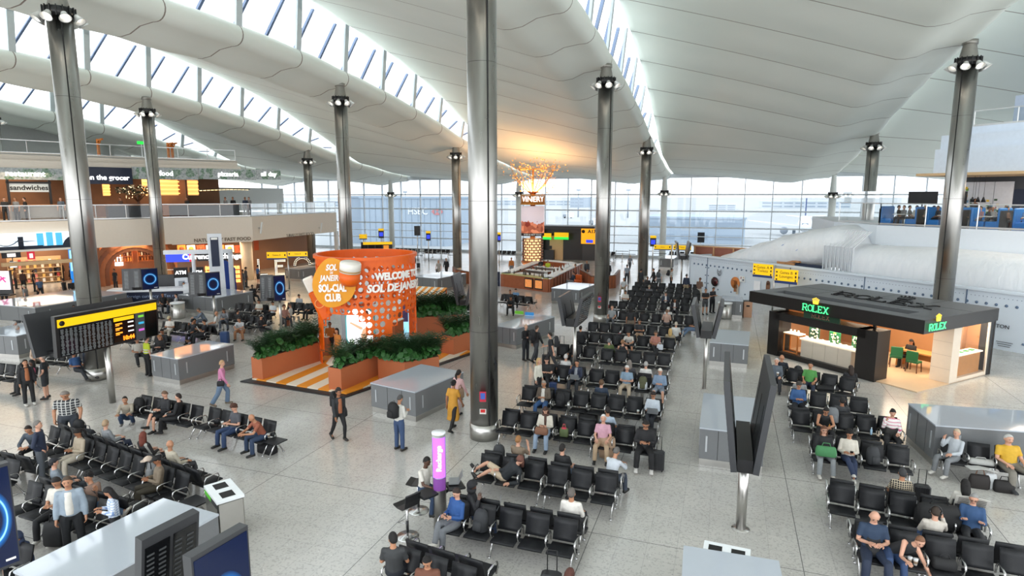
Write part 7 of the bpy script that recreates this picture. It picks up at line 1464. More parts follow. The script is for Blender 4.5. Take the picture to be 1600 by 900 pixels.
def person(spec, label, group=None, at=None):
 f = spec.split(); px, py = map(float, f[0].split(',')); pose = f[1]; rz = math.radians(float(f[2])); tk, tc = f[3].split(':'); bk, bc = f[4].split(':'); hk, hc = f[5].split(':'); sk = f[6]; fl = dict((x[0], x[1:]) for x in f[7:])
 me, J, hm = body_me(pose); s_ = float(fl.get('h', 1.0)); w_ = float(fl.get('w', 1.0))*s_
 Rz = Matrix.Rotation(rz, 3, 'Z'); hl = J['skull']+V(0, 0, .02); z0 = float(fl.get('z', 0))
 g_ = G(px, py, z0+hl.z*s_); off_ = Rz @ V(hl.x*w_, hl.y*w_, 0); loc = V(g_.x-off_.x, g_.y-off_.y, z0)
 if at: loc = V(at.x-off_.x, at.y-off_.y, z0)
 if 'S' in fl:
  best = min(SLOTS, key=lambda q: (q[0]-loc.x)**2+(q[1]-loc.y)**2+.4*(1-math.cos(q[2]-rz))); d_ = math.hypot(best[0]-loc.x, best[1]-loc.y)
  if d_ < 1.0:
   k = .0 if fl['S'] == 'y' else 1; loc.x = loc.x+(best[0]-loc.x)*k; loc.y = best[1]; n_ = V(math.sin(best[2]), -math.cos(best[2]), 0); loc.x -= n_.x*.04; loc.y -= n_.y*.04
 t = link('person', me); t.location = loc; t.rotation_euler = (0, 0, rz); t.scale = (w_, w_, s_); tag(t, label, 'person', group); setmat(t, SKIN[sk])
 lo = {'jacket': 'jacket', 'long': 'sweater', 'short': 't_shirt', 'vest': 'shirt', 'tank': 'top', 'dress': 'dress'}
 c = link(lo[tk], cloth_me(pose, tk), t); setmat(c, cm(tc))
 if bk != 'none': c = link({'wide': 'trousers', 'slim': 'leggings'}.get(bk, bk), cloth_me(pose, bk), t); setmat(c, cm(bc))
 if hk != 'bald': c = link('hair' if hk not in ('cap', 'bucket', 'hood', 'beanie') else {'bucket': 'cap'}.get(hk, hk), hair_me(hk), t); c.matrix_local = hm; setmat(c, cm(hc, .8))
 p = POSES[pose]
 for i in (0, 1):
  a = J['ank', i]; c = link('shoe', SHOE, t); sh = p['sh'][i]; T = Matrix.Translation(a)
  if pose in ('recline', 'legsout'): T = T @ Matrix.Rotation(PI/2*(1 if pose == 'legsout' else -1), 4, 'Z') @ Matrix.Rotation(-.9, 4, 'X')
  elif pose in ('walk', 'walkbag') and a.z > .12 : T = T @ Matrix.Rotation(.5, 4, 'X')
  elif a.z > .25: T = T @ Matrix.Rotation(-.4, 4, 'X')
  elif a.z < .06 or abs(a.z-.07) < .08: T = Matrix.Translation((a.x, a.y, max(a.z, .055)))
  c.matrix_local = T; setmat(c, cm(fl.get('k', '20201f'), .5))
 if 'p' in fl:
  q = (J['wri', 0]+J['wri', 1])/2+p['fa'][1]*.1+V(0, -.0, .02) if fl['p'] != 'r' else J['wri', 1]+p['fa'][1]*.1+V(0, -.03, .03); q = loc+Rz @ V(q.x*w_, q.y*w_, q.z*s_); o = link('phone', PHONE); o.location = q; o.rotation_euler = (.7, 0, rz); tag(o, 'dark mobile phone in the hands of '+' '.join(label.split()[:9]), 'phone')
 if 'g' in fl: glasses(t, hm)
 HANDS[label] = (t, J, loc, Rz, s_, w_); return t
m = MB(); m.box((0, 0, 0), (.075, .01, .15)); PHONE = m.mesh('phone'); PHONE.materials.append(M('phone_black', (24, 24, 28), .2))
def glasses(t, hm):
 m = MB(); [m.tube([hm @ V(s_*.03+.018*math.cos(a), -.098, .012+.014*math.sin(a)) for a in [2*PI*k/10 for k in range(11)]], .003, 4) for s_ in (-1, 1)]; [m.bar(hm @ V(s_*.05, -.096, .016), hm @ V(s_*.078, .0, .016), .004) for s_ in (-1, 1)]; obj('glasses', m, BLACK, t)
PEOPLE = '''
101,616 standdown 40 short:plaid1 trousers:3c424c short:8a8078 b w1.45 h1.03 ksc8c4bc|heavy man in a plaid short-sleeved shirt standing near the departures pole
39,566 stand 70 jacket:1c1c20 trousers:1b1b1e short:3a2c24 b kd8d4cc|man in a black jacket and orange shirt with a backpack at the far left
66,558 hips -50 short:23262c shorts:2a2e34 fringe:9a9088 a k18181a|man in a dark tee and shorts with hands on hips
229,529 stand 165 vest:d4e61e trousers:16161a short:3a2c24 a k121214|guard in a yellow high-visibility vest seen from behind
347,567 walk 125 long:e486b4 wide:6d88a8 short:c89a6c a k8a7a66|woman in a pink top and flared jeans walking with a crossbody bag
529,612 walk 62 jacket:26282c slim:18181c curly:30241e c k2a2620|woman in a black jacket and rust shirt walking past the pavilion corner
625,622 standphone 165 long:e2e0d8 trousers:36507c short:4c4a48 b k2c2620|man in a white sweater with a black backpack seen from behind
709,598 walk 170 dress:e09a24 slim:201c1c bun:1a1616 c|woman in a long mustard dress seen from behind beside the thick column
717,582 walk 160 long:e6b4b4 trousers:d8b4b0 pony:241c1a b|woman in pale pink walking ahead of the mustard dress
842,563 stand 75 long:ebe6d4 trousers:1e1e22 long:d8b070 a h.95|blonde woman in a cream sweater and black cap standing by the seats
822,510 cross 60 jacket:1b1b1f trousers:20242c short:c8a888 a|woman in black standing with folded arms by the grey counter
839,512 walk 150 jacket:1a1b1e trousers:3a3e44 short:4a3a30 a|man in black with a backpack walking away by the grey counter
859,523 walkbag -75 short:2b2e33 trousers:34373c short:2c241e a|man in a dark tee pulling a suitcase beside the seats
195,624 crouch 40 long:b8ac98 trousers:2c4468 short:1f1a18 b k8a8680|person in a beige sweater crouching by the seat bank
59,663 hips 130 jacket:1d2a48 trousers:4a5058 short:7c7670 a h1.03|grey-haired man in a navy jacket standing with his back to us
105,752 stand 45 jacket:9fb0c0 trousers:1e2024 short:5a4636 b h1.04 w1.08|man in a pale blue blazer over a white tee holding a black bag
169,767 standphone -35 long:bluewhite trousers:22242a long:161314 b h.9|black-haired woman in a blue and white blouse beside the blazer man
25,838 bend 20 jacket:25365a trousers:2a3240 hood:25365a b h1.0|person bending in a dark blue jacket behind the left blue screen
1050,421 stand 90 short:d8d6d0 trousers:24262a short:241d1a b|man with a backpack standing far back left of the hoarding
1073,430 stand 170 jacket:22304c shorts:b09a78 short:4a4440 b|man in a navy jacket and tan shorts by the hoarding
1094,436 standphone 160 jacket:7a5a48 trousers:cfc4b4 cap:6a4232 c|woman in a brown cap and jacket photographing the hoarding
1103,453 cross 20 short:1c1c1f shorts:4a4c50 short:2a2320 b|man in a black tee and grey shorts standing by the round bin
1115,451 standphone 40 short:20242c trousers:1c1e24 short:1c1816 b|man in dark blue leaning at the small grey counter
951,411 stand 180 jacket:1e1e20 trousers:1e1e22 short:2a2220 b|person in black standing just right of the middle steel column
985,400 walk 160 short:8a93a0 trousers:50545c short:cbb89c a|man in a grey tee walking towards the gates
980,415 stand 190 short:9aa6b4 trousers:38404c short:3a3028 b|man in pale grey seen from behind in the queue
1002,422 stand 150 jacket:2a2c30 trousers:25272b short:221c1a b|person in charcoal with a pale backpack in the queue
1021,421 walk -70 jacket:202226 trousers:2a2c32 short:2a2220 b|person in black stretching an arm in the queue
1030,423 stand 170 short:b8bcc0 shorts:6a6e74 short:3a2c24 a|person in grey with a large grey backpack in the queue
917,409 walk 20 jacket:3c4048 trousers:30343a bald:x b|bald man in dark grey walking right of the bar
697,405 walk 10 jacket:26282c trousers:202226 short:2a2220 b|man in dark clothes walking towards us far left of the thick column
685,408 walk 10 short:b4aca4 wide:a8a098 long:b89878 a|woman in pale clothes walking with luggage far left of the thick column
646,398 stand 60 jacket:18181b trousers:1a1a1d long:181515 c|person in black standing with luggage behind the drum
178,422 stand 5 short:1c1c1f trousers:2a2426 short:221c1a c|person in black standing before the whisky arch
61,436 walk 80 short:4a6c9c trousers:202228 short:2a2422 b|man in a blue vest walking past the duty free shop
37,447 walk -60 short:8a8c8c trousers:1c1c20 short:c4b49a a w1.1|woman in grey walking with a black bag left of the first column
98,437 walkbag -70 jacket:25262a trousers:5a4c40 short:1e1a18 c|traveller in black pulling a dark case toward duty free
111,438 walkbag 80 jacket:16171b trousers:18191c short:181515 b|traveller in black striding with a silver case by the blue totem
4,441 stand 60 jacket:15151a trousers:18181c short:2a2422 b|person in black standing in front of the pink poster
23,421 stand 160 jacket:8a5a3c trousers:1c1c20 short:181515 c|shopper in a brown jacket at the left of the duty free
35,424 stand 200 jacket:5a3428 trousers:202024 short:181515 c|shopper in dark rust behind the brown jacket shopper
52,424 stand 150 short:1c1e22 trousers:24262a short:181515 b|shopper in black at the middle duty free shelves
86,412 stand 20 jacket:1d1d21 trousers:1d1d21 short:181515 b|shopper in black left of the blue totem
94,411 stand 60 jacket:4a3a30 trousers:26262a long:3a2a20 a|long-haired shopper in brown left of the blue totem
109,418 stand -60 jacket:17171a trousers:17171a short:181515 c|shopper in black right against the blue totem
384,419 stand 150 jacket:5a5e64 trousers:4a4e54 cap:26262a b|man in a dark cap behind the currency booth
379,423 stand 170 jacket:7c8086 trousers:8a8e94 short:26201c b|man in grey with a grey backpack at the currency booth
403,416 stand 160 short:2c6cb8 shorts:2a2c34 short:2a2220 a|man in a bright blue tee beside the marquee letter L
372,406 stand 20 jacket:8a4a30 trousers:26262a short:2a2220 c|person in rust behind the currency booth pier
287,443 sit 60 jacket:24262a trousers:1e2024 short:2a2220 b|person in black sitting beside the white service desk
515,506 stand 30 short:e07a20 trousers:26262a short:181515 c|staff member in orange inside the drum at the left
526,516 stand -20 short:e68a30 trousers:e07a20 long:181515 b|long-haired staff member in orange beside the drum plinth
548,513 stand 60 short:e07a20 trousers:26262a short:181515 d|staff member in orange behind the lit picture sign
856,408 stand 0 vest:d4e61e trousers:1c1c20 short:2a2422 b|gate agent in yellow at the black gate structure
264,614 sitcross -10 jacket:24252a skirt:18181c short:7a5a44 a Sx|woman in a black jacket with a pale handbag on her lap
287,620 sit -60 jacket:17171b trousers:17171a short:2c1e1a a Sx|woman in a black coat turned away on the same bank as the pale handbag
369,635 sitphone -15 short:50525a trousers:2b4470 curly:5a3424 a Sx w1.05|woman in a dark grey tee and jeans looking at her phone
409,650 sitfwd -25 short:a8583c trousers:2c4264 bald:x b Sx|bald man in a rust shirt leaning forward on the left bank
130,669 sitphone -10 long:c6b49a trousers:c8bca8 pony:1c1614 c Sx ksE8e4dc|woman in beige with white and black sneakers on the long left line
160,668 sitback 170 long:8a8e92 trousers:26304a short:b49470 a Sx|fair-haired person in grey facing away on the long left line
218,676 sitback 175 jacket:221e20 trousers:26262a long:7a3424 a Sx|red-haired woman facing away on the long left line
234,680 sit 170 long:a6a49c trousers:2a2c32 bald:x a Sx|bald man in a grey sweater facing away on the long left line
289,692 sit 170 long:c8bea8 trousers:38383c bald:x b Sx|bald man in cream facing away near the end of the long left line
269,715 sitphone -35 long:8c7a64 trousers:3c3424 cap:1c1818 c Sx k7c5444|man in a dark cap and brown shirt writing on the long left line
44,670 sitfwd 30 long:4a5664 trousers:1c1d22 short:30241e b kc8c0b4|young man sitting forward at the upper end of the long left line
138,745 legsout 10 long:8a6a58 trousers:5c7ca4 curly:181414 b kd8d0c4|curly-haired man in brown reclining with his legs along the seats
72,755 sitphone 20 short:e8e2d6 trousers:1a1a1e short:2a2220 b Sx kE4e0d8 h1.05|man in a white tee eating at the lower left
17,731 sit 160 long:7c8894 trousers:3a3e46 cap:26262c a Sx|man in grey with a dark cap at the left edge
23,505 sit 170 short:a8a49c trousers:50505a short:b8b4b0 a|grey-haired person, left of a couple by the far left counter
27,512 sit 175 short:b4aca0 trousers:50505a short:b0aaa4 a|grey-haired person, right of a couple by the far left counter
56,538 sit 60 long:d4b49c trousers:8a7c70 bun:c89a6c a|blonde woman in pink beige sitting behind the men at the left
49,566 sit -20 short:e05080 trousers:1c1c20 long:181515 d|person in bright pink seated behind the man with the backpack
115,552 sitlean 90 short:2c5a98 trousers:22262e short:241e1a c|man in a blue tee lounging under the departures board
93,494 sit 150 jacket:24262a trousers:24262a short:181515 c|person in black seated far back left of the first column
115,479 sitlean 60 long:a8acb0 trousers:26262a short:181515 c|person in grey lounging left of the first column
125,476 sit 160 jacket:2a2a2e trousers:26262a short:3a2a20 b|person in black beside the lounging person in grey
136,472 sit -30 jacket:1e1f23 trousers:1e1f23 short:241c1a c w1.25|heavy person in black left against the first column
198,471 sit 175 long:c8c4bc trousers:3a3a40 short:241c1a b|person in pale grey before the service desk, leftmost
223,472 sit 175 jacket:26262a trousers:26262a short:3a2a20 b|person in black before the service desk, second from left
234,472 sit 175 short:d4c8b8 trousers:3a3a40 bald:x a|bald person before the service desk
254,460 sit 60 short:1c1c20 trousers:24242a short:181515 c|person in black with one arm up near the service desk
275,461 sit -40 long:b8bec4 trousers:3a4454 short:2a2220 a|person in pale blue behind the grey counter by the desk
252,501 sitphone 20 short:e4e0d8 trousers:c4bcae cap:c8b48c b Sx|man in a white tee and beige cap in the reading row
281,504 sitchin 10 jacket:1c1c20 trousers:26262a short:1a1614 c Sx|person in black with a hand at the face in the reading row
249,526 sitphone 25 jacket:1c1c20 trousers:5a5c62 long:b87848 a Sx|red-blonde woman right behind the guard
266,520 sitphone 15 jacket:1e2228 trousers:1c1c20 short:181515 c Sx|person in black hunched beside the red-blonde woman
318,508 sitread -40 short:1e2430 trousers:24262c short:26201c b Sx k8a5a3c|person in dark blue reading a white book
298,502 sit 170 jacket:20242c trousers:26262a short:181515 b Sx|person in dark clothes facing away in the reading row
310,484 sitfwd -40 long:6c7a8c trousers:5a6474 short:6a5a4c b Sx|man in blue grey left of the white-shirted pair by the pole
321,485 sitfwd 30 long:8a8e96 trousers:5a6474 long:4a3a30 b Sx|long-haired person in grey by the blue screen pole
338,489 sit -50 short:e0ded8 trousers:8a8e94 bald:x b Sx|man in white leaning behind the blue screen pole
214,531 sitlean 60 short:ded8cc trousers:22242a short:26201c b|person in white lounging beside the first column foot
366,487 sit 175 jacket:26262a trousers:26262a short:181515 b Sx|person in black facing away near the orange suitcase
384,474 sitphone 10 short:dcd6c8 trousers:4a4238 short:2a2220 b Sx|man in a cream shirt behind the orange suitcase row
373,499 sitfwd 20 short:c8ccd0 trousers:b47a50 short:3a2c24 b Sx|person in white bending over the orange suitcase
408,495 sitphone 80 jacket:1c1c20 trousers:1c1c20 short:181515 b Sx|person in black at the right end of the orange suitcase row
426,473 sitphone 5 short:dce4ea trousers:26262c short:1c1816 b|man in a pale blue shirt left of the third blue screen
394,447 sitlean 60 jacket:1c1c20 trousers:22222a short:1c1816 d|person in black lounging below the marquee letters
444,479 sit 60 short:b07868 trousers:3a3a40 curly:5a3424 b|woman in dusty pink right of the third blue screen
453,477 sitphone -60 short:dcd8d0 trousers:4a4e58 short:6a4a34 a|woman in white talking to the one in dusty pink
467,462 sitphone 10 long:b4bac0 trousers:3a3a40 short:1c1816 b|person in pale grey left of the drum bottle
488,469 sit -20 jacket:26262a trousers:1e1e22 short:1c1816 b|person in black against the orange drum
667,720 stool 75 short:ece6da trousers:2b4468 short:181412 d|man in a white tee on a bar stool at the charging pillar
721,772 sitcross -25 long:2458a4 trousers:7a7e84 short:3a2a22 a Sx keae6dc py|man in a blue sweater with crossed legs looking at his phone
738,757 call 110 jacket:1e1f23 trousers:34486c hood:1c1d20 d|person in a black hood on the phone with an open laptop
614,840 sitback 200 short:3a3c3e shorts:2a2e38 short:1a1614 b h1.05|man in a dark tee and shorts facing away at the bottom
667,876 sitphone 15 jacket:7c4630 trousers:2a2a30 short:16110f b|man in a brown jacket at the bottom edge
880,777 sit 180 long:f0ebe2 trousers:26262c short:6a625c b Sx h1.05|man in a white shirt facing away at the end of the front row
791,698 sitchin 170 short:8a7660 trousers:50505a short:a8713c a Sx|auburn-haired woman in khaki facing away behind the beanie girl
813,717 recline -5 jacket:23282e shorts:d8c0a0 beanie:7c4a3c a|girl in a rust beanie lying along the seats with bare legs
879,712 sit 170 short:1c1c1f trousers:6c86ac short:1f1916 a Sx|man in a black tee and jeans facing away behind the second row
962,720 sitfwd 160 long:d4dce6 trousers:3c4658 short:6c6864 b Sx|man in a pale blue shirt facing away and eating
949,662 sit 5 short:e0a4b8 trousers:c8a884 fringe:eceae6 a Sx|white-haired woman in pink with a beige coat on her lap
848,652 sitphone 0 long:ddd6c6 trousers:9ab0cc long:4a3024 a Sx|woman in a cream cardigan with a brown scarf and pale jeans
1006,666 sitphone 5 long:222226 trousers:19191c short:1e1715 b Sx w1.22 keae6e0 py gx|woman in black with white sneakers and glasses beside a black case
940,648 sitback 175 short:b4c8dc trousers:3a4454 short:221a17 b Sx|man in a pale blue shirt facing away behind the pink woman
1020,619 sitcross -10 long:cfdbe8 trousers:20242e pony:2c1e1a b Sx gx|woman in a pale blue shirt with a laptop and crossed legs
852,604 sitphone 0 jacket:6a5c4e trousers:3764a0 fringe:a09488 b Sx|man in a brown jacket over white with blue jeans
935,598 sit 180 jacket:2b3c54 trousers:2a3444 short:6a4a30 a Sx|man in a navy suit jacket facing away
861,564 sitphone 0 short:1e1f22 trousers:202024 short:2c2420 a Sx|young man in a black tee beside the blonde woman
903,569 sitchin -5 jacket:25304c trousers:30343c short:1e1a18 b Sx|man in a navy jacket with a laptop and a hand at his mouth
882,565 sit 175 long:e0e0de trousers:50545c short:dcdad6 a Sx|white-haired person in white facing away near the display pole
979,579 sitphone 0 short:86a4be trousers:d0bca0 fringe:e2e0dc a Sx|older man in a blue polo and beige trousers
985,574 sitback 170 jacket:4a4a50 trousers:3a3a40 long:8a8078 a Sx|grey-haired woman facing away behind the man in the blue polo
1013,574 sit 180 short:ecebe6 trousers:5a5e66 short:b4b2ae a Sx|grey-haired man in white with a dark strap facing away
1031,583 sitphone 0 jacket:809ab8 skirt:8a98a8 short:efe9dc a Sx|older woman in a denim jacket with a printed skirt
944,538 sit 180 long:586c34 trousers:3a3a40 short:72767a a Sx|grey-haired person in a green top facing away
972,541 sit 175 tank:1c1c20 shorts:3a3a40 short:a07048 a Sx|woman in a black strappy top facing away
986,522 sitfwd 0 short:d4d0c8 shorts:24242a short:2c221c b Sx py|man in a white tee and black shorts with elbows on his knees
1025,524 sitcross 0 short:floral trousers:1c1c20 short:5a4a3c b Sx|woman in a floral shirt and black trousers
1054,522 sit 180 long:a8997c trousers:5a544a long:d8b068 a Sx|blonde woman in beige facing away at the right end
1005,505 sitphone 5 short:2a2c30 trousers:c4a080 short:4a3426 b Sx|man in a dark tee behind a blue luggage case
897,541 sit -20 jacket:1c1c1f trousers:1e1e22 hood:1c1c1f c Sx|person in a black hood left of the fifth row by the pole
915,513 sit 170 jacket:26282c trousers:26282c short:1c1816 b Sx|person in black facing away at the left end of the rows
954,479 sit 0 short:9aa0a4 trousers:5a5e64 short:5a4636 a Sx|man in a grey tee beside the middle steel column
986,482 stand 190 short:1e1f23 wide:7a6a58 long:16110f c|woman with long black hair and khaki trousers standing in the rows
1032,489 sit 180 short:d0a894 trousers:5a5a60 short:7a5a40 a Sx|brown-haired person facing away in the ninth row
1044,486 sit 180 short:e2e2e0 trousers:5a5e66 short:dcdad6 a Sx|white-haired person facing away in the ninth row
1048,471 sitphone 5 jacket:24242c trousers:24242c short:1c1614 c Sx|man in a dark suit jacket in the tenth row
1043,460 sitphone 5 jacket:28344a trousers:1e2028 short:4a4038 a Sx|man in a navy suit in the eleventh row
959,456 sitphone 0 short:dedad2 trousers:3a3a40 short:1c1816 b Sx|person in white with a red bag beside the column
1014,450 sit 180 jacket:6a6a70 trousers:3a3a40 short:c4b49a a Sx|fair-haired person facing away near the back rows
975,436 sit 0 short:c8ccd0 trousers:b8aa94 short:2a2220 b|person in pale grey sitting at the back of the rows
1012,434 sit 20 jacket:26262a trousers:26262a short:1c1816 c|person in black sitting at the back of the rows
1090,495 sitlean -60 short:1e1f23 trousers:6a86ac short:2c221c b|man in a black tee and jeans lounging beside the right display pole
1060,510 sit 180 short:e0e0dc trousers:4a4a50 short:c8bca8 a Sx|fair-haired person in white facing away right of the rows
797,455 sit 20 jacket:2a2a30 trousers:26262a short:1c1816 c|person in black right of the thick column, left one
806,453 sitphone 10 short:6a98c8 trousers:3a3a44 short:3a2c24 a|person in light blue right of the thick column
798,465 sitfwd 10 jacket:1c1c20 trousers:1c1c20 short:1c1816 c|person in black bending forward right of the thick column
1219,558 sit 160 short:1d2432 trousers:26262c bald:x b Sx w1.1|bald man in a navy tee facing the watch kiosk
1223,568 sit -5 jacket:5c6672 trousers:2a2c32 fringe:dedcd8 a Sx|white-haired man in grey with a paper cup
1260,575 sit -10 short:4fa346 trousers:26304a short:1b1614 b Sx h1.04|man in a green tee leaning on his elbow
1320,571 sitback 175 jacket:202126 trousers:202126 long:3a2a22 b Sx|woman in black facing the watch kiosk
1226,597 sit 175 short:5a96cc trousers:26304a short:181412 b Sx|person in light blue facing away below the white-haired man
1256,597 sit 175 long:9a9c9c trousers:26262c short:181412 b Sx|person in grey facing away beside the light blue one
1242,609 sitphone 5 jacket:2f5e9c trousers:202228 curly:4a443e b Sx|bearded man in a blue jacket sitting with folded hands
1311,626 sit 175 jacket:3a3c40 trousers:26262a short:1e1916 c Sx|person in a dark padded jacket facing away
1298,639 sitfwd 0 tank:1c1c1f trousers:202024 bun:1c1614 b Sx gx|woman in a black sleeveless top rummaging in a grey backpack
1391,645 sitchin -5 long:stripe3 trousers:1e1f23 bun:221a18 a Sx|woman in a pink and white striped sweater resting her head
1289,677 sit 5 jacket:1d1e22 trousers:9aa0a4 long:7a4a30 a Sx ke8e2d8 gx|woman in a black jacket with a green bag on her lap
1322,682 sitcross -5 long:e8e0d0 trousers:24365c curly:16110f b Sx keeeae2 py|man in a cream shirt and dark jeans with crossed legs
1486,691 sitchin -50 long:c8d0d8 trousers:868a8e fringe:d0b898 a Sx ke0dcd4|older woman in pale grey sitting before the large counter
1565,694 sit 10 short:f0b820 trousers:8a8478 fringe:d8d6d2 a Sx w1.3 k3a3c40|large white-haired man in a bright yellow shirt
1396,743 sit 178 short:check2 trousers:2a2a30 short:3c3c3e b Sx h1.03|man in a checked shirt facing away in the newspaper row
1492,762 sitphone 178 long:e4dfd4 trousers:2a2a30 long:14100f b Sx|black-haired woman in white facing away with a phone
1507,769 sitread -15 jacket:2c5488 trousers:1e1f23 fringe:9a9a98 a Sx gx|man in a denim jacket reading a newspaper
1485,812 sitchin 175 long:d8cfc2 trousers:3c6098 short:3a2c22 a Sx|person with black headphones and a strap facing away
1391,834 sitphone 0 short:243c5c trousers:22304c bald:x a Sx w1.12 h1.05|older man in a navy polo looking down at a toy
1438,845 bend 0 tank:26282c trousers:2c4878 short:8a5a3c a|woman in a dark sleeveless top leaning over toward the cups
890,897 sitphone 170 jacket:3a2a26 trousers:26262a long:5a2c20 a|brown-haired person cut off by the bottom edge
'''
for ln in PEOPLE.strip().split('\n'): sp_, lb = ln.split('|'); person(sp_.replace(' ks', ' k'), lb)
EXTRA = [
('balcony', FZ1, '7,318 stand 60|person in dark clothes at the left end of the balcony;24,314 stand 20|person in grey under the sandwiches sign;38,318 stand -30|person in black by the servery;95,316 stand 40|person in blue grey right of the servery;383,314 stand 30|person in dark blue leaning at the balcony right end;389,316 stand 0|person in grey beside the one leaning at the balcony end;292,313 stand 10|bartender in black behind the right bar counter;352,314 stand -10|bartender in grey behind the right bar counter;364,313 stand 20|guest in black at the far end of the right bar counter;188,316 stand 0|bartender in brown behind the long dark bar'),
('restaurant', 5.6, '1405,322 sit 60|diner in black at the leftmost blue booth;1413,323 sit -60|diner in grey opposite the leftmost booth;1422,325 sit 80|diner in pale grey at the second blue booth;1433,326 sit -60|diner in white at the small table;1446,325 sit -80|blonde diner in cream at the third blue booth;1460,325 sit 60|diner in grey left of the steel column;1466,326 sit -60|diner in black just left of the steel column;1509,321 sit 60|diner in black just right of the steel column;1523,314 stand 20|waiter standing before the triptych;1533,323 sit -60|diner in rose at the booth under the triptych;1547,321 sit 70|diner in black with a round bun under the triptych;1552,326 sit -40|grey-haired diner at the right table;1575,323 sit 60|diner in brown at the right booth;1596,320 sit -60|diner in blue at the right edge'),
('bar', 0, '813,422 sit 170|man in pale grey at the front of the island bar;828,428 sit 175|man in white shirt at the front of the island bar;878,421 sit -80|guest in brown at the right side of the island bar;896,426 sit -60|guest in dark blue at the right side of the island bar;899,414 stand -80|guest in rust at the far right side of the island bar;918,422 sit 20|guest in white in the orange armchair;799,404 stand 10|bartender in orange behind the island bar;845,406 stand 0|bartender in black under the bar tower;770,412 stand 60|person in black left of the bar tower')]
PAL = ['26262a', '3a3e46', '8a8e94', 'd8d4cc', '5a4a40', '2a3a58', 'b8b0a4', '6a3c34']
TOPC = {'black': '1c1c20', 'dark blue': '26344e', 'blue grey': '5a6a7c', 'grey': '86898c', 'white': 'e6e2da', 'cream': 'dcd2be', 'brown': '6a4a38', 'rust': 'a0563c', 'rose': 'c08a8c', 'orange': 'd87828', 'blue': '3c6ea8', 'pale': 'c4c8cc', 'dark': '2a2c30'}
for where, z_, s_ in EXTRA:
 for q in s_.split(';'):
  a, lb = q.split('|'); tc_ = next((c for k, c in TOPC.items() if k in lb), R.choice(PAL)); h_ = 'bun:2a1e1a' if 'bun' in lb else ('long:cfa868' if 'blonde' in lb else ('fringe:b8b6b2' if 'grey-haired' in lb else 'short:'+R.choice(('241c1a', '3a2c24', '1a1614', '5a4636'))))
  person('%s %s:%s trousers:%s %s %s z%.2f' % (a, R.choice(('short', 'long', 'jacket')), tc_, R.choice(PAL[:3]), h_, R.choice('abbc'), z_ if z_ else 0), lb, None, hit(float(a.split(',')[0]), 316, off(PM, 1.1 if 'counter' not in lb and 'bar' not in lb else 2.6))[0] if where == 'balcony' else (hit(float(a.split(',')[0]), 322, [tuple((q_+nrm*(1.2 if 'waiter' not in lb else 3))[:2]) for q_ in (E2, E0)])[0] if where == 'restaurant' else None))
p_ = K(5.0, 4.15, 0); o = person('1424,533 sitphone -43 jacket:1a1a1d trousers:1a1a1d long:241a16 b', 'woman in black working at the desk inside the watch kiosk')
# ================================================================ LUGGAGE AND SMALL THINGS
WEARS = [('black jacket', 'man in a black jacket and orange shirt with a backpack at the far left'), ('woman walking', 'woman in a black jacket and rust shirt walking past the pavilion corner'), ('white sweater', 'man in a white sweater with a black backpack seen from behind'), ('walking away', 'man in black with a backpack walking away by the grey counter'), ('pulling', 'man in a dark tee pulling a suitcase beside the seats'), ('queue', 'person in grey with a large grey backpack in the queue'), ('left of the hoarding', 'man with a backpack standing far back left of the hoarding'), ('currency', 'man in grey with a grey backpack at the currency booth')]
def worn(lb, y=.2, z=.16, x=0): t, J_, loc, Rz, s_, w_ = HANDS[lb]; q = J_['pel']+J_['sp']*z; return loc+Rz @ Vector(((q.x+x)*w_, (q.y+y)*w_, q.z*s_)), t.rotation_euler.z
def onseat(p, z):
 if z != .46: return p
 q = min(SLOTS, key=lambda s_: (s_[0]-p.x)**2+(s_[1]-p.y)**2); return Vector((q[0], q[1], .445)) if (q[0]-p.x)**2+(q[1]-p.y)**2 < 1 else p
def backpack(px, py, z, c, label, rz=0, s_=1., tilt=.15):
 p = onseat(G(px, py, z), z);
 if z > .9: lb = next(k for w_, k in WEARS if w_ in label); p, rz = worn(lb, .235); rz += PI; tilt = 0
 t = thing('backpack', label, 'backpack', p, rz); t.rotation_euler = (-tilt, 0, rz); t.scale = (s_, s_, s_); mm = cm(c)
 m = MB(); m.loft([[(x*w_, y*d_, zz) for x, y in ((-.15, .09), (-.16, 0), (-.12, -.1), (0, -.12), (.12, -.1), (.16, 0), (.15, .09))] for zz, w_, d_ in ((.0, .85, .8), (.02, 1, 1), (.28, 1, 1), (.40, .85, .8), (.46, .5, .5))]); obj('body', m, mm, t)
 m = MB(); m.loft([[(x*w_, -.1+y*d_, zz) for x, y in ((-.1, .03), (-.09, -.06), (.09, -.06), (.1, .03))] for zz, w_, d_ in ((.03, .9, .8), (.06, 1, 1), (.19, 1, 1), (.23, .8, .6))]); obj('front_pocket', m, mm, t)
 for sx in (-1, 1): m = MB(); m.tube([(sx*.07, .08, .42), (sx*.09, .15, .3), (sx*.09, .13, .1), (sx*.1, .08, .04)], [(.025, .008)]*4, 6); obj('strap', m, BLACK, t)
 m = MB(); m.tube([(-.04, .05, .45), (0, .06, .5), (.04, .05, .45)], .008, 5); obj('handle', m, BLACK, t); return t
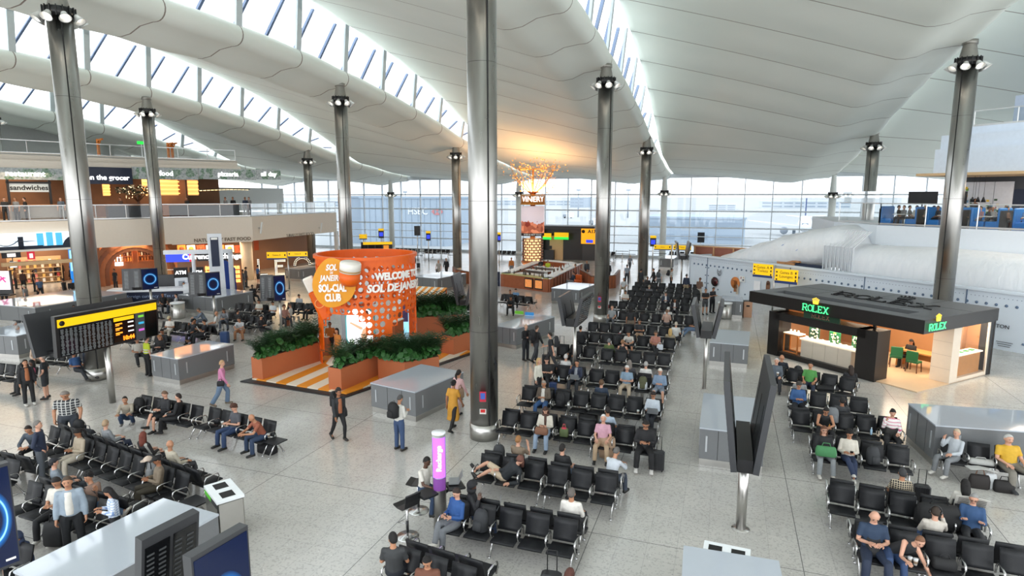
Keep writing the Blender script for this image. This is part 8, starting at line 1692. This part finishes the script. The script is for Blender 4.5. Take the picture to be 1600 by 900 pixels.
def suitcase(px, py, c, label, rz=0, s_=1., handle=True):
 p = G(px, py); t = thing('suitcase', label, 'suitcase', p, rz); t.scale = (s_, s_, s_); mm = M('case_'+c, c, .4)
 m = MB(); m.box((0, 0, .33), (.38, .24, .54), bev=.04); obj('shell', m, mm, t); m = MB(); [m.box((x, -.122, .33), (.02, .012, .46)) for x in (-.12, -.06, 0, .06, .12)]; obj('rib', m, mm, t)
 for sx in (-1, 1):
  for sy in (-1, 1): m = MB(); m.tube([(sx*.14-.012, sy*.08, .03), (sx*.14+.012, sy*.08, .03)], .03, 8); obj('wheel', m, RUBBER, t)
 if handle: m = MB(); m.tube([(-.09, .08, .58), (-.09, .08, 1.0), (.09, .08, 1.0), (.09, .08, .58)], .011, 6); obj('pull_handle', m, BLACK, t)
 return t
def bag(px, py, z, c, label, d=(.42, .2, .26), rz=0, kind='duffel_bag', c2=None):
 p = onseat(G(px, py, z), z); t = thing(kind, label, 'bag', p, rz); x, y, h = d; mm = cm(c)
 m = MB(); m.loft([[(a*x/2*w_, b*y/2*q, zz*h) for a, b in ((-1, -.7), (-.8, -1), (.8, -1), (1, -.7), (1, .7), (.8, 1), (-.8, 1), (-1, .7))] for zz, w_, q in ((0, .9, .9), (.08, 1, 1), (.6, 1, .9), (.9, .92, .5), (1, .85, .2))]); obj('body', m, mm, t)
 m = MB(); m.tube([(-x*.22, 0, h*.95), (-x*.15, 0, h*1.35), (x*.15, 0, h*1.35), (x*.22, 0, h*.95)], .012, 6); obj('handle', m, cm(c2 or c), t); return t
for a in [(38, 592, 1.1, '1c1c20', 'black backpack on the back of the man in the black jacket', 2.0), (521, 624, 1.08, '1a1a1d', 'black backpack on the woman walking past the pavilion corner', 1.9), (615, 652, .98, '17171a', 'black backpack on the man in the white sweater', 2.9), (829, 530, 1.05, '1c1c20', 'black backpack on the man walking away by the counter', 2.6), (869, 537, 1.05, '2c2e32', 'dark backpack on the man pulling a suitcase', .3),
  (1027, 437, 1.0, '50565c', 'large grey backpack of the person in the queue', 2.9), (1054, 432, 1.0, '2c2c30', 'dark backpack on the man left of the hoarding', -1.2), (379, 437, 1.0, '6a6e74', 'grey backpack on the man at the currency booth', 2.9),
  (218, 633, .46, '17171a', 'black backpack standing on the first seat of the left bank', .1), (98, 680, .46, '18181b', 'black backpack on the second seat of the long left line', 0), (342, 662, .02, '1c1c20', 'black backpack on the floor by the woman in dark grey', .4), (745, 812, .46, '34363a', 'grey backpack on the seat beside the man in blue', -.2), (869, 636, .46, '1c1c20', 'black backpack on the seat next to the brown jacket man', 0),
  (965, 537, .46, '202226', 'dark backpack on the seat beside the man in shorts', 0), (1007, 603, .46, '5a5c3c', 'olive backpack on the seat beside the older woman', 0), (757, 712, .46, '3a3c40', 'grey backpack at the feet of the beanie girl', 0), (1334, 852, .46, '2a2a2c', 'dark backpack with purple patches on the lower right seats', 0), (1350, 722, .46, '3a3c40', 'grey backpack hanging by the man in the cream shirt', .3), (1301, 660, .62, '7c8084', 'grey backpack held by the rummaging woman', 0), (1247, 592, .46, '26282c', 'dark bag on the seat between the green tee and the white-haired man', 0), (240, 745, .5, '8a8c8c', 'grey backpack on top of the black case on the left line', 0)]:
 backpack(a[0], a[1], a[2], a[3], a[4], a[5])
for a in [(1027, 735, '1a1b1e', 'black cabin suitcase beside the woman in black', 0, .95), (861, 941, '1e1e22', 'suitcase with a raised black handle at the bottom edge', .1, 1.), (240, 780, '202124', 'black suitcase on the long left line with a cap on its handle', 0, .95), (853, 572, '26282c', 'dark suitcase pulled by the man in the dark tee', .5, .9), (877, 562, '202226', 'large black suitcase at the left end of the fifth row', 0, 1.1), (864, 615, '2a3c64', 'small navy suitcase beside the man in the brown jacket', 0, .75), (378, 521, 'd0622c', 'bright orange suitcase among the left seats', .2, .75), (352, 538, '2c4470', 'blue suitcase at the right end of the reading row', .2, 1.1),
  (95, 470, '202226', 'small black case pulled past duty free', 0, .8), (127, 468, '8c9298', 'silver case pulled past the blue totem', 0, .9), (48, 478, '1c1c20', 'black case of the woman in grey', .3, .7), (418, 500, '1c1c20', 'black case left of the third blue screen', 0, 1.), (1076, 512, '1c1c1f', 'black case at the right end of the eighth row', 0, .8), (1062, 487, '18181b', 'black case at the right end of the tenth row', 0, 1.), (654, 419, '26282c', 'dark suitcase of the person in black behind the drum', 0, .9), (684, 429, '34363a', 'grey suitcase of the pale woman far left of the column', 0, .9), (987, 524, '30507c', 'blue suitcase in front of the man in the dark tee', 0, .8), (1438, 790, '1c1c20', 'black case with a raised handle in the newspaper row', 0, .9), (392, 474, '24262a', 'black case below the marquee letters', .3, .9), (450, 510, '8a4a2c', 'small brown case under the third blue screen', .2, .6)]:
 suitcase(*a)
for a in [(418, 707, .0, '17171a', 'black duffel bag on the floor under the side table', (.62, .3, .34), -.1), (266, 640, .55, 'd8d2c6', 'pale handbag on the lap of the woman in black', (.4, .18, .24), 0), (345, 603, .85, '1c1c20', 'small black crossbody bag of the woman in pink', (.24, .1, .18), .6), (719, 622, .95, 'b08a6a', 'tan shoulder bag of the woman in the mustard dress', (.34, .14, .32), 1.4), (535, 650, .75, '17171a', 'round black handbag carried past the pavilion', (.3, .16, .3), 0), (846, 678, .6, '8a5a40', 'brown leather handbag on the lap of the scarf woman', (.38, .18, .2), 0), (869, 686, .46, '5a6a3c', 'olive shopping bag on the seat in the third row', (.26, .14, .26), 0), (876, 687, .46, 'd8304c', 'red carrier bag on the seat in the third row', (.16, .12, .28), 0), (995, 606, .46, 'dfe6ee', 'white and blue plastic bag on the seat by the older man', (.34, .2, .28), 0), (1031, 546, .5, 'd8e0ea', 'pale plastic bag held by the woman in the floral shirt', (.28, .16, .24), 0), (983, 512, .46, 'dfe6ee', 'white plastic bag on the seat in the eighth row', (.32, .18, .26), 0), (974, 534, .46, 'd0303c', 'bright red cloth on the seat beside the man in shorts', (.26, .14, .3), 0), (953, 482, .0, 'd0303c', 'red bag of the person in white by the column', (.26, .16, .24), 0),
  (1529, 762, .0, '2c2624', 'black tote bag with a brown strap under the large counter seats', (.44, .2, .36), 0, 'tote_bag', '8a5a3c'), (1546, 763, .0, 'e8ecee', 'white and blue paper shopping bag under the large counter seats', (.26, .14, .4), 0), (1567, 768, .0, '221e1e', 'black bag at the feet of the man in yellow', (.44, .24, .3), 0), (1290, 712, .62, '4a9a5c', 'green bag on the lap of the woman in the black jacket', (.5, .2, .26), 0), (1301, 680, .46, 'e8901c', 'orange bag on the seat below the rummaging woman', (.36, .2, .22), 0), (1408, 696, .46, '2c2a28', 'dark bag beside the woman in pink stripes', (.36, .22, .3), 0), (1476, 815, .46, '19191b', 'large black rucksack on the newspaper row', (.8, .4, .5), .1), (1283, 606, .46, '1a1a1c', 'black coat thrown over the seats by the kiosk', (.8, .36, .14), .1), (1453, 885, .46, '1c1c1e', 'black bag on the seat behind the two cups', (.4, .22, .2), 0), (1540, 740, .46, 'c8c8c4', 'pale folded coat between the older woman and the man in yellow', (.6, .3, .12), 0), (88, 850, .2, '17171a', 'black rucksack held by the blazer man', (.42, .26, .5), .3), (125, 690, .46, '22242c', 'dark blue bag on the seat beside the woman in beige', (.4, .24, .3), 0), (70, 790, .3, '1a1a1d', 'black bag on the seats at the lower left', (.5, .3, .34), 0), (840, 613, .5, '2a2a2c', 'black and white bag of the blonde woman', (.3, .16, .26), 0), (919, 662, .0, '1a1a1c', 'black rucksack on the floor in the fourth row', (.6, .4, .4), 0), (891, 575, .46, '1e1e20', 'black bag behind the pole', (.4, .2, .3), 0), (686, 798, .35, '17171a', 'black bag hanging by the charging pillar', (.26, .16, .4), 0)]:
 bag(*a)
def cup(px, py, z, label, c='e8e2d8'):
 p = G(px, py, z); t = thing('paper_cup', label, 'cup', p); m = MB(); m.lathe([(.03, 0), (.042, .12)], n=12); obj('cup_body', m, cm(c), t); m = MB(); m.lathe([(.045, .12), (.043, .135), (.02, .14)], n=12); obj('lid', m, WHITE, t); m = MB(); m.lathe([(.0365, .04), (.0415, .09)], n=12, caps=False); obj('sleeve', m, cm('a08468'), t)
cup(1421, 880, .46, 'paper cup on the seat, nearer of a pair by the leaning woman'); cup(1430, 883, .46, 'paper cup on the seat, farther of a pair by the leaning woman'); cup(420, 684, .46, 'paper cup on the side table by the rust shirt man'); cup(997, 647, .46, 'white paper cup on the seat beside the laptop woman'); cup(1215, 587, .65, 'paper cup held by the white-haired man in grey'); cup(1260, 640, .46, 'white paper cup on the seat by the bearded man'); cup(348, 665, .46, 'paper cup between the woman in dark grey and her bag')
def bottle(px, py, z, label, c='a8c8e0'):
 p = G(px, py, z); t = thing('water_bottle', label, 'bottle', p); m = MB(); m.lathe([(.03, 0), (.033, .02), (.033, .14), (.014, .18), (.014, .2)], n=10); obj('bottle_body', m, M('clear_blue_plastic', c, .15), t); m = MB(); m.cyl((0, 0, .2), .016, .02, 10); obj('cap', m, WHITE, t)
bottle(1361, 679, .46, 'clear water bottle on the seat left of the pink stripes'); bottle(1240, 594, .46, 'clear water bottle on the seat left of the green tee'); bottle(291, 757, .46, 'clear water bottle on the seat by the man in the dark cap'); bottle(873, 596, .46, 'clear water bottle on the seat by the small navy suitcase')
def laptop(px, py, z, rz, label):
 p = G(px, py, z); t = thing('laptop', label, 'laptop', p, rz); m = MB(); m.box((0, 0, .01), (.33, .23, .018)); obj('base', m, M('laptop_grey', (150, 154, 158), .35, .5), t); m = MB(); m.bar((0, -.115, .015), (0, -.2, .22), .33, .01, up=(0, 1, .3)); obj('lid', m, M('laptop_grey'), t); return t
laptop(1020, 645, .66, 0, 'silver laptop on the lap of the woman in pale blue'); laptop(899, 592, .66, 0, 'dark laptop on the lap of the man in the navy jacket'); laptop(709, 752, 1.03, 2.0, 'open laptop on the perch table of the charging pillar'); p, _r = worn('person in a black hood on the phone with an open laptop', -.42, .12); o_ = laptop(750, 762, .62, _r, 'open laptop on the lap of the hooded person'); o_.location = p
def paper(label, px, py, z, rz, w_, h_, c='e6e2d8', nm='newspaper', tilt=.5):
 p = G(px, py, z); t = thing(nm, label, 'paper', p, rz); t.rotation_euler = (tilt, 0, rz); m = MB(); m.box((-w_/4, 0, 0), (w_/2, .012, h_), .12); m.box((w_/4, 0, 0), (w_/2, .012, h_), -.12); obj('pages', m, cm(c), t); m = MB(); [m.box((x*w_, -.022-.0*abs(x), h_*(.35-.14*k)), (w_*.32, .012, h_*.06)) for x in (-.25, .25) for k in range(6)]; obj('print', m, M('newsprint_grey', (120, 118, 114), .8), t)
paper('open newspaper held by the man in the denim jacket', 1518, 786, .95, -.15, .6, .38); paper('open white book held by the reader in dark blue', 310, 514, .85, -.7, .4, .28, 'f0ece4', 'book'); paper('newspapers spread on the seat beside the man in yellow', 1533, 732, .5, 0, .6, .4, 'd8d8d4', 'newspaper', 1.4)
c_ = G(969, 690, .62); t = thing('folded_coat', 'beige coat over the knees of the white-haired woman in pink', 'coat', G(950, 690, .5), 0); m = MB(); m.loft([[(x*w_, y, z) for x, y in ((-.25, yy), (0, yy-.06), (.25, yy), (.25, yy+.06), (0, yy+.02), (-.25, yy+.06))] for z, w_, yy in ((.16, .6, .0), (.14, .9, -.14), (-.1, 1.0, -.24), (-.42, .8, -.2))]); obj('cloth', m, cm('c4a080'), t)
p = G(231, 722, 1.02); o = link('cap', hair_me('cap')); o.location = p; setmat(o, cm('e0c8b4')); o.scale = (1.2, 1.2, 1.2); tag(o, 'pale pink cap hung on the suitcase handle of the long left line', 'cap')
t, J_, loc_, Rz_, s__, w__ = HANDS['person with black headphones and a strap facing away']; m = MB(); sk_ = J_['skull']; m.tube([sk_+V(.1*math.cos(a), .01, .02+.13*math.sin(a)) for a in [PI*k/12 for k in range(13)]], .012, 6); [m.sphere(sk_+V(s_*.095, .01, .0), (.025, .04, .045), 8, 6) for s_ in (-1, 1)]; obj('headphones', m, BLACK, t)
t = HANDS['woman in a cream cardigan with a brown scarf and pale jeans'][0]; J_ = HANDS['woman in a cream cardigan with a brown scarf and pale jeans'][1]; m = MB(); n0 = J_['neck']; m.tube([n0+V(.085*math.cos(a), .08*math.sin(a), .0) for a in [2*PI*k/12 for k in range(13)]], .035, 7); m.tube([n0+V(.02, -.09, 0), n0+V(.03, -.13, -.15), n0+V(.03, -.14, -.3)], [.035, .04, .03], 7); obj('scarf', m, cm('5a3a30'), t)
for lb, c_ in (('guard in a yellow high-visibility vest seen from behind', 'c8ccd0'),):
 t, J_ = HANDS[lb][0], HANDS[lb][1]; m = MB(); q, s_ = J_['pel'], J_['sp']
 for z in (.1, .2): ell(m, [q+s_*z, q+s_*(z+.04)], [.178, .178], [.128, .128], J_['xa'], J_['fy'], 16)
 obj('reflective_band', m, cm('d8dcdc'), t)
for lb, c_ in (('man in a pale blue blazer over a white tee holding a black bag', 'ebe6dc'), ('woman in a black jacket and rust shirt walking past the pavilion corner', 'b0643c'), ('man in a black jacket and orange shirt with a backpack at the far left', 'b86838'), ('man in a brown jacket over white with blue jeans', 'e8e4dc'), ('man in a navy suit in the eleventh row', 'e4e4e4'), ('man in a dark suit jacket in the tenth row', 'd8d8d8'), ('man in a navy jacket with a laptop and a hand at his mouth', '9aa0a8')):
 t, J_ = HANDS[lb][0], HANDS[lb][1]; m = MB(); q, s_, f_ = J_['pel'], J_['sp'], J_['fy']; m.loft([[q+s_*z+V(x, 0, 0)-f_*y for x, y in ((-w_, .09), (-w_*.6, d_), (0, d_+.004), (w_*.6, d_), (w_, .09))] for z, w_, d_ in ((.02, .07, .152), (.15, .075, .146), (.3, .07, .146), (.42, .06, .12), (.47, .05, .085))], False, True, False); obj('shirt_front', m, cm(c_), t)
